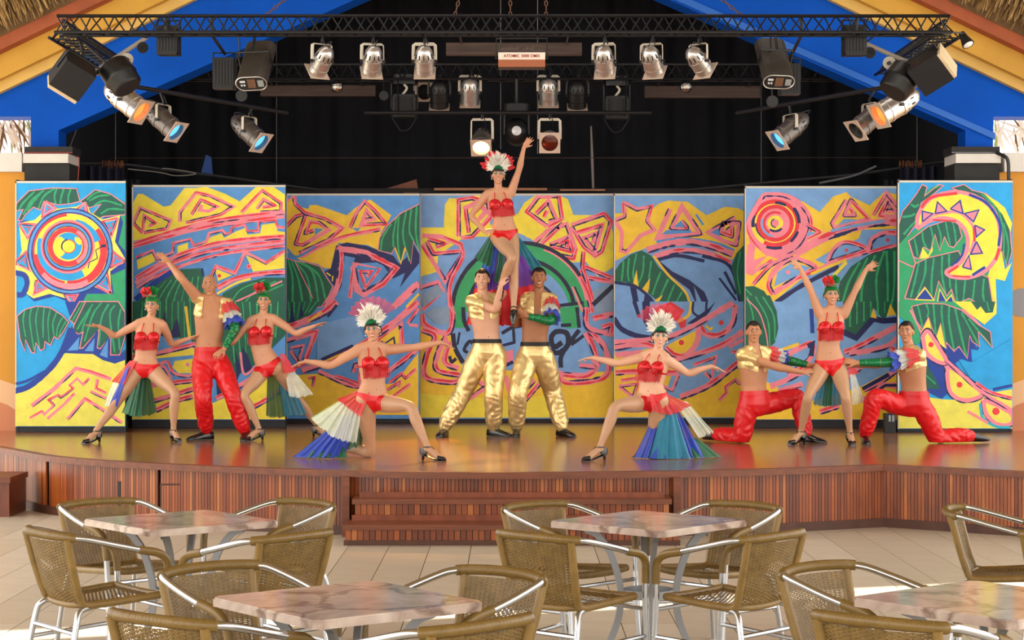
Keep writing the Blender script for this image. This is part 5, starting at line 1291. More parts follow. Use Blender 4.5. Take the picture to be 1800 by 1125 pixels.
for s in (0, 1):
    fx = (lambda v: v) if s == 0 else (lambda v: 1800 - v)
    side = 'left' if s == 0 else 'right'
    root = thing('curtain_hooks', 'bunch of rusty curtain rings at the %s rail end' % side, 'curtain rings')
    for k in range(11):
        c = P(fx(181 + k * 3.6), 288 + (k % 3), 22.1)
        mb = MB().tube([c + Vector((0.012 * math.sin(k), 0.035 * math.cos(a), 0.045 * math.sin(a))) for a in [i * math.pi / 5 for i in range(10)]], 0.004, 5, closed=True)
        mb.build('ring', mat('ring_rust', '7a4a2c', 0.6, metal=0.4), root)
    def fold2(u, v, fx=fx):
        x = fx(150 + u * 70); p = P(x, 292 + v * 30, 22.1); p.y += 0.05 * math.sin(u * 30); return p
    tag(MB().grid(fold2, 40, 3).build('bunched_curtain', mat('navy_cloth', '14162c', 0.9), smooth=True), 'bunched navy curtain hanging from rings above the %s backdrop' % side, 'curtain')
    def leg(u, v, fx=fx):
        x = fx(205 + u * 40); p = P(x, 316 + v * 435, 22.14); p.z = max(p.z, HS + 0.004); p.y += 0.04 * math.sin(u * 26); return p
    tag(MB().grid(leg, 30, 4).build('leg_curtain', M_black, smooth=True), 'narrow black leg curtain between the two %s backdrops' % side, 'curtain')
    # things on the ledge: white block, dark case, black panel
    d = WY - 0.15
    xa, xb = sorted((X(fx(43), d), X(fx(122), d)))
    struct(MB().box((xa, d, Zp(317, d)), (xb, d + 0.5, Zp(288, d))).build('trim_%d' % (14 + 2 * s), M_blackp), 'black painted pier head at the %s' % side)
    struct(MB().box((xa, d - 0.06, Zp(287, d)), (xb, d + 0.5, Zp(271, d))).build('trim_%d' % (15 + 2 * s), M_white), 'white ledge end at the %s' % side)
    c_ = thing('flat_case', 'flat dark equipment case lying on the %s ledge' % side, 'case')
    xa, xb = sorted((X(fx(43), d), X(fx(128), d)))
    MB().box((xa, d - 0.02, Zp(271, d) + 0.002), (xb, d + 0.4, Zp(258, d))).build('case_body', M_blackp, c_)
    MB().box((xa, d - 0.026, Zp(269.5, d)), (xb, d - 0.02, Zp(267.5, d))).build('trim_strip', mat('red_strip' if s == 0 else 'grey_strip', '8d2a24' if s == 0 else '77777a', 0.6), c_)
pipe('drain_pipe', [P(1750, 268, WY - 0.2), P(1766, 275, WY - 0.24), P(1772, 285, WY - 0.24), P(1773, 318, WY - 0.24)], 0.02, M_blk, 'black cable hose bending down over the right ledge', 'hose')
pipe('red_cord', [P(133, 276, WY - 0.2), P(139, 280, WY - 0.2), P(137, 318, WY - 0.2)], 0.005, mat('red_cord', '8d2a24', 0.6), 'thin red cord hanging beside the left ledge', 'cord')
# palm leaves outside, seen through the wall openings
M_palm = [mat('dry_palm', '7d6348', 0.8), mat('green_palm', '9fc07a', 0.7), mat('pale_palm', 'f4f2ee', 0.7)]
for s in (0, 1):
    mb = MB(); rq = random.Random(9 + s)
    for k in range(60):
        px = rq.uniform(-40, 62); py = rq.uniform(196, 225)
        if s: px = 1800 - px
        p = P(px, py, WY + 2.0 + rq.uniform(0, 0.6)); L = rq.uniform(0.25, 0.55); a = rq.gauss(0.3, 0.5)
        mb.cur = rq.choices((0, 1, 2), (1.5, 1, 6) if s == 0 else (0.6, 1, 8))[0]
        q = p + Vector((math.sin(a) * L, 0, -math.cos(a) * L)); wv = Vector((math.cos(a), 0.2, math.sin(a))) * 0.018
        mb.add([p - wv * 0.3, p + wv * 0.3, (p + q) / 2 + wv, q, (p + q) / 2 - wv], [(0, 1, 2, 3, 4)])
    tag(mb.build('palm_fronds', M_palm), 'palm fronds outside the %s wall opening' % ('left' if s == 0 else 'right'), 'palm', kind='stuff')
# black case on the deck between the right backdrops
r = thing('power_box', 'small black power box standing by the rightmost backdrop', 'power box')
d = 21.0
MB().box((X(1556, d), d, HS + 0.002), (X(1576, d) - 0.01, d + 0.12, Zp(727, d))).build('box_body', M_blk2, r)
f = MB()
for k in range(2): f.box((X(1562 + k * 6, d), d - 0.006, Zp(741, d)), (X(1566 + k * 6, d), d, Zp(730, d)))
f.build('switch_panel', mat('switch_grey', '8c9298', 0.5), r)
# ================================================================ TABLES AND CHAIRS
M_alu = mat('aluminium_tube', 'c9ccd0', 0.22, metal=1.0)
M_wick = mat('wicker_olive', '866a36', 0.42, var=0.18, vscale=14)
M_wick2 = mat('wicker_weave', '7b6131', 0.5, var=0.22, vscale=18)
M_wrap = mat('wicker_wrap', '7c6230', 0.38, var=0.12, vscale=16)
M_steel = mat('table_leg_grey', '95979a', 0.4, metal=0.5)
def marble():
    m = bpy.data.materials.new('table_marble'); m.use_nodes = True
    nt = m.node_tree; b = nt.nodes['Principled BSDF']; L = nt.links
    tc = nt.nodes.new('ShaderNodeTexCoord')
    n1 = nt.nodes.new('ShaderNodeTexNoise'); n1.inputs['Scale'].default_value = 3.2; n1.inputs['Detail'].default_value = 8; n1.inputs['Distortion'].default_value = 2.2
    v = nt.nodes.new('ShaderNodeTexVoronoi'); v.feature = 'DISTANCE_TO_EDGE'; v.inputs['Scale'].default_value = 4.0
    n0 = nt.nodes.new('ShaderNodeTexNoise'); n0.inputs['Scale'].default_value = 2.5; n0.inputs['Detail'].default_value = 5
    mx = nt.nodes.new('ShaderNodeMixRGB'); mx.inputs[0].default_value = 0.35
    L.new(tc.outputs['Object'], n1.inputs['Vector']); L.new(tc.outputs['Object'], n0.inputs['Vector'])
    L.new(tc.outputs['Object'], mx.inputs[1]); L.new(n0.outputs['Color'], mx.inputs[2]); L.new(mx.outputs[0], v.inputs['Vector'])
    r = nt.nodes.new('ShaderNodeValToRGB')
    r.color_ramp.elements[0].position = 0.3; r.color_ramp.elements[0].color = (*hexc('a58f82'), 1)
    r.color_ramp.elements[1].position = 0.7; r.color_ramp.elements[1].color = (*hexc('d6c6b8'), 1)
    e = r.color_ramp.elements.new(0.5); e.color = (*hexc('c0ab9e'), 1)
    L.new(n1.outputs['Fac'], r.inputs['Fac'])
    r2 = nt.nodes.new('ShaderNodeValToRGB')
    r2.color_ramp.elements[0].position = 0.0; r2.color_ramp.elements[0].color = (*hexc('7d5a4c'), 1)
    r2.color_ramp.elements[1].position = 0.06; r2.color_ramp.elements[1].color = (1, 1, 1, 1)
    L.new(v.outputs['Distance'], r2.inputs['Fac'])
    mm = nt.nodes.new('ShaderNodeMixRGB'); mm.blend_type = 'MULTIPLY'; mm.inputs[0].default_value = 0.7
    L.new(r.outputs[0], mm.inputs[1]); L.new(r2.outputs[0], mm.inputs[2]); L.new(mm.outputs[0], b.inputs['Base Color'])
    b.inputs['Roughness'].default_value = 0.10
    return m
M_marble = marble()
# ---- one chair, facing +y, origin on the floor under the seat centre
def ridged(pts, r, pitch=0.006, depth=0.06):
    """tube with the fine ridges of a wound cord"""
    V = [Vector(p) for p in pts]
    q = resample(V, pitch / 2)
    return q, [r * (1.0 if k % 2 else 1.0 - depth) for k in range(len(q))]
def weave(mb, S, nu, nv, wu, wv, amp, hole=None):
    """S(u,v)->(point, normal): nu stakes, nv wefts as flat ribbons passing over and under"""
    for j in range(nv):
        v = (j + 0.5) / nv
        prev = None
        m = nu * 2
        for i in range(m + 1):
            u = i / m
            p, n, tv = S(u, v)
            sgn = amp * math.cos(math.pi * (u * nu - 0.5) + math.pi * (j % 2))
            p = p + n * sgn
            cur = (p + tv * wv / 2, p - tv * wv / 2)
            if prev is not None and not (hole and hole(u - 0.5 / m, v)):
                mb.add([prev[0], cur[0], cur[1], prev[1]], [(0, 1, 2, 3)])
            prev = cur
    for i in range(nu):
        u = (i + 0.5) / nu
        prev = None
        for k in range(15):
            v = k / 14
            p, n, tv = S(u, v)
            p2, _, _ = S(min(u + 0.01, 1), v)
            tu = (p2 - p).normalized() if (p2 - p).length > 1e-6 else Vector((1, 0, 0))
            cur = (p + tu * wu / 2, p - tu * wu / 2)
            if prev is not None: mb.add([prev[0], cur[0], cur[1], prev[1]], [(0, 1, 2, 3)])
            prev = cur
def backS(u, v):
    # v=0 top, v=1 bottom
    w = 0.225 + (0.19 - 0.225) * v
    x = (u * 2 - 1) * w
    bow = (1 - (u * 2 - 1) ** 2)
    y = -0.245 + 0.065 * v - 0.055 * bow * (1 - 0.5 * v) + 0.03 * max(0, v - 0.8) * 5 * 0.6
    z = 0.735 - 0.30 * v - 0.01 * max(0, v - 0.85)
    n = Vector((0, -1, -0.2)).normalized(); return Vector((x, y, z)), n, Vector((0, -0.2, 1)).normalized()
def seatS(u, v):
    # v=0 rear, v=1 front
    w = 0.19 + 0.035 * v
    x = (u * 2 - 1) * w
    y = -0.185 + 0.415 * v
    z = 0.432 - 0.022 * math.sin(math.pi * v) * (1 - (u * 2 - 1) ** 2) + 0.012 * v
    return Vector((x, y, z)), Vector((0, 0, 1)), Vector((0, 1, 0))
CHAIR = []
def chair_meshes():
    def add(name, mb, m, smooth=True): CHAIR.append((name, mb.mesh(name, m, smooth)))
    mb = MB(); weave(mb, backS, 19, 44, 0.007, 0.0064, 0.0035, hole=lambda u, v: abs(u - 0.5) * 2.2 + abs(v - 0.42) * 5 < 0.55 and (int(u * 38) + int(v * 44)) % 3 == 0); add('back_weave', mb, M_wick2, False)
    mb = MB(); weave(mb, seatS, 18, 40, 0.007, 0.0088, 0.003); add('seat_weave', mb, M_wick2, False)
    # top rail: wrapped middle
    rail = cr([(-0.262, -0.17, 0.748), (-0.235, -0.245, 0.757), (-0.13, -0.292, 0.762), (0, -0.305, 0.764), (0.13, -0.292, 0.762), (0.235, -0.245, 0.757), (0.262, -0.17, 0.748)], 8)
    q, r = ridged(rail[6:-6], 0.0225); mb = MB().tube(q, r, 8); add('top_rail', mb, M_wrap)
    for s in (-1, 1):
        arm = cr([(s * 0.225, -0.255, 0.757), (s * 0.262, -0.19, 0.75), (s * 0.282, -0.05, 0.715), (s * 0.285, 0.08, 0.682), (s * 0.282, 0.18, 0.66), (s * 0.276, 0.232, 0.625), (s * 0.268, 0.25, 0.56), (s * 0.264, 0.253, 0.46), (s * 0.262, 0.262, 0.30), (s * 0.265, 0.285, 0.0)], 7)
        add('arm_tube', MB().tube(arm, 0.0158, 9), M_alu)
        q, r = ridged(arm[21:47], 0.0205); add('arm_wrap', MB().tube(q, r, 8), M_wrap)
        add('rear_leg', MB().tube(cr([(s * 0.19, -0.12, 0.415), (s * 0.205, -0.185, 0.40), (s * 0.222, -0.215, 0.33), (s * 0.245, -0.275, 0.0)], 6), 0.0150, 9), M_alu)
        side = cr([(s * 0.225, -0.262, 0.75), (s * 0.212, -0.225, 0.60), (s * 0.198, -0.185, 0.47), (s * 0.195, -0.155, 0.428), (s * 0.205, -0.05, 0.428), (s * 0.222, 0.12, 0.44), (s * 0.228, 0.22, 0.446)], 7)
        q, r = ridged(side, 0.0190, 0.009, 0.025); add('side_rail', MB().tube(q, r, 8), M_wick)
        add('side_stretcher', MB().tube([(s * 0.228, -0.232, 0.235), (s * 0.262, 0.265, 0.255)], 0.0105, 7), M_alu)
        add('foot_cap', MB().lathe([(0, -0.0), (0.015, 0.0), (0.015, 0.02), (0, 0.02)], Matrix.Translation((s * 0.265, 0.285, 0)), 10), M_blk)
    q, r = ridged(cr([(-0.228, 0.222, 0.446), (-0.1, 0.235, 0.438), (0.1, 0.235, 0.438), (0.228, 0.222, 0.446)], 8), 0.020, 0.008); add('front_rail', MB().tube(q, r, 8), M_wick)
    q, r = ridged(cr([(-0.195, -0.155, 0.428), (-0.08, -0.185, 0.42), (0.08, -0.185, 0.42), (0.195, -0.155, 0.428)], 8), 0.016, 0.008); add('rear_rail', MB().tube(q, r, 8), M_wick)
    add('rear_stretcher', MB().tube([(-0.225, -0.222, 0.30), (0.225, -0.222, 0.30)], 0.012, 7), M_alu)
    add('front_stretcher', MB().tube([(-0.264, 0.255, 0.385), (0.264, 0.255, 0.385)], 0.0105, 7), M_alu)
chair_meshes()
def chair(x, y, fx, fy, label):
    a = math.atan2(fy, fx) - math.pi / 2
    r = thing('wicker_armchair', label, 'chair', (x, y, 0.0), a, 'wicker armchairs around the tables')
    for name, me in CHAIR:
        o = bpy.data.objects.new(name, me); COL.objects.link(o); o.parent = r
def table(x, y, rot, label):
    r = thing('bistro_table', label, 'table', (x, y, 0.0), rot, 'square marble bistro tables')
    s = 0.375
    if not table_meshes:
        b = bmesh.new(); bmesh.ops.create_cube(b, size=1.0)
        for v in b.verts: v.co = Vector((v.co.x * 2 * s, v.co.y * 2 * s, 0.722 + v.co.z * 0.034))
        ed = [e for e in b.edges if abs(e.verts[0].co.z - e.verts[1].co.z) > 0.01]
        bmesh.ops.bevel(b, geom=ed, offset=0.03, segments=1, affect='EDGES')
        bmesh.ops.bevel(b, geom=[e for e in b.edges if e.verts[0].co.z > 0.73 and e.verts[1].co.z > 0.73], offset=0.006, segments=2, affect='EDGES')
        me = bpy.data.meshes.new('table_top'); b.to_mesh(me); b.free(); me.materials.append(M_marble)
        table_meshes.append(('table_top', me, 0))
        for k in range(4):
            a = math.pi / 4 + k * math.pi / 2
            pts = cr([(0.33, 0.693, 0), (0.27, 0.665, 0), (0.205, 0.58, 0), (0.162, 0.46, 0), (0.145, 0.35, 0), (0.16, 0.22, 0), (0.215, 0.09, 0), (0.30, 0.004, 0)], 5)
            d = Vector((math.cos(a), math.sin(a), 0)); t = Vector((-d.y, d.x, 0))
            P3 = [d * p.x + Vector((0, 0, p.y)) for p in pts]
            mb = MB(); n = len(P3); vs = []
            for i, p in enumerate(P3):
                tg = (P3[min(i + 1, n - 1)] - P3[max(i - 1, 0)]).normalized(); nn = tg.cross(t).normalized()
                vs += [p + t * 0.014 + nn * 0.017, p - t * 0.014 + nn * 0.017, p - t * 0.014 - nn * 0.017, p + t * 0.014 - nn * 0.017]
            fs = [(0, 1, 2, 3), (4 * n - 1, 4 * n - 2, 4 * n - 3, 4 * n - 4)]
            for i in range(n - 1):
                for q in range(4): fs.append((i * 4 + q, i * 4 + 4 + q, i * 4 + 4 + (q + 1) % 4, i * 4 + (q + 1) % 4))
            mb.add(vs, fs); table_meshes.append(('leg', mb.mesh('leg', M_steel), 0))
        mb = MB().lathe([(0.0, 0.342), (0.125, 0.342), (0.131, 0.338), (0.131, 0.382), (0.127, 0.382), (0.125, 0.350), (0.0, 0.350)], Matrix.Identity(4), 32); table_meshes.append(('ring_shelf', mb.mesh('ring_shelf', M_steel, True), 0))
        mb = MB().box((-0.30, -0.02, 0.699), (0.30, 0.02, 0.7045)); mb.box((-0.02, -0.30, 0.698), (0.02, 0.30, 0.7035)); table_meshes.append(('top_bracket', mb.mesh('top_bracket', M_steel), 0))
    for name, me, _ in table_meshes:
        o = bpy.data.objects.new(name, me); COL.objects.link(o); o.parent = r
table_meshes = []
R45 = math.radians(45)
table(-1.73, 10.10, R45 - math.radians(5.5), 'marble bistro table at the left, in front of the curved stage')
table(0.71, 10.07, R45 + math.radians(3), 'marble bistro table in front of the right end of the steps')
table(-0.62, 7.26, R45 - math.radians(7), 'nearest marble bistro table left of centre, cut by the bottom edge')
table(1.80, 7.26, R45 - math.radians(6), 'nearest marble bistro table at the bottom right corner')
table(3.20, 10.05, R45, 'marble bistro table just showing at the right edge')
for c in ((-2.03, 9.44, 0.78, 0.63, 'armchair at the left table seen from behind, nearest the left edge'),
          (-2.13, 10.58, 0.7, -0.7, 'sunlit armchair on the far left side of the left table'),
          (-1.32, 10.56, -0.7, -0.7, 'armchair on the far right side of the left table'),
          (-1.22, 9.32, -0.75, 0.66, 'armchair on the near right side of the left table, back to the viewer'),
          (0.28, 9.34, 0.66, 0.75, 'armchair on the near left side of the centre right table, back to the viewer'),
          (0.30, 10.42, 0.7, -0.7, 'armchair on the far left side of the centre right table, before the steps'),
          (1.10, 10.42, -0.7, -0.7, 'armchair on the far right side of the centre right table'),
          (1.06, 9.35, -0.73, 0.68, 'armchair on the near right side of the centre right table, back to the viewer'),
          (-1.07, 7.78, 0.7, -0.7, 'armchair on the far left side of the nearest left table'),
          (-0.22, 7.62, -0.7, -0.7, 'armchair on the far right side of the nearest left table'),
          (-1.07, 6.86, 0.57, 0.82, 'armchair cut by the bottom edge at the near left of the nearest left table'),
          (-0.28, 6.71, -0.68, 0.73, 'armchair cut by the bottom edge at the near right of the nearest left table'),
          (1.43, 7.78, 0.7, -0.7, 'armchair on the far left side of the bottom right table'),
          (1.40, 6.81, 0.6, 0.8, 'armchair cut by the bottom edge beside the bottom right table'),
          (2.62, 10.28, 0.95, -0.3, 'armchair seen from the side at the right edge, below the stage wing'),
          (2.78, 9.30, 0.62, 0.78, 'armchair mostly cut off by the right edge')):
    chair(*c)
# ================================================================ PEOPLE
M_skin = {}
for n, c in (('tan', 'cd9675'), ('fair', 'e0ad8e'), ('olive', 'c28965'), ('brown', 'a8714d')):
    M_skin[n] = mat('skin_' + n, c, 0.45, var=0.06, vscale=5, spec=0.35)
M_tights = mat('nylon_tights', 'c0936f', 0.38, var=0.05, vscale=6, sheen=0.2)
M_gold = mat('gold_satin', 'ecd090', 0.36, metal=0.6, bump=0.25, bscale=14, bdist=0.03, stretch=(1.6, 1.6, 0.5))
M_rsat = mat('red_satin', 'd8121a', 0.38, bump=0.22, bscale=9, bdist=0.025, spec=0.5, stretch=(1.6, 1.6, 0.5))
M_redm = mat('red_foil', 'd81e26', 0.25, metal=0.35, bump=0.3, bscale=25)
M_fringe = mat('red_fringe', 'c3161c', 0.5)
M_wband = mat('black_waistband', '15120f', 0.6)
M_shoe = mat('black_shoe', '101012', 0.25, coat=0.5)
M_hair = mat('dark_hair', '1a1310', 0.5, bump=0.6, bscale=70)
M_white_eye = mat('eye_white', 'e8e4de', 0.3)
M_iris = mat('iris_dark', '1e120c', 0.2)
M_lips = mat('lip_red', 'b02a34', 0.35)
M_lipm = mat('lip_natural', 'a8604f', 0.45)
M_teeth = mat('teeth', 'f2eee6', 0.3)
M_lash = mat('eye_makeup', '1c1a20', 0.5)
M_shadow = mat('eye_shadow_teal', '4d8f88', 0.4)
M_turban = mat('turban_green', '1f8a48', 0.3, metal=0.4, bump=0.6, bscale=45)
M_bandk = mat('headband_dark', '14201c', 0.4, bump=0.4, bscale=60)
M_seq = mat('green_sequin', '0f7a4c', 0.18, metal=0.7, bump=0.9, bscale=120)
M_feath = mat('white_feather', 'f2efe4', 0.7, sheen=0.3)
M_tul = {}
for n, c, al in (('red', 'dc2630', 0.80), ('white', 'e6ecdc', 0.62), ('blue', '1b45c4', 0.86), ('green', '0e6a45', 0.92), ('teal', '1080a0', 0.9), ('purple', '6a2ca8', 0.95), ('lime', 'c2e08c', 0.6)):
    M_tul[n] = mat('tulle_' + n, c, 0.55, alpha=al, sheen=0.4, var=0.12, vscale=12)
M_flow = mat('flower_red', 'e2222c', 0.6, sheen=0.3)
M_leafg = mat('leaf_green_foil', '1f9a3c', 0.25, metal=0.4)
M_leafw = mat('leaf_silver', 'd9d6c8', 0.3, metal=0.3)

def ik(a, c, L1, L2, hint, pole, wp=0.25):
    """two-bone joint between a and c, nearest to the photo's joint, biased to the pole side"""
    d = c - a; dist = d.length
    k = max(1.0, dist / (L1 + L2) * 1.004)
    L1 *= k; L2 *= k
    t = (L1 * L1 - L2 * L2 + dist * dist) / (2 * dist)
    r = math.sqrt(max(0.0, L1 * L1 - t * t))
    n = d.normalized(); m = a + n * t
    u = n.orthogonal().normalized(); v = n.cross(u)
    best, bp = 1e18, None
    for i in range(72):
        an = 2 * math.pi * i / 72
        p = m + (u * math.cos(an) + v * math.sin(an)) * r
        px = 900 + p.x * F / p.y; py = HZ + (CAMZ - p.z) * F / p.y
        e = (px - hint[0]) ** 2 + (py - hint[1]) ** 2 - wp * 400 * ((p - m).dot(pole))
        if e < best: best, bp = e, p
    return bp
def limb(mb, pts, prof, seg=14, n=26):
    """tapered limb through pts; prof: list of (t, radius)"""
    V = cr(pts, 14)
    L = [0.0]
    for a, b in zip(V[:-1], V[1:]): L.append(L[-1] + (b - a).length)
    tot = L[-1]
    ts = [l / tot for l in L]
    rs = [np.interp(t, [p[0] for p in prof], [p[1] for p in prof]) for t in ts]
    mb.tube(V, [float(r) for r in rs], seg)
    mb.ball(V[0], float(rs[0]), None, 12, 8); mb.ball(V[-1], float(rs[-1]), None, 12, 8)
def loft(mb, secs, seg=24, p=2.4):
    """secs: (centre, lateral axis, forward axis, half width, half depth)"""
    vs = []
    for c, la, fa, hw, hd in secs:
        for k in range(seg):
            a = 2 * math.pi * k / seg
            cx, sy = math.cos(a), math.sin(a)
            x = math.copysign(abs(cx) ** (2 / p), cx) * hw; y = math.copysign(abs(sy) ** (2 / p), sy) * hd
            vs.append(c + la * x + fa * y)
    n = len(secs); fs = []
    for i in range(n - 1):
        for k in range(seg):
            k2 = (k + 1) % seg
            fs.append((i * seg + k, i * seg + k2, (i + 1) * seg + k2, (i + 1) * seg + k))
    fs.append(tuple(range(seg - 1, -1, -1))); fs.append(tuple((n - 1) * seg + k for k in range(seg)))
    mb.add(vs, fs)
def remesh(mb, voxel):
    me = mb.mesh('raw', M_wband)
    bm = bmesh.new(); bm.from_mesh(me); bmesh.ops.recalc_face_normals(bm, faces=bm.faces[:]); bm.to_mesh(me); bm.free()
    ob = bpy.data.objects.new('raw', me); COL.objects.link(ob)
    md = ob.modifiers.new('r', 'REMESH'); md.mode = 'VOXEL'; md.voxel_size = voxel
    dgr = bpy.context.evaluated_depsgraph_get()
    out = bpy.data.meshes.new_from_object(ob.evaluated_get(dgr))
    bpy.data.objects.remove(ob); bpy.data.meshes.remove(me)
    return out
def npv(me):
    a = np.empty(len(me.vertices) * 3); me.vertices.foreach_get('co', a); return a.reshape(-1, 3)
def smooth_np(me, V, w, it):
    e = np.empty(len(me.edges) * 2, dtype=np.int64); me.edges.foreach_get('vertices', e); e = e.reshape(-1, 2)
    deg = np.bincount(e.ravel(), minlength=len(V)).astype(float)
    for _ in range(it):
        acc = np.stack([np.bincount(e[:, 0], V[e[:, 1], k], len(V)) + np.bincount(e[:, 1], V[e[:, 0], k], len(V)) for k in range(3)], 1)
        V = V + (acc / deg[:, None] - V) * w[:, None]
    return V
def finish_mesh(me, name, mats, smooth=True):
    me.name = name; me.materials.clear()
    for m in (mats if isinstance(mats, list) else [mats]): me.materials.append(m)
    me.polygons.foreach_set('use_smooth', [smooth] * len(me.polygons)); me.update()
    return me
def segdist(V, a, b):
    a = np.array(a); b = np.array(b); d = b - a
    t = np.clip(((V - a) @ d) / max(1e-9, d @ d), 0, 1)
    return np.linalg.norm(V - (a + t[:, None] * d), axis=1), t
def shell(me, V, N, mask, off, name, m, parent, wave=0.0, thick=0.006):
    """piece of cloth lying on the body where mask is true"""
    if not len(mask) or not mask.any(): return None
    nq = len(me.polygons)
    ln = np.empty(nq, dtype=np.int64); me.polygons.foreach_get('loop_total', ln)
    vi = np.empty(len(me.loops), dtype=np.int64); me.loops.foreach_get('vertex_index', vi)
    st = np.concatenate([[0], np.cumsum(ln)[:-1]])
    faces = [tuple(vi[s:s + l]) for s, l in zip(st, ln) if mask[vi[s:s + l]].all()]
    if not faces: return None
    used = np.unique(np.concatenate([np.array(f) for f in faces])); idx = {int(u): i for i, u in enumerate(used)}
    o = np.full(len(used), off)
    if wave:
        q = V[used]; o = o + wave * (np.sin(q[:, 0] * 61 + q[:, 2] * 35) * np.sin(q[:, 2] * 52 - q[:, 0] * 28 + q[:, 1] * 33))
    P1 = V[used] + N[used] * o[:, None]; P0 = V[used] + N[used] * (o - thick)[:, None]
    n = len(used)
    F1 = [tuple(idx[int(v)] for v in f) for f in faces]
    cnt = {}
    for f in F1:
        for a, b in zip(f, f[1:] + f[:1]):
            cnt[(a, b)] = cnt.get((a, b), 0) + 1
    bd = [(a, b) for (a, b) in cnt if (b, a) not in cnt]
    rim = [(b, a, a + n, b + n) for (a, b) in bd]
    nb = {}
    for a, b in bd: nb.setdefault(a, []).append(b); nb.setdefault(b, []).append(a)
    ii = np.array([k for k, v in nb.items() if len(v) == 2]); 
    if len(ii):
        j0 = np.array([nb[k][0] for k in ii]); j1 = np.array([nb[k][1] for k in ii])
        for _ in range(10):
            for Q in (P1, P0): Q[ii] = 0.5 * Q[ii] + 0.25 * (Q[j0] + Q[j1])
    mb = MB(); mb.add([Vector(p) for p in P1] + [Vector(p) for p in P0], F1 + rim)
    return mb.build(name, m, parent, smooth=True)
def sheet(name, m, parent, top, hem, pleats=7, amp=0.03, nu=64, nv=9, sag=0.0, rag=0.012, seed=0):
    """pleated cloth between a top edge and a hem (lists of world points)"""
    T = cr(top, 10) if len(top) > 1 else [Vector(top[0])] * 2; H = cr(hem, 10)
    rr_ = random.Random(seed + len(name))
    ph = rr_.random() * 6; amp *= 0.6
    rg = [rr_.uniform(-rag, rag) for _ in range(nu + 1)]
    def at(L, u):
        x = u * (len(L) - 1); i = min(int(x), len(L) - 2); return L[i].lerp(L[i + 1], x - i)
    def fn(u, v):
        a, b = at(T, u), at(H, u)
        p = a.lerp(b, v); p = p + Vector((0, 0, sag * math.sin(math.pi * v)))
        w_ = (0.55 * math.sin(u * pleats * 2 * math.pi + ph) + 0.45 * math.sin(u * pleats * 4.7 + ph * 2 + v * 1.5)) * amp * (0.25 + 0.75 * v) + 0.3 * amp * math.sin(u * pleats * 13 + ph) * v
        p = p + Vector((0.35 * w_, -w_, rg[int(round(u * nu))] * v * v))
        p.z = max(p.z, HS + 0.006)
        return p
    return MB().grid(fn, nu, nv).build(name, m, parent, smooth=True)
def hand(mb, wr, hd, pn, s, curl=0.25, spread=1.0, flip=1, grip=0.0):
    """palm, four fingers and thumb; hd: direction of the hand, pn: palm normal"""
    hd = hd.normalized(); pn = (pn - hd * pn.dot(hd)).normalized(); la = hd.cross(pn) * flip
    M = Matrix((la, hd, pn)).transposed()
    mb.ball(wr + hd * 0.045 * s, (0.038 * s, 0.052 * s, 0.0165 * s), M, 14, 9)
    mb.ball(wr + hd * 0.012 * s, (0.024 * s, 0.03 * s, 0.019 * s), M, 12, 8)
    for k, (off, L, sp) in enumerate(((-0.029, 0.066, -0.20), (-0.0098, 0.076, -0.06), (0.0098, 0.071, 0.07), (0.028, 0.055, 0.22))):
        b = wr + hd * (0.084 - 0.004 * abs(k - 1.2)) * s + la * off * s
        d1 = (hd + la * sp * spread * 0.9).normalized()
        c1 = curl + grip + 0.05 * k
        p1 = b + (d1 * math.cos(c1 * 0.6) + pn * math.sin(c1 * 0.6)) * L * 0.45 * s
        d2 = d1 * math.cos(c1 * 1.4) + pn * math.sin(c1 * 1.4)
        p2 = p1 + d2 * L * 0.33 * s
        d3 = d1 * math.cos(c1 * 2.1) + pn * math.sin(c1 * 2.1)
        p3 = p2 + d3 * L * 0.26 * s
        q = [b - d1 * 0.02 * s, b, p1, p2, p3]
        mb.tube(q, [0.0095 * s, 0.0092 * s, 0.0086 * s, 0.0078 * s, 0.0066 * s], 8); mb.ball(p3, 0.0066 * s, None, 8, 6)
    tb = wr + hd * 0.028 * s - la * 0.03 * s
    td = (hd * 0.75 - la * 0.62 + pn * 0.25).normalized()
    t1 = tb + td * 0.036 * s; t2 = t1 + (td * 0.8 + hd * 0.4 + pn * (0.15 + grip * 0.5)).normalized() * 0.03 * s
    mb.tube([tb - td * 0.01 * s, tb, t1, t2], [0.013 * s, 0.0125 * s, 0.0105 * s, 0.0078 * s], 8); mb.ball(t2, 0.0078 * s, None, 8, 6)

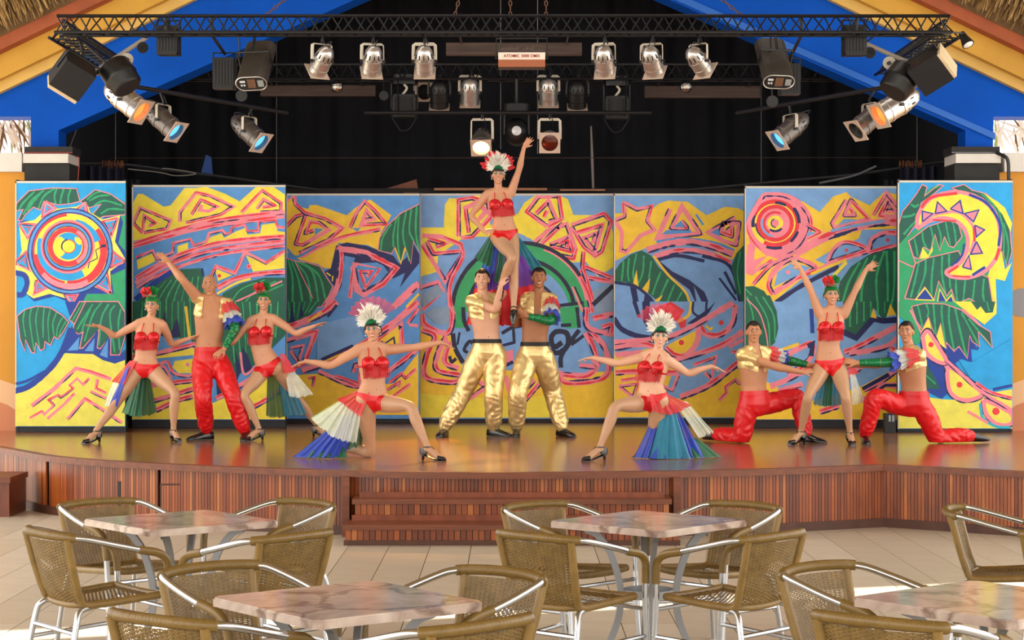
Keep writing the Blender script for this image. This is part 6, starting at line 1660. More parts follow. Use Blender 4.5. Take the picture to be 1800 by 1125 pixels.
class Person: pass
def person(label, D, sex, skin, head, neck, sh, hips, waist, arms, legs, yaw=0, hyaw=0, htilt=0, hpitch=0, s=1.0, floor=HS, hold=None, tights=True, build=1.0, smile=True, group=None):
    """photo positions -> joints -> one continuous body. arms: (elbow px, wrist px, wrist depth offset, fingertip px, fingertip depth offset, opts)
    legs: ('stand', ankle px, depth offset, knee px, toe direction) or ('kneel', knee x px, depth offset, foot px x, foot depth offset)"""
    q = Person(); q.sex = sex; q.s = s; q.D = D
    fem = sex == 'f'
    yr = math.radians(yaw)
    fw = Vector((math.sin(yr), -math.cos(yr), 0)); rt = Vector((math.cos(yr), math.sin(yr), 0))
    q.fw, q.rt = fw, rt
    shw = (0.165 if fem else 0.195) * s; hpw = (0.088 if fem else 0.085) * s
    N = P(neck[0], neck[1], D)
    SH = [P(sh[i][0], sh[i][1], D + (-1, 1)[i] * shw * math.sin(yr)) for i in (0, 1)]
    HP = [P(hips[i][0], hips[i][1], D + (-1, 1)[i] * hpw * math.sin(yr)) for i in (0, 1)]
    pv = (HP[0] + HP[1]) / 2
    wst = P(waist[0], waist[1], D)
    q.N, q.SH, q.HP, q.pv, q.wst = N, SH, HP, pv, wst
    rtp = (HP[1] - HP[0]); rtp = (rt * 0.5 + rtp.normalized() * 0.5).normalized() if rtp.length > 0.05 else rt
    rts = (SH[1] - SH[0]); rts = (rt * 0.4 + rts.normalized() * 0.6).normalized() if rts.length > 0.05 else rt
    # ---- raw volumes
    mb = MB()
    up1 = (wst - pv); tl = (N - pv).length
    crot = pv - (wst - pv).normalized() * 0.10 * s
    ch = wst.lerp(N, 0.52)
    def fax(l, u):
        f = u.normalized().cross(l); f = -f
        if f.dot(fw) < 0: f = -f
        return (f - l * f.dot(l)).normalized()
    ux = (wst - pv).normalized(); uc = (N - wst).normalized()
    fp, fc = fax(rtp, ux), fax(rts, uc)
    q.fp, q.fc, q.rtp, q.rts, q.up, q.uc, q.ch = fp, fc, rtp, rts, ux, uc, ch
    b = build * s
    if fem:
        secs = [(crot, rtp, fp, 0.075 * b, 0.065 * b), (crot.lerp(pv, 0.5), rtp, fp, 0.135 * b, 0.095 * b), (pv, rtp, fp, 0.158 * b, 0.105 * b), (pv.lerp(wst, 0.4), rtp, fp, 0.146 * b, 0.097 * b),
                (pv.lerp(wst, 0.75), rtp, fp, 0.124 * b, 0.087 * b), (wst, rtp.lerp(rts, 0.5).normalized(), fp.lerp(fc, 0.5).normalized(), 0.113 * b, 0.083 * b), (wst.lerp(N, 0.25), rts, fc, 0.122 * b, 0.090 * b),
                (wst.lerp(N, 0.48), rts, fc, 0.134 * b, 0.098 * b), (wst.lerp(N, 0.68), rts, fc, 0.138 * b, 0.092 * b), (wst.lerp(N, 0.84), rts, fc, 0.125 * b, 0.072 * b), (wst.lerp(N, 0.95), rts, fc, 0.085 * b, 0.056 * b), (N + uc * 0.01, rts, fc, 0.05 * b, 0.05 * b)]
    else:
        secs = [(crot, rtp, fp, 0.075 * b, 0.07 * b), (crot.lerp(pv, 0.5), rtp, fp, 0.135 * b, 0.10 * b), (pv, rtp, fp, 0.152 * b, 0.107 * b), (pv.lerp(wst, 0.5), rtp, fp, 0.143 * b, 0.10 * b),
                (wst, rtp.lerp(rts, 0.5).normalized(), fp.lerp(fc, 0.5).normalized(), 0.137 * b, 0.095 * b), (wst.lerp(N, 0.25), rts, fc, 0.15 * b, 0.103 * b), (wst.lerp(N, 0.48), rts, fc, 0.168 * b, 0.112 * b),
                (wst.lerp(N, 0.68), rts, fc, 0.175 * b, 0.108 * b), (wst.lerp(N, 0.84), rts, fc, 0.158 * b, 0.085 * b), (wst.lerp(N, 0.95), rts, fc, 0.105 * b, 0.066 * b), (N + uc * 0.01, rts, fc, 0.06 * b, 0.058 * b)]
    loft(mb, secs)
    Rc = Matrix((rts, fc, uc)).transposed(); Rp = Matrix((rtp, fp, ux)).transposed()
    q.Rc, q.Rp = Rc, Rp
    q.bust = []
    bc = wst.lerp(N, 0.52)
    for sg in (-1, 1):
        if fem:
            c = bc + rts * sg * 0.068 * s + fc * 0.080 * s
            mb.ball(c, (0.060 * s, 0.048 * s, 0.058 * s), Rc, 16, 10); q.bust.append(c + fc * 0.012 * s)
        else:
            mb.ball(wst.lerp(N, 0.60) + rts * sg * 0.075 * s + fc * 0.072 * s, (0.072 * s, 0.042 * s, 0.055 * s), Rc, 16, 10)
        mb.ball(pv - ux * 0.035 * s + rtp * sg * 0.068 * s - fp * 0.05 * s, (0.078 * s, 0.075 * s, 0.085 * s), Rp, 14, 9)
        # shoulder slope
        mb.tube([N + uc * 0.005 + rts * sg * 0.02, SH[(sg + 1) // 2] + uc * 0.012], [0.05 * s, 0.05 * s], 12)
    # ---- arms
    q.arm = []
    for i in (0, 1):
        el, wrp, dd, tip, td, op = arms[i]
        W = P(wrp[0], wrp[1], D + dd)
        pole = op.get('pole', Vector((0, 0.3, -0.6)))
        E = ik(SH[i], W, (0.275 if fem else 0.295) * s, (0.235 if fem else 0.26) * s, el, Vector(pole))
        T = P(tip[0], tip[1], D + td)
        q.arm.append((SH[i], E, W, T))
        k = (1.0 if fem else 1.2) * s * op.get('k', 1.0)
        limb(mb, [SH[i], SH[i].lerp(E, 0.5), E, E.lerp(W, 0.5), W], [(0, 0.053 * k), (0.12, 0.050 * k), (0.3, 0.044 * k), (0.46, 0.036 * k), (0.53, 0.036 * k), (0.63, 0.040 * k), (0.8, 0.031 * k), (1.0, 0.0225 * k)])
        pnv = op.get('pn', Vector((0, -0.35, -1)))
        hand(mb, W, T - W, Vector(pnv), (0.92 if fem else 1.05) * s, op.get('curl', 0.22), op.get('spread', 1.0), op.get('flip', 1 if i == 0 else -1), op.get('grip', 0.0))
    # ---- legs
    q.leg = []
    kl = (1.0 if fem else 1.02) * s
    for i in (0, 1):
        lg = legs[i]
        H = HP[i] - ux * 0.02 * s
        if lg[0] == 'stand':
            _, ap, dd, kp, td = lg[:5]
            ah = lg[5] if len(lg) > 5 else (0.135 if fem else 0.095) * s
            da = D + dd
            A = Vector((X(ap[0], da), da, floor + ah)) if floor is not None else P(ap[0], ap[1], da)
            K = ik(H, A, 0.415 * kl, 0.40 * kl, kp, fw + Vector((0, -0.4, 0)))
            td = Vector(td).normalized()
        else:
            _, kx, kd, fxp, fd_ = lg[:5]
            K = Vector((X(kx, D + kd), D + kd, floor + 0.062 * s)); A = Vector((X(fxp, D + fd_), D + fd_, floor + 0.075 * s))
            td = (A - K).normalized()
        q.leg.append((H, K, A, td, lg[0]))
        m = (1.0 if fem else 1.0) * s * (lg[6] if len(lg) > 6 else 1.0)
        limb(mb, [H, H.lerp(K, 0.5), K, K.lerp(A, 0.33), A], [(0, 0.088 * m), (0.12, 0.090 * m), (0.3, 0.076 * m), (0.46, 0.054 * m), (0.52, 0.052 * m), (0.60, 0.052 * m), (0.68, 0.056 * m), (0.8, 0.046 * m), (0.95, 0.032 * m), (1.0, 0.033 * m)])
        # foot
        if lg[0] == 'kneel':
            ft = A + td * 0.10 * s + Vector((0, 0, -0.03)); mb.tube([A, ft, ft + td * 0.07 * s], [0.035 * s, 0.034 * s, 0.022 * s], 10)
        else:
            k_f = s * (1.0 if fem else 0.72)
            hl = A - td * 0.035 * s + Vector((0, 0, -0.045 * s))
            bz = (floor if floor is not None else A.z - 0.12) + 0.026
            tdd = td.copy()
            if floor is None:
                ball_ = A + td * 0.13 * s
            else:
                ball_ = A + td * 0.115 * s; ball_.z = bz + 0.008
            toe = ball_ + td * 0.055 * s
            if floor is not None: toe.z = bz - 0.004
            mb.tube([hl, A + Vector((0, 0, -0.02 * s)), A.lerp(ball_, 0.55), ball_, toe], [k_f * v for v in (0.030, 0.036, 0.034, 0.034, 0.020)], 10); mb.ball(hl, 0.031 * k_f, None, 10, 7); mb.ball(toe, 0.02 * k_f, None, 10, 7)
            q.__dict__.setdefault('foot', []).append((hl, A, ball_, toe, td))
    # ---- head
    hs_ = (0.93 if fem else 1.0) * max(s, 0.93)
    hc = P(head[0], head[1], D - 0.02 * s)
    a = math.radians(yaw * 0.3 + hyaw); t = math.radians(htilt); pt = math.radians(hpitch)
    hf = Vector((math.sin(a) * math.cos(pt), -math.cos(a) * math.cos(pt), math.sin(pt))); hr = Vector((math.cos(a), math.sin(a), 0))
    hr = (hr * math.cos(t) - Vector((0, 0, 1)) * math.sin(t)).normalized(); hf = (hf - hr * hf.dot(hr)).normalized(); hu = hr.cross(hf)
    if hu.z < 0: hu = -hu
    R = Matrix((hr, hf, hu)).transposed()
    q.hc, q.R, q.hs, q.hr, q.hf, q.hu = hc, R, hs_, hr, hf, hu
    def hb(x, y, z, rx, ry, rz): mb.ball(hc + R @ Vector((x, y, z)) * hs_, (rx * hs_, ry * hs_, rz * hs_), R, 18, 12)
    hb(0, -0.012, 0.028, 0.073, 0.090, 0.085); hb(0, 0.012, -0.03, 0.060, 0.066, 0.068); hb(0, 0.022, -0.062, 0.042 if fem else 0.047, 0.05, 0.045); hb(0, 0.050, -0.090, 0.021 if fem else 0.026, 0.022, 0.018)
    hb(0, 0.068, 0.034, 0.052, 0.020, 0.028)
    for sg in (-1, 1):
        hb(sg * 0.035, 0.050, -0.018, 0.026, 0.026, 0.024); hb(sg * 0.074, -0.008, -0.004, 0.010, 0.020, 0.031); hb(sg * 0.031, 0.070, 0.030, 0.022, 0.012, 0.008)
    hb(0, 0.086, -0.004, 0.0095, 0.014, 0.028); hb(0, 0.097, -0.020, 0.013, 0.014, 0.011); hb(-0.011, 0.089, -0.023, 0.008, 0.010, 0.007); hb(0.011, 0.089, -0.023, 0.008, 0.010, 0.007)
    hb(0, 0.078, -0.052, 0.022, 0.010, 0.010)
    nk = (0.044 if fem else 0.056) * s
    mb.tube([N - uc * 0.03 * s, N + uc * 0.02, hc + R @ Vector((0, -0.028, -0.07)) * hs_, hc + R @ Vector((0, -0.02, -0.01)) * hs_], [nk * 1.2, nk * 1.02, nk * 0.97, nk], 14)
    # ---- one continuous surface
    me = remesh(mb, 0.0062)
    V = npv(me)
    dh = np.linalg.norm(V - np.array(hc), axis=1)
    w_ = np.full(len(V), 0.5)
    w_[dh < 0.15 * hs_] = 0.0
    for (_, _, W, T) in q.arm:
        dw_ = np.linalg.norm(V - np.array(W.lerp(T, 0.6)), axis=1); w_[dw_ < 0.115] = 0.06
    V = smooth_np(me, V, w_, 9)
    V = smooth_np(me, V, np.where(dh < 0.15 * hs_, 0.25, 0.12), 2)
    if floor is not None: V[:, 2] = np.maximum(V[:, 2], floor + 0.002)
    me.vertices.foreach_set('co', V.ravel())
    # which vertices belong to the legs (nylon tights)
    mats = [M_skin[skin]]
    best = np.full(len(V), 1e9); lab = np.zeros(len(V), dtype=int)
    bones = [(pv, wst, 0.14, 0), (wst, N, 0.14, 0), (hc, hc + hu * 0.02, 0.1, 1), (N, hc, 0.05, 1)]
    for i in (0, 1):
        S_, E_, W_, T_ = q.arm[i]; bones += [(S_, E_, 0.045, 2 + i), (E_, W_, 0.035, 4 + i), (W_, T_, 0.03, 6 + i)]
        H_, K_, A_, _, _ = q.leg[i]; bones += [(H_ * 0.75 + K_ * 0.25, K_, 0.075, 8 + i), (K_, A_, 0.05, 10 + i), (A_, A_ + q.leg[i][3] * 0.15, 0.03, 12 + i)]
    for a_, b_, r_, l_ in bones:
        dist, _ = segdist(V, a_, b_); dist = dist / r_
        mk = dist < best; best[mk] = dist[mk]; lab[mk] = l_
    q.lab = lab
    me = finish_mesh(me, 'body', mats + ([M_tights] if fem and tights else []))
    if fem and tights:
        nq = len(me.polygons); ln = np.empty(nq, dtype=np.int64); me.polygons.foreach_get('loop_start', ln)
        vi = np.empty(len(me.loops), dtype=np.int64); me.loops.foreach_get('vertex_index', vi)
        relp = (V - np.array(pv)) @ np.array(Rp)
        leg = (lab >= 8) | ((lab == 0) & (relp[:, 2] < 0.0))
        me.polygons.foreach_set('material_index', leg[vi[ln]].astype(np.int32))
        me.update()
    N_ = np.empty(len(V) * 3); me.vertices.foreach_get('normal', N_); N_ = N_.reshape(-1, 3)
    root = thing('person', label, 'person', group=group)
    root.location = (pv.x, pv.y, floor if floor is not None else pv.z - 0.5)
    q.root = root; q.me = me; q.V = V; q.Nn = N_
    q.body = link('body', me, root)
    q.bvh = BVHTree.FromPolygons([Vector(v) for v in V], [tuple(p.vertices) for p in me.polygons])
    q.hl = (V - np.array(hc)) @ np.array(R) / hs_       # head coordinates: x right, y forward, z up
    q.cl = (V - np.array(N)) @ np.array(Rc) / s          # chest coordinates from the neck base
    q.pl = (V - np.array(pv)) @ np.array(Rp) / s         # pelvis coordinates
    q.ishead = lab == 1
    # ---- face
    def patch(name, pts, m, off=0.0015, ring=3):
        c = Vector((sum(p[0] for p in pts) / len(pts), sum(p[1] for p in pts) / len(pts)))
        vs = []; fs = []
        def proj(x, z):
            o = hc + R @ Vector((x, 0.25, z)) * hs_
            hit = q.bvh.ray_cast(o, -(R @ Vector((0, 1, 0))), 0.4)
            p = hit[0] if hit[0] is not None else hc + R @ Vector((x, 0.085, z)) * hs_
            return p + hf * off
        vs.append(proj(*c)); n = len(pts)
        for k in range(1, ring + 1):
            for p in pts: vs.append(proj(c.x + (p[0] - c.x) * k / ring, c.y + (p[1] - c.y) * k / ring))
        for i in range(n): fs.append((0, 1 + i, 1 + (i + 1) % n))
        for k in range(ring - 1):
            for i in range(n): fs.append((1 + k * n + i, 1 + (k + 1) * n + i, 1 + (k + 1) * n + (i + 1) % n, 1 + k * n + (i + 1) % n))
        mb = MB(); mb.add(vs, fs); return mb.build(name, m, root)
    def ell(cx, cz, rx, rz, n=12, bend=0.0): return [(cx + rx * math.cos(2 * math.pi * i / n), cz + rz * math.sin(2 * math.pi * i / n) + bend * math.cos(2 * math.pi * i / n) ** 2) for i in range(n)]
    for sg in (-1, 1):
        if fem:
            patch('eye_shadow', ell(sg * 0.031, 0.020, 0.019, 0.011, 12), M_shadow, 0.0010)
            patch('eye_liner', ell(sg * 0.0315, 0.012, 0.0185, 0.0085, 12), M_lash, 0.0016)
        patch('eye', ell(sg * 0.031, 0.0115, 0.014, 0.0058 if fem else 0.0052), M_white_eye, 0.0024)
        patch('iris', ell(sg * 0.031, 0.0118, 0.0062, 0.0056, 10), M_iris, 0.0032, 1)
        bw = 0.0032 if fem else 0.0048
        patch('eyebrow', [(sg * 0.013, 0.0335 - bw), (sg * 0.030, 0.0365 - bw), (sg * 0.050, 0.031 - bw * 0.5), (sg * 0.050, 0.032), (sg * 0.030, 0.0365 + bw), (sg * 0.013, 0.0335 + bw)], M_hair, 0.0022, 1)
    if smile:
        patch('lips', [(-0.027, -0.044), (-0.014, -0.0425), (0, -0.0440), (0.014, -0.0425), (0.027, -0.044), (0.016, -0.060), (0, -0.0645), (-0.016, -0.060)], M_lips if fem else M_lipm, 0.0020, 2)
        patch('teeth', [(-0.021, -0.0462), (0, -0.0478), (0.021, -0.0462), (0.012, -0.0545), (0, -0.0575), (-0.012, -0.0545)], M_teeth, 0.0034, 2)
    else:
        patch('lips', [(-0.026, -0.0515), (-0.010, -0.0485), (0, -0.0495), (0.010, -0.0485), (0.026, -0.0515), (0.012, -0.0565), (0, -0.0575), (-0.012, -0.0565)], M_lipm, 0.0020, 2)
    q.patch = patch
    nb0 = pv.lerp(wst, 0.62 if fem else 0.80)
    h = q.bvh.ray_cast(nb0 + fp * 0.3, -fp, 0.5)
    if h[0] is not None:
        MB().ball(h[0] - fp * 0.001, (0.0055 * s, 0.002 * s, 0.0085 * s), Rp, 10, 6).build('navel', mat('navel', '7d4f38', 0.6), root, smooth=True)
    return q

# ---------------------------------------------------------------- clothing
def bikini(q, fr=0.122):
    s = q.s
    cup = []
    for c in q.bust:
        mb = MB()
        M4 = q.Rc
        vs = []; fs = []
        nr, ns = 7, 18
        for i in range(nr + 1):
            th = math.pi * 0.5 * i / nr * 1.05
            for k in range(ns):
                a = 2 * math.pi * k / ns
                v = Vector((0.067 * math.sin(th) * math.cos(a), 0.052 * math.cos(th), 0.060 * math.sin(th) * math.sin(a) + (0.008 if math.sin(a) > 0.3 else 0) * math.sin(th))) * s
                vs.append(c - q.fc * 0.006 * s + M4 @ v)
        for i in range(nr):
            for k in range(ns): fs.append((i * ns + k, i * ns + (k + 1) % ns, (i + 1) * ns + (k + 1) % ns, (i + 1) * ns + k))
        mb.add(vs, fs); o = mb.build('bra_cup', M_redm, q.root, smooth=True); cup.append(o)
    # band round the back
    z0 = (q.bust[0] - q.N).dot(q.uc) / s - 0.025
    shell(q.me, q.V, q.Nn, (np.abs(q.cl[:, 2] - z0) < 0.012) & (q.lab == 0), 0.004, 'bra_band', M_redm, q.root)
    mid = (q.bust[0] + q.bust[1]) / 2 + q.fc * 0.028 * s
    MB().ball(mid, (0.02 * s, 0.015 * s, 0.016 * s), q.Rc).build('bra_bow', M_redm, q.root, smooth=True)
    for sg, c in zip((-1, 1), q.bust):
        top = c + q.uc * 0.05 * s + q.fc * 0.012 * s
        nk = q.N + q.rts * sg * 0.045 * s + q.uc * 0.03 * s - q.fc * 0.01
        m = top.lerp(nk, 0.5) + q.fc * 0.028 * s
        MB().tube(cr([top, m, nk], 8), 0.0042, 6).build('halter_strap', M_redm, q.root)
    # fringe strands
    mb = MB(); rf = random.Random(4)
    n = 64
    for i in range(n):
        u = i / (n - 1) * 2 - 1
        x = u * 0.128 * s
        base = (q.bust[0] + q.bust[1]) / 2 + q.rts * x - q.uc * (0.016 + 0.016 * math.cos(u * math.pi * 2)) * s
        d0 = q.fc * (0.045 * (1 - abs(u) ** 3)) * s
        o0 = base + q.fc * 0.2
        L = fr * s * (0.78 + 0.30 * abs(math.cos(u * math.pi * 1.0 + math.pi / 2))) * rf.uniform(0.9, 1.1)
        pts = []
        for k in range(5):
            p = base - q.uc * L * k / 4 + q.fc * 0.25 - Vector((0, 0, 0.0))
            h = q.bvh.ray_cast(p, -q.fc, 0.45)
            g = h[0] if h[0] is not None else p - q.fc * 0.25
            pts.append(g + q.fc * (0.012 + 0.010 * (1 - k / 4) + rf.uniform(-0.002, 0.003)))
        # strands hang clear of the ribs instead of following every dip
        out = max((p - base).dot(q.fc) for p in pts)
        pts = [p + q.fc * (out - (p - base).dot(q.fc)) * 0.55 for p in pts]
        wv = q.rts * 0.0026 * s
        vs = []
        for p in pts: vs += [p - wv, p + wv]
        mb.add(vs, [(2 * k, 2 * k + 1, 2 * k + 3, 2 * k + 2) for k in range(4)])
    o = mb.build('bra_fringe', M_fringe, q.root); o['kind'] = 'stuff'
    x, y, z = q.pl[:, 0], q.pl[:, 1], q.pl[:, 2]
    ok = ((q.lab == 0) | (q.lab == 8) | (q.lab == 9)) & (np.abs(y) < 0.145)
    front = (z > -0.125 + 1.02 * np.abs(x)) | (y < -0.02) & (z > -0.115 + 0.55 * np.abs(x))
    shell(q.me, q.V, q.Nn, ok & front & (z < 0.034 + 0.12 * np.abs(x)) & (z > -0.16), 0.005, 'briefs', M_rsat, q.root, wave=0.001)
    shell(q.me, q.V, q.Nn, (q.lab == 0) & (np.abs(z - 0.036 - 0.12 * np.abs(x)) < 0.011), 0.0085, 'belt', M_redm, q.root)
def shoe(q, ft, heel):
    hl, A, ball_, toe, td = ft
    s = q.s; fl = HS
    la = td.cross(Vector((0, 0, 1))).normalized()
    r = q.root
    def ring(c, w_, h_, up, n=12): return [c + la * w_ * math.cos(2 * math.pi * k / n) + up * h_ * math.sin(2 * math.pi * k / n) for k in range(n)]
    upv = la.cross(td).normalized()
    mb = MB()
    if heel:
        lift = hl.z - fl
        c0 = Vector((hl.x, hl.y, hl.z - 0.006)) - td * 0.006; 
        secs = [(toe + td * 0.028 * s - Vector((0, 0, 0.004)), 0.008, 0.008), (toe + td * 0.008 * s, 0.027, 0.018), (ball_ + td * 0.012 * s - Vector((0, 0, 0.004)), 0.041, 0.026)]
        rings = [ring(c, w_ * s, h_ * s, upv) for c, w_, h_ in secs]
        vs = sum(rings, []); n = 12; fs = [tuple(range(n - 1, -1, -1)), tuple(range(2 * n, 3 * n))]
        for i in range(2):
            for k in range(n): fs.append((i * n + k, i * n + (k + 1) % n, (i + 1) * n + (k + 1) % n, (i + 1) * n + k))
        mb.add(vs, fs)
        o = mb.build('shoe', M_shoe, r, smooth=True)
        # sole, heel counter, heel, straps
        so_ = MB().tube(cr([toe + td * 0.02 * s + Vector((0, 0, -0.016)), ball_ + Vector((0, 0, -0.030)), hl.lerp(ball_, 0.45) + Vector((0, 0, -0.034)), hl + Vector((0, 0, -0.034))], 6), 0.034 * s, 10, flat=(0.22, 1.0), up=(0, 0, 1)); so_.build('sole', M_shoe, o)
        hcn = MB().tube([hl + Vector((0, 0, -0.03)), hl + Vector((0, 0, 0.0)) - td * 0.004, hl + Vector((0, 0, 0.024)) - td * 0.003], [0.036 * s, 0.038 * s, 0.034 * s], 12); hcn.build('heel_counter', M_shoe, o, smooth=True)
        MB().tube([hl + Vector((0, 0, -0.03)) - td * 0.006, Vector((hl.x - td.x * 0.014, hl.y - td.y * 0.014, fl + 0.002))], [0.020 * s, 0.010 * s], 9).build('heel', M_shoe, o)
        MB().tube([A + Vector((0, 0, -0.008)) + (td * math.cos(a) + la * math.sin(a)) * 0.037 * s for a in [k * math.pi / 6 for k in range(12)]], 0.006, 6, closed=True).build('ankle_strap', M_shoe, o)
        MB().tube(cr([A + td * 0.036 * s + Vector((0, 0, -0.01)), A.lerp(ball_, 0.5) + upv * 0.034 * s, ball_ + upv * 0.028 * s], 5), 0.006, 6).build('instep_strap', M_shoe, o)
    else:
        b0 = Vector((hl.x, hl.y, fl)) - td * 0.03 * s
        secs = [(-0.01, 0.030, 0.085), (0.03, 0.042, 0.112), (0.08, 0.044, 0.108), (0.13, 0.044, 0.086), (0.18, 0.048, 0.066), (0.23, 0.046, 0.052), (0.268, 0.032, 0.038), (0.292, 0.010, 0.020)]
        vs = []; n = 14
        for d_, w_, h_ in secs:
            c = b0 + td * d_ * s
            for k in range(n):
                a = 2 * math.pi * k / n
                z = max(0.003, 0.4 * h_ + 0.6 * h_ * math.sin(a)) * s
                vs.append(Vector((c.x, c.y, fl)) + la * w_ * s * math.cos(a) + Vector((0, 0, z)))
        fs = [tuple(range(n - 1, -1, -1)), tuple((len(secs) - 1) * n + k for k in range(n))]
        for i in range(len(secs) - 1):
            for k in range(n): fs.append((i * n + k, i * n + (k + 1) % n, (i + 1) * n + (k + 1) % n, (i + 1) * n + k))
        mb.add(vs, fs); o = mb.build('shoe', M_shoe, r, smooth=True)
        MB().tube([b0 + td * 0.01 * s + Vector((0, 0, 0.008)), b0 + td * 0.27 * s + Vector((0, 0, 0.008))], 0.045 * s, 10, flat=(0.16, 1.0), up=(0, 0, 1)).build('sole', M_shoe, o)
def backshoe(q, i):
    """shoe on a foot lying back behind a kneeling knee"""
    H, K, A, td, _ = q.leg[i]; s = q.s
    la = td.cross(Vector((0, 0, 1))).normalized()
    mb = MB(); n = 12; vs = []
    secs = [(-0.03, 0.036, 0.05, 0.0), (0.02, 0.042, 0.052, -0.012), (0.08, 0.042, 0.045, -0.022), (0.14, 0.044, 0.036, -0.034), (0.19, 0.034, 0.026, -0.044), (0.215, 0.012, 0.012, -0.05)]
    for d_, w_, h_, dz in secs:
        c = A + td * d_ * s + Vector((0, 0, dz * s))
        for k in range(n):
            a = 2 * math.pi * k / n; v = c + la * w_ * s * math.cos(a) + Vector((0, 0, h_ * s * math.sin(a))); v.z = max(v.z, HS + 0.003); vs.append(v)
    fs = [tuple(range(n - 1, -1, -1)), tuple((len(secs) - 1) * n + k for k in range(n))]
    for i2 in range(len(secs) - 1):
        for k in range(n): fs.append((i2 * n + k, i2 * n + (k + 1) % n, (i2 + 1) * n + (k + 1) % n, (i2 + 1) * n + k))
    mb.add(vs, fs); o = mb.build('shoe', M_shoe, q.root, smooth=True)
def trousers(q, m, waistband=None, loose=1.0, hem=(0.072, 0.072)):
    mb = MB(); s = q.s
    pv, wst, ux = q.pv, q.wst, q.up
    top = pv + ux * 0.115 * s
    cro = pv - ux * 0.13 * s
    loft(mb, [(cro, q.rtp, q.fp, 0.07 * s, 0.085 * s), (cro.lerp(pv, 0.4), q.rtp, q.fp, 0.150 * s, 0.118 * s), (pv, q.rtp, q.fp, 0.178 * s, 0.135 * s), (pv.lerp(top, 0.6), q.rtp, q.fp, 0.166 * s, 0.126 * s), (top, q.rtp, q.fp, 0.152 * s, 0.114 * s)])
    for i in (0, 1):
        H, K, A, td, kind = q.leg[i]
        k = s * loose
        e = A + (Vector((0, 0, 0.01)) if kind == 'stand' else Vector((0, 0, 0.0)) - td * 0.0)
        limb(mb, [H, H.lerp(K, 0.5), K, K.lerp(e, 0.5), e], [(0, 0.108 * k), (0.15, 0.114 * k), (0.32, 0.106 * k), (0.46, 0.094 * k), (0.52, 0.092 * k), (0.65, 0.092 * k), (0.85, 0.086 * k), (0.94, hem[i] * 1.12 * k), (1.0, hem[i] * 0.84 * k)], seg=18)
    me = remesh(mb, 0.0085)
    V = npv(me); V = smooth_np(me, V, np.full(len(V), 0.5), 5)
    me.vertices.foreach_set('co', V.ravel()); me.update()
    Nn = np.empty(len(V) * 3); me.vertices.foreach_get('normal', Nn); Nn = Nn.reshape(-1, 3)
    # soft folds that run across the legs, stronger at knee and hem
    g = np.zeros(len(V))
    for i in (0, 1):
        H, K, A, td, kind = q.leg[i]
        for a_, b_, f0 in ((H, K, 17.0), (K, A, 26.0)):
            dist, t = segdist(V, a_, b_); L = (b_ - a_).length
            ax = np.array((b_ - a_).normalized()); u = np.array((b_ - a_).normalized().orthogonal()); rel = V - np.array(a_)
            an = np.arctan2(rel @ np.cross(ax, u), rel @ u)
            wgt = np.exp(-(dist / 0.11) ** 2)
            ang = an + 0.8 * np.sin(t * 5 + i)
            g += wgt * (0.0046 * np.sin(t * L * f0 * 4.8 + 2.6 * np.sin(ang) + 1.3 * np.sin(2 * ang + 1) + i * 2.0) * np.clip(np.sin(ang * 1.5 + t * 5 + i), -0.2, 1) + 0.0058 * np.sin(ang * 5 + 2.2 * np.sin(t * 3.3 + i) + i) * (0.4 + 0.6 * np.sin(math.pi * np.clip(t, 0, 1))) + 0.003 * np.sin(ang * 9 + t * 11))
    V = V + Nn * g[:, None]
    V[:, 2] = np.maximum(V[:, 2], HS + 0.012)
    me.vertices.foreach_set('co', V.ravel())
    o = link('trousers', finish_mesh(me, 'trousers', m), q.root)
    if waistband:
        t0 = top + ux * 0.004
        mbw = MB(); loft(mbw, [(t0 - ux * 0.022 * s, q.rtp, q.fp, 0.160 * s, 0.121 * s), (t0 + ux * 0.022 * s, q.rtp, q.fp, 0.154 * s, 0.116 * s)], 28)
        mbw.build('waistband', waistband, q.root, smooth=True)
def vest(q, m, bottom=-0.26, open_w=0.035, slope=0.30, arm=(0.03, 0.03)):
    x, y, z = q.cl[:, 0], q.cl[:, 1], q.cl[:, 2]
    tor = (q.lab == 0) | (q.lab == 2) | (q.lab == 3)
    opening = (y > 0) & (np.abs(x) < open_w + slope * np.maximum(0, z - bottom - 0.02) * 0 + slope * np.abs(np.minimum(0.0, z + 0.10)) * 0.0 + 0.02 * np.maximum(0, (z + 0.02)))
    out = np.zeros(len(x), bool)
    for i in (0, 1):
        S_, E_, _, _ = q.arm[i]
        dist, t = segdist(q.V, S_, E_); L = (E_ - S_).length
        out |= (q.lab == 2 + i) & (t * L > arm[i])
    mask = tor & ~opening & ~out & (z > bottom - 0.03 * np.cos(x * 14)) & (z < 0.02) & (np.hypot(x, y) > 0.055)
    return shell(q.me, q.V, q.Nn, mask, 0.010, 'vest', m, q.root, wave=0.003)
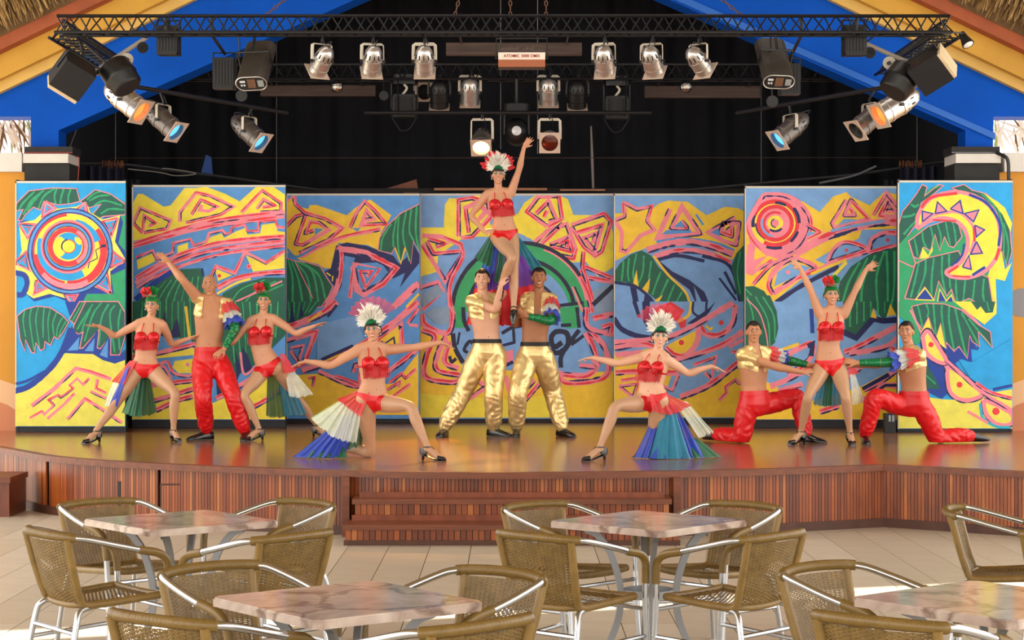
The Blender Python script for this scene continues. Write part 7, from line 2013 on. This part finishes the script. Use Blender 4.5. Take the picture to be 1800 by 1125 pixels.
def sleeve(q, i, cols=('red', 'white', 'blue'), big=1.0, green_from=0.36):
    """tiers of ruffles from the shoulder, then a fitted green sleeve to the wrist"""
    S_, E_, W_, T_ = q.arm[i]; s = q.s
    path = cr([S_ - (E_ - S_) * 0.12, S_.lerp(E_, 0.5), E_, E_.lerp(W_, 0.5), W_], 10)
    n = len(path)
    def at(t):
        x = max(0, min(1, t)) * (n - 1); k = min(int(x), n - 2); return path[k].lerp(path[k + 1], x - k)
    gs = [at(green_from + (0.97 - green_from) * k / 24) for k in range(25)]
    rr_ = [(0.058 - 0.024 * k / 24 + 0.0035 * math.sin(k * 2.6)) * s for k in range(25)]
    sl = MB().tube(gs, rr_, 14).build('sleeve', mat('green_sleeve', '0f7a45', 0.3, metal=0.25, bump=0.5, bscale=30), q.root, smooth=True)
    t0 = 0.0
    for j, cname in enumerate(cols):
        a, b = 0.02 + 0.115 * j, 0.02 + 0.115 * j + 0.20
        def fn(u, v, a=a, b=b, j=j):
            t = a + (b - a) * v; c = at(t); tg = (at(t + 0.02) - at(t - 0.02)).normalized()
            e1 = tg.orthogonal().normalized(); e2 = tg.cross(e1); an = 2 * math.pi * u
            r = (0.056 + (0.052 * big) * v ** 0.8 + 0.013 * v * math.sin(an * 11 + j)) * s
            return c + (e1 * math.cos(an) + e2 * math.sin(an)) * r + tg * 0.012 * v * math.sin(an * 7 + j * 2)
        MB().grid(fn, 72, 6, closed_u=True).build('ruffle', M_tul[cname], sl, smooth=True)
    return sl
def hairdo(q, line=0.064, side=-0.02, off=0.010):
    x, y, z = q.hl[:, 0], q.hl[:, 1], q.hl[:, 2]
    fr_ = line - 0.012 * np.cos(x * 30) * 0 + 0.010 * np.exp(-((np.abs(x) - 0.048) / 0.014) ** 2)
    m = q.ishead & (z > np.where(y > 0.038, fr_, np.where(y > 0.0, 0.004 + (y) * 1.45, np.where(y > -0.035, 0.022, -0.045)))) & ~((np.abs(x) > 0.0705) & (z < 0.028) & (y > -0.032))
    return shell(q.me, q.V, q.Nn, m, off, 'hair', M_hair, q.root, wave=0.0012, thick=0.009)
def petal(mb, c, d, up, L, W, bend=0.3):
    d = d.normalized(); la = d.cross(up)
    la = la.normalized() if la.length > 1e-4 else d.orthogonal().normalized(); nn = la.cross(d)
    vs = []
    for k, (t, w_) in enumerate(((0.0, 0.15), (0.35, 0.8), (0.7, 1.0), (1.0, 0.25))):
        p = c + d * L * t + nn * bend * L * t * t
        vs += [p - la * W * w_ / 2, p + la * W * w_ / 2]
    mb.add(vs, [(2 * k, 2 * k + 1, 2 * k + 3, 2 * k + 2) for k in range(3)])
def turban(q, m=None, line=0.045):
    x, y, z = q.hl[:, 0], q.hl[:, 1], q.hl[:, 2]
    msk = q.ishead & (z > np.where(y > 0.045, line, np.where(y > -0.01, np.maximum(-0.02, line - (0.045 - y) * 1.25), -0.055))) & ~((np.abs(x) > 0.0715) & (z < 0.0) & (y > -0.012))
    return shell(q.me, q.V, q.Nn, msk, 0.011, 'turban', m or M_turban, q.root, wave=0.002, thick=0.012)
def headdress_flower(q, side=-1):
    t = turban(q); rr_ = random.Random(31)
    top = q.hc + (q.hr * side * 0.012 + q.hu * 0.125 + q.hf * 0.02) * q.hs
    MB().ball(q.hc + (q.hu * 0.10 - q.hf * 0.01) * q.hs, (0.062 * q.hs, 0.07 * q.hs, 0.055 * q.hs), q.R).build('turban_knot', M_turban, t, smooth=True)
    mb = MB(); c = top + q.hr * side * 0.035 + q.hf * 0.035 + q.hu * 0.025
    for k in range(46):
        d = Vector((rr_.gauss(0, 1), rr_.gauss(0, 1), rr_.gauss(0, 1))).normalized() + q.hf * 0.5
        petal(mb, c, d, Vector((rr_.random(), rr_.random(), rr_.random())), rr_.uniform(0.05, 0.075), 0.04, 0.25)
    mb.build('flower', M_flow, t, smooth=True)
    for k in range(6):
        mb = MB(); a = -0.9 + k * 0.36
        petal(mb, top + q.hr * (-side) * 0.01, q.hu * math.cos(a) - q.hr * side * math.sin(a + 0.5) + q.hf * 0.15, q.hf, rr_.uniform(0.085, 0.12), 0.05, 0.2); mb.build('leaf', M_leafg if k % 3 else M_seq, t, smooth=True)
    for k in range(6):
        mb = MB(); a = -1.4 + k * 0.5
        petal(mb, q.hc + (q.hu * 0.10 + q.hf * 0.06) * q.hs, q.hr * math.sin(a) + q.hf * 0.5 + q.hu * 0.12, q.hu, 0.085, 0.045, 0.1); mb.build('silver_leaf', M_leafw, t, smooth=True)
def headdress_feather(q, fan=True, red=False, spread=1.0):
    t = turban(q, M_bandk, 0.040); rr_ = random.Random(17)
    x, y, z = q.hl[:, 0], q.hl[:, 1], q.hl[:, 2]
    shell(q.me, q.V, q.Nn, q.ishead & (z > 0.058) & (z < 0.105) & (y > -0.07), 0.0165, 'sequin_band', M_seq, q.root, thick=0.006)
    mb = MB(); base = q.hc + q.hu * 0.085 * q.hs
    for k in range(300):
        a = rr_.gauss(0, 0.8) * spread; b = rr_.uniform(-0.7, 1.3)
        d = (q.hu * math.cos(a) + q.hr * math.sin(a) + q.hf * b * 0.55).normalized()
        petal(mb, base + d * 0.035 + q.hf * 0.02, d, q.hf + Vector((rr_.gauss(0, 0.5), 0, rr_.gauss(0, 0.5))), rr_.uniform(0.07, 0.15) * (1.0 - 0.18 * abs(a)), rr_.uniform(0.008, 0.020), rr_.uniform(-0.7, 0.6))
    o = mb.build('feather_crest', M_feath, q.root, smooth=True); o['kind'] = 'stuff'
    if fan:
        def fn(u, v):
            a = -1.15 + 2.3 * u
            r = 0.06 + (0.17 + 0.010 * math.sin(u * 60)) * v
            return base + (q.hu * math.cos(a) + q.hr * math.sin(a)) * r - q.hf * (0.07 + 0.012 * math.sin(u * 44))
        MB().grid(fn, 48, 4).build('red_fan', mat('red_fan_tulle', 'd83a4c', 0.6, alpha=0.55), q.root, smooth=True)
    if red:
        mb = MB()
        for k in range(16):
            a = -1.5 + 3.0 * k / 15
            petal(mb, base - q.hf * 0.03, q.hu * math.cos(a) + q.hr * math.sin(a), q.hf, rr_.uniform(0.15, 0.20), 0.06, 0.1)
        mb.build('red_plumes', M_flow, q.root, smooth=True)
def earrings(q):
    for sg in (-1, 1): MB().ball(q.hc + q.R @ Vector((sg * 0.076, 0.004, -0.045)) * q.hs, 0.008, None, 8, 6).build('earring', M_leafw, q.root, smooth=True)
def px3(q, lst): return [P(a, b, q.D + c) for a, b, c in lst]

dn = Vector((0, -0.3, -1))
# ---------------------------------------------------------------- left trio
D1 = 19.72
q = person('dancer in red fringed bikini at the far left, arms spread, green turban with red flower', D1, 'f', 'tan', (267, 537), (263, 564), ((241, 571), (286, 572)), ((241, 648), (267, 647)), (256, 625),
    [((204, 589), (174, 573), -0.12, (149, 573), -0.15, {'pn': (0, 0.2, 1), 'curl': 0.05}), ((303, 606), (333, 595), 0.08, (352, 588), 0.12, {})],
    [('stand', (169, 755), -0.30, (205, 709), (-0.55, -0.8, 0)), ('stand', (305, 752), -0.12, (307, 693), (0.5, -0.85, 0))], yaw=4, hyaw=-6, s=0.93)
bikini(q); headdress_flower(q, -1); earrings(q)
for f in q.foot: shoe(q, f, True)
tr = sheet('train', M_tul['green'], q.root, px3(q, [(246, 650, 0.10), (262, 652, 0.10)]), px3(q, [(214, 727, 0.22), (240, 732, 0.12), (262, 730, 0.2), (276, 724, 0.26)]), 6, 0.035)
sheet('teal_layer', M_tul['teal'], tr, px3(q, [(243, 652, 0.13), (258, 652, 0.13)]), px3(q, [(226, 730, 0.25), (252, 731, 0.25)]), 4, 0.03)
sheet('red_layer', M_tul['red'], tr, px3(q, [(228, 634, -0.02), (240, 634, -0.10)]), px3(q, [(197, 670, -0.02), (218, 676, -0.14)]), 3, 0.02)
sheet('white_layer', M_tul['white'], tr, px3(q, [(200, 668, 0.02), (210, 672, -0.06)]), px3(q, [(183, 713, 0.0), (197, 716, -0.06)]), 3, 0.015)
sheet('blue_layer', M_tul['blue'], tr, px3(q, [(220, 650, -0.08), (228, 642, -0.10)]), px3(q, [(192, 712, -0.12), (206, 715, -0.18)]), 2, 0.015)
# bald man
q = person('bald man in red satin trousers and open gold vest with one arm raised', 19.9, 'm', 'olive', (368.5, 502), (372, 526), ((348, 524), (398, 533)), ((355, 634), (385, 633)), (367, 598),
    [((324, 497), (297, 462), -0.10, (283, 448), -0.14, {'pn': (0, -0.6, -0.6), 'curl': 0.05, 'spread': 0.5, 'pole': (0, 0, 0)}), ((431, 578), (394, 614), -0.14, (379, 624), -0.22, {'pn': (0, 0.4, -0.6), 'curl': 0.25, 'pole': (0.6, 0.2, 0)})],
    [('stand', (363, 760), -0.05, (358, 698), (-0.85, -0.5, 0)), ('stand', (430, 755), -0.10, (408, 694), (0.12, -1, 0))], yaw=10, hyaw=-4, htilt=-3, s=0.97, smile=False)
trousers(q, M_rsat, M_rsat); vest(q, M_gold, -0.20, 0.085); sleeve(q, 1, big=1.0, green_from=0.40)
for f in q.foot: shoe(q, f, False)
# girl right of the bald man
q = person('dancer in red fringed bikini beside the bald man, right arm stretched to the right', 19.95, 'f', 'tan', (464, 529), (462, 558), ((439, 566), (484, 562)), ((463, 646), (488, 643)), (459, 612),
    [((420, 590), (404, 603), 0.16, (392, 606), 0.2, {}), ((519, 584), (553, 573), -0.10, (578, 563), -0.14, {'pn': (0, -0.1, -1), 'curl': 0.05})],
    [('stand', (455, 753), -0.18, (429, 693), (-0.75, -0.65, 0)), ('stand', (557, 741), 0.42, (518, 694), (0.75, -0.5, 0))], yaw=-8, hyaw=4, s=0.93)
bikini(q); headdress_flower(q, -1); earrings(q)
for f in q.foot: shoe(q, f, True)
tr = sheet('train', M_tul['green'], q.root, px3(q, [(470, 648, 0.12), (490, 648, 0.12)]), px3(q, [(468, 732, 0.15), (485, 734, 0.15), (505, 732, 0.2)]), 5, 0.03)
sheet('blue_layer', M_tul['teal'], tr, px3(q, [(486, 645, 0.10), (497, 642, 0.08)]), px3(q, [(500, 731, 0.15), (520, 730, 0.15), (540, 727, 0.2)]), 5, 0.03)
sheet('white_layer', M_tul['white'], tr, px3(q, [(500, 648, 0.0), (515, 650, 0.0)]), px3(q, [(508, 697, -0.03), (530, 698, -0.03), (551, 692, 0.0)]), 4, 0.02)
sheet('red_layer', M_tul['red'], tr, px3(q, [(492, 622, -0.08), (500, 622, -0.06)]), px3(q, [(498, 657, -0.1), (520, 652, -0.05)]), 2, 0.015)
# ---------------------------------------------------------------- kneeling girl, left of centre
D2 = 17.3
q = person('dancer kneeling on one knee left of centre, white feather headdress, arms spread', D2, 'f', 'tan', (655, 581), (653, 608), ((627, 617), (681, 615)), ((643, 703), (662, 703)), (656, 672),
    [((581, 650), (538, 635), -0.12, (508, 644), -0.16, {'pn': (0, -0.2, -1), 'curl': 0.1}), ((727, 611), (775, 602), -0.06, (805, 613), -0.1, {'pn': (0, -0.2, -1), 'curl': 0.1})],
    [('kneel', 650, 0.10, 597, 0.30), ('stand', (751, 782), -0.28, (719, 708), (0.85, -0.45, 0))], yaw=22, hyaw=-10, htilt=-6, s=0.95)
bikini(q); headdress_feather(q, True); earrings(q)
for f in q.foot: shoe(q, f, True)
tr = sheet('train', M_tul['blue'], q.root, px3(q, [(600, 735, 0.12), (634, 726, 0.15)]), px3(q, [(514, 806, 0.05), (545, 808, -0.04), (580, 808, -0.06), (605, 806, 0.05)]), 7, 0.04)
sheet('green_layer', M_tul['green'], tr, px3(q, [(618, 715, 0.14), (640, 712, 0.14)]), px3(q, [(596, 790, 0.1), (620, 788, 0.05), (637, 782, 0.12)]), 4, 0.03)
sheet('hem_layer', M_tul['green'], tr, px3(q, [(550, 775, 0.08), (600, 770, 0.1)]), px3(q, [(511, 807, 0.08), (560, 808, -0.08), (612, 806, 0.0)]), 6, 0.03)
sheet('white_layer', M_tul['white'], tr, px3(q, [(600, 704, 0.02), (638, 706, -0.06)]), px3(q, [(546, 736, 0.02), (580, 764, -0.06), (604, 775, -0.1), (626, 778, -0.08)]), 7, 0.03)
sheet('lime_layer', M_tul['lime'], tr, px3(q, [(598, 703, 0.05), (620, 706, 0.0)]), px3(q, [(546, 734, 0.06), (562, 750, 0.03), (585, 764, 0.0)]), 4, 0.02)
sheet('red_layer', M_tul['red'], tr, px3(q, [(632, 684, 0.04), (650, 690, -0.12)]), px3(q, [(593, 702, 0.02), (610, 715, -0.08), (634, 734, -0.14)]), 6, 0.025)
# ---------------------------------------------------------------- kneeling girl, right of centre
q = person('dancer kneeling right of centre with a blue and white tulle train, feather headdress', 17.3, 'f', 'fair', (1160, 593), (1155, 621), ((1129, 629), (1171, 632)), ((1137, 703), (1159, 704)), (1145, 676),
    [((1085, 638), (1042, 629), -0.06, (1011, 633), -0.1, {'pn': (0, -0.2, -1), 'curl': 0.1}), ((1209, 656), (1250, 644), -0.05, (1275, 652), -0.08, {'pn': (0, -0.2, -1), 'curl': 0.1})],
    [('stand', (1055, 782), -0.28, (1083, 709), (-0.85, -0.45, 0)), ('kneel', 1146, 0.10, 1195, 0.34)], yaw=-24, hyaw=8, htilt=4, s=0.94)
bikini(q); headdress_feather(q, True); earrings(q)
for f in q.foot: shoe(q, f, True)
tr = sheet('train', M_tul['blue'], q.root, px3(q, [(1160, 708, -0.02), (1188, 712, 0.06)]), px3(q, [(1114, 806, 0.0), (1150, 812, -0.12), (1195, 812, -0.12), (1240, 808, 0.05)]), 8, 0.045)
sheet('teal_layer', M_tul['teal'], tr, px3(q, [(1166, 714, -0.05), (1184, 714, 0.0)]), px3(q, [(1140, 808, -0.10), (1175, 810, -0.16), (1215, 808, -0.1)]), 4, 0.03)
sheet('green_layer', M_tul['green'], tr, px3(q, [(1150, 770, 0.05), (1225, 770, 0.1)]), px3(q, [(1103, 810, 0.05), (1180, 814, -0.14), (1276, 808, 0.1)]), 9, 0.03)
sheet('white_layer', M_tul['white'], tr, px3(q, [(1184, 704, 0.02), (1208, 706, 0.1)]), px3(q, [(1228, 770, 0.0), (1254, 760, 0.12)]), 4, 0.03)
sheet('red_layer', M_tul['red'], tr, px3(q, [(1142, 692, -0.14), (1176, 694, 0.02)]), px3(q, [(1146, 722, -0.16), (1180, 728, -0.1), (1214, 712, 0.05)]), 6, 0.025)
# ---------------------------------------------------------------- centre: lifted woman and two men
DM = 20.45
q = person('woman lifted high in the centre, one arm up, red bikini and long rainbow train', DM - 0.02, 'f', 'tan', (875.5, 308), (876.5, 337), ((854, 344), (898, 340)), ((875, 414), (898, 413)), (885, 386),
    [((825, 382), (851, 407), -0.06, (866, 405), -0.13, {'pn': (0, 0.6, -0.4), 'curl': 0.15, 'pole': (-0.6, 0.2, 0)}), ((911, 304), (921, 259), -0.05, (936, 238), -0.08, {'pn': (0.3, -0.8, 0), 'curl': 0.1, 'spread': 1.3, 'pole': (0, 0, 0)})],
    [('stand', (879, 503), -0.10, (903, 446), (0.0, -0.5, -0.8)), ('stand', (903, 541), -0.20, (904, 478), (-0.05, -0.35, -0.9))], yaw=4, hyaw=2, s=0.94, floor=None)
bikini(q); headdress_feather(q, False, True); earrings(q)
for ft in q.foot:
    hl, A, b_, toe, td = ft
    o = MB().tube([hl + td * 0.01, A.lerp(b_, 0.6) + Vector((0, -0.01, 0)), b_, toe + td * 0.015], [0.030, 0.034, 0.036, 0.016], 12).build('shoe', M_shoe, q.root, smooth=True)
    for t in (0.0, 0.3, 0.6): MB().tube([A.lerp(b_, t) + (Vector((math.cos(a), 0, 0)) + td.cross(Vector((1, 0, 0))).normalized() * math.sin(a)) * 0.038 for a in [k * math.pi / 6 for k in range(12)]], 0.005, 6, closed=True).build('ankle_strap', M_shoe, o)
tr = sheet('train', M_flow, q.root, px3(q, [(838, 488, 0.22), (880, 480, 0.2), (950, 490, 0.22)]), px3(q, [(820, 572, 0.26), (870, 572, 0.2), (915, 572, 0.2), (968, 560, 0.26)]), 8, 0.045)
for nm, c, t_, h_ in (('green_layer', 'green', [(862, 412, 0.1), (870, 414, 0.08)], [(834, 452, 0.1), (848, 462, 0.08), (862, 470, 0.1)]), ('blue_layer', 'blue', [(864, 418, 0.12), (880, 420, 0.12)], [(834, 506, 0.12), (855, 512, 0.10), (876, 504, 0.12)]),
                    ('purple_layer', 'purple', [(872, 420, 0.14), (905, 420, 0.14)], [(860, 506, 0.10), (885, 510, 0.08), (946, 498, 0.12)]), ('teal_layer', 'teal', [(905, 414, 0.1), (912, 416, 0.1)], [(915, 490, 0.16), (938, 480, 0.16), (952, 466, 0.16)]), ('emerald_layer', 'green', [(878, 430, 0.05), (890, 430, 0.04)], [(868, 494, 0.05), (882, 500, 0.02)])):
    sheet(nm, M_tul[c], tr, px3(q, t_), px3(q, h_), 4, 0.025)
q = person('man in gold trousers under the lifted woman, left of the pair, gripping her shin', DM, 'm', 'fair', (847.5, 492), (849, 520), ((829, 530), (870, 526)), ((844, 619), (871, 619)), (855, 586),
    [((872, 545), (880, 505), -0.26, (884, 490), -0.24, {'pn': (0.5, 0.5, 0), 'curl': 0.55, 'grip': 0.3, 'spread': 0.4, 'pole': (0.3, -0.5, -0.5)}), ((888, 512), (896, 480), 0.10, (898, 468), 0.10, {'pn': (0, -0.5, 0), 'grip': 0.3})],
    [('stand', (781, 745), 0.0, (820, 678), (-0.25, -0.95, 0)), ('stand', (868, 751), 0.0, (868, 678), (0.85, -0.5, 0))], yaw=12, hyaw=-8, s=0.98)
trousers(q, M_gold, M_wband, 1.10); vest(q, M_gold, -0.24, 0.03); hairdo(q)
for f in q.foot: shoe(q, f, False)
q = person('man in gold trousers under the lifted woman, right of the pair, green ruffled sleeve', DM + 0.02, 'm', 'brown', (947.5, 489), (947, 517), ((925, 526), (969, 526)), ((926, 624), (955, 624)), (940, 590),
    [((915, 552), (908, 543), -0.12, (900, 535), -0.2, {'pn': (0.3, -0.4, 0), 'grip': 0.3, 'curl': 0.4, 'pole': (-0.3, 0.4, -0.5)}), ((974, 566), (926, 556), -0.25, (909, 545), -0.26, {'pn': (0, 0.7, 0.3), 'grip': 0.3, 'curl': 0.35, 'pole': (0.5, 0, -0.5)})],
    [('stand', (908, 750), 0.0, (913, 678), (-0.05, -1, 0)), ('stand', (988, 750), 0.0, (968, 678), (0.6, -0.8, 0))], yaw=-6, hyaw=4, s=0.98)
trousers(q, M_gold, M_wband, 1.10); vest(q, M_gold, -0.24, 0.035); sleeve(q, 1, big=0.75, green_from=0.42); hairdo(q)
for f in q.foot: shoe(q, f, False)
# ---------------------------------------------------------------- right trio
D3 = 19.35
q = person('man in red satin trousers kneeling left of the woman with raised arms, holding her hip', D3, 'm', 'olive', (1325, 584), (1325, 612), ((1305, 624), (1345, 620)), ((1314, 711), (1339, 709)), (1325, 678),
    [((1360, 643), (1408, 654), -0.16, (1428, 651), -0.14, {'pn': (0.2, 0.5, -0.6), 'curl': 0.12, 'pole': (0, -0.2, -0.6)}), ((1380, 632), (1422, 642), 0.10, (1438, 643), 0.06, {'pn': (0.2, -0.5, -0.4), 'curl': 0.2})],
    [('kneel', 1303, 0.0, 1259, 0.28), ('stand', (1418, 760), 0.06, (1399, 697), (0.85, -0.5, 0))], yaw=24, hyaw=-8, s=0.95, smile=False)
trousers(q, M_rsat, M_rsat, 1.0); vest(q, M_gold, -0.23, 0.03); sleeve(q, 1, ('red', 'white', 'blue'), 0.7, 0.40); hairdo(q)
for f in q.foot: shoe(q, f, False)
backshoe(q, 0)
q = person('woman standing at right with both arms raised in a V, red bikini and flower turban', D3 - 0.05, 'f', 'tan', (1462, 519), (1462, 546), ((1441, 553), (1483, 553)), ((1447, 641), (1472, 641)), (1456, 608),
    [((1426, 512), (1406, 471), -0.05, (1394, 459), -0.08, {'pn': (0.2, -0.8, 0), 'curl': 0.1, 'pole': (0, 0, 0)}), ((1503, 511), (1522, 474), -0.05, (1542, 460), -0.08, {'pn': (0.1, -0.8, 0), 'curl': 0.1, 'pole': (0, 0, 0)})],
    [('stand', (1408, 758), -0.05, (1421, 697), (-0.75, -0.65, 0)), ('stand', (1494, 760), -0.15, (1485, 697), (0.02, -1, 0))], yaw=0, hyaw=0, s=0.96)
bikini(q); headdress_flower(q, -1); earrings(q)
for f in q.foot: shoe(q, f, True)
tr = sheet('train', M_tul['teal'], q.root, px3(q, [(1446, 652, 0.12), (1474, 652, 0.12)]), px3(q, [(1430, 712, 0.2), (1455, 714, 0.14), (1480, 712, 0.2)]), 6, 0.035)
sheet('green_layer', M_tul['green'], tr, px3(q, [(1452, 652, 0.09), (1464, 652, 0.09)]), px3(q, [(1446, 713, 0.12), (1462, 714, 0.1)]), 3, 0.02)
sheet('white_layer', M_tul['white'], tr, px3(q, [(1494, 655, -0.06), (1502, 655, -0.02)]), px3(q, [(1498, 712, -0.05), (1520, 707, 0.0)]), 3, 0.015)
sheet('pink_layer', M_tul['red'], tr, px3(q, [(1490, 646, -0.08), (1502, 646, -0.02)]), px3(q, [(1492, 658, -0.10), (1510, 656, 0.0)]), 3, 0.015)
q = person('man in red satin trousers kneeling at far right, ruffled sleeve reaching left', D3, 'm', 'olive', (1593, 584), (1598, 612), ((1586, 624), (1617, 625)), ((1592, 711), (1620, 711)), (1606, 678),
    [((1545, 640), (1504, 642), 0.06, (1488, 638), 0.04, {'pn': (-0.2, -0.6, -0.3), 'curl': 0.2, 'pole': (0, 0.2, -0.4)}), ((1560, 652), (1507, 638), -0.14, (1490, 634), -0.12, {'pn': (-0.2, 0.6, -0.4), 'curl': 0.15, 'pole': (0, -0.2, -0.4)})],
    [('stand', (1521, 758), -0.06, (1543, 694), (-0.08, -1, 0)), ('kneel', 1648, 0.0, 1706, 0.06)], yaw=-38, hyaw=-10, s=0.95, smile=False)
trousers(q, M_rsat, M_rsat, 1.0); vest(q, M_gold, -0.23, 0.03); sleeve(q, 1, ('red', 'white', 'blue'), 0.9, 0.40); hairdo(q)
for f in q.foot: shoe(q, f, False)
backshoe(q, 1)
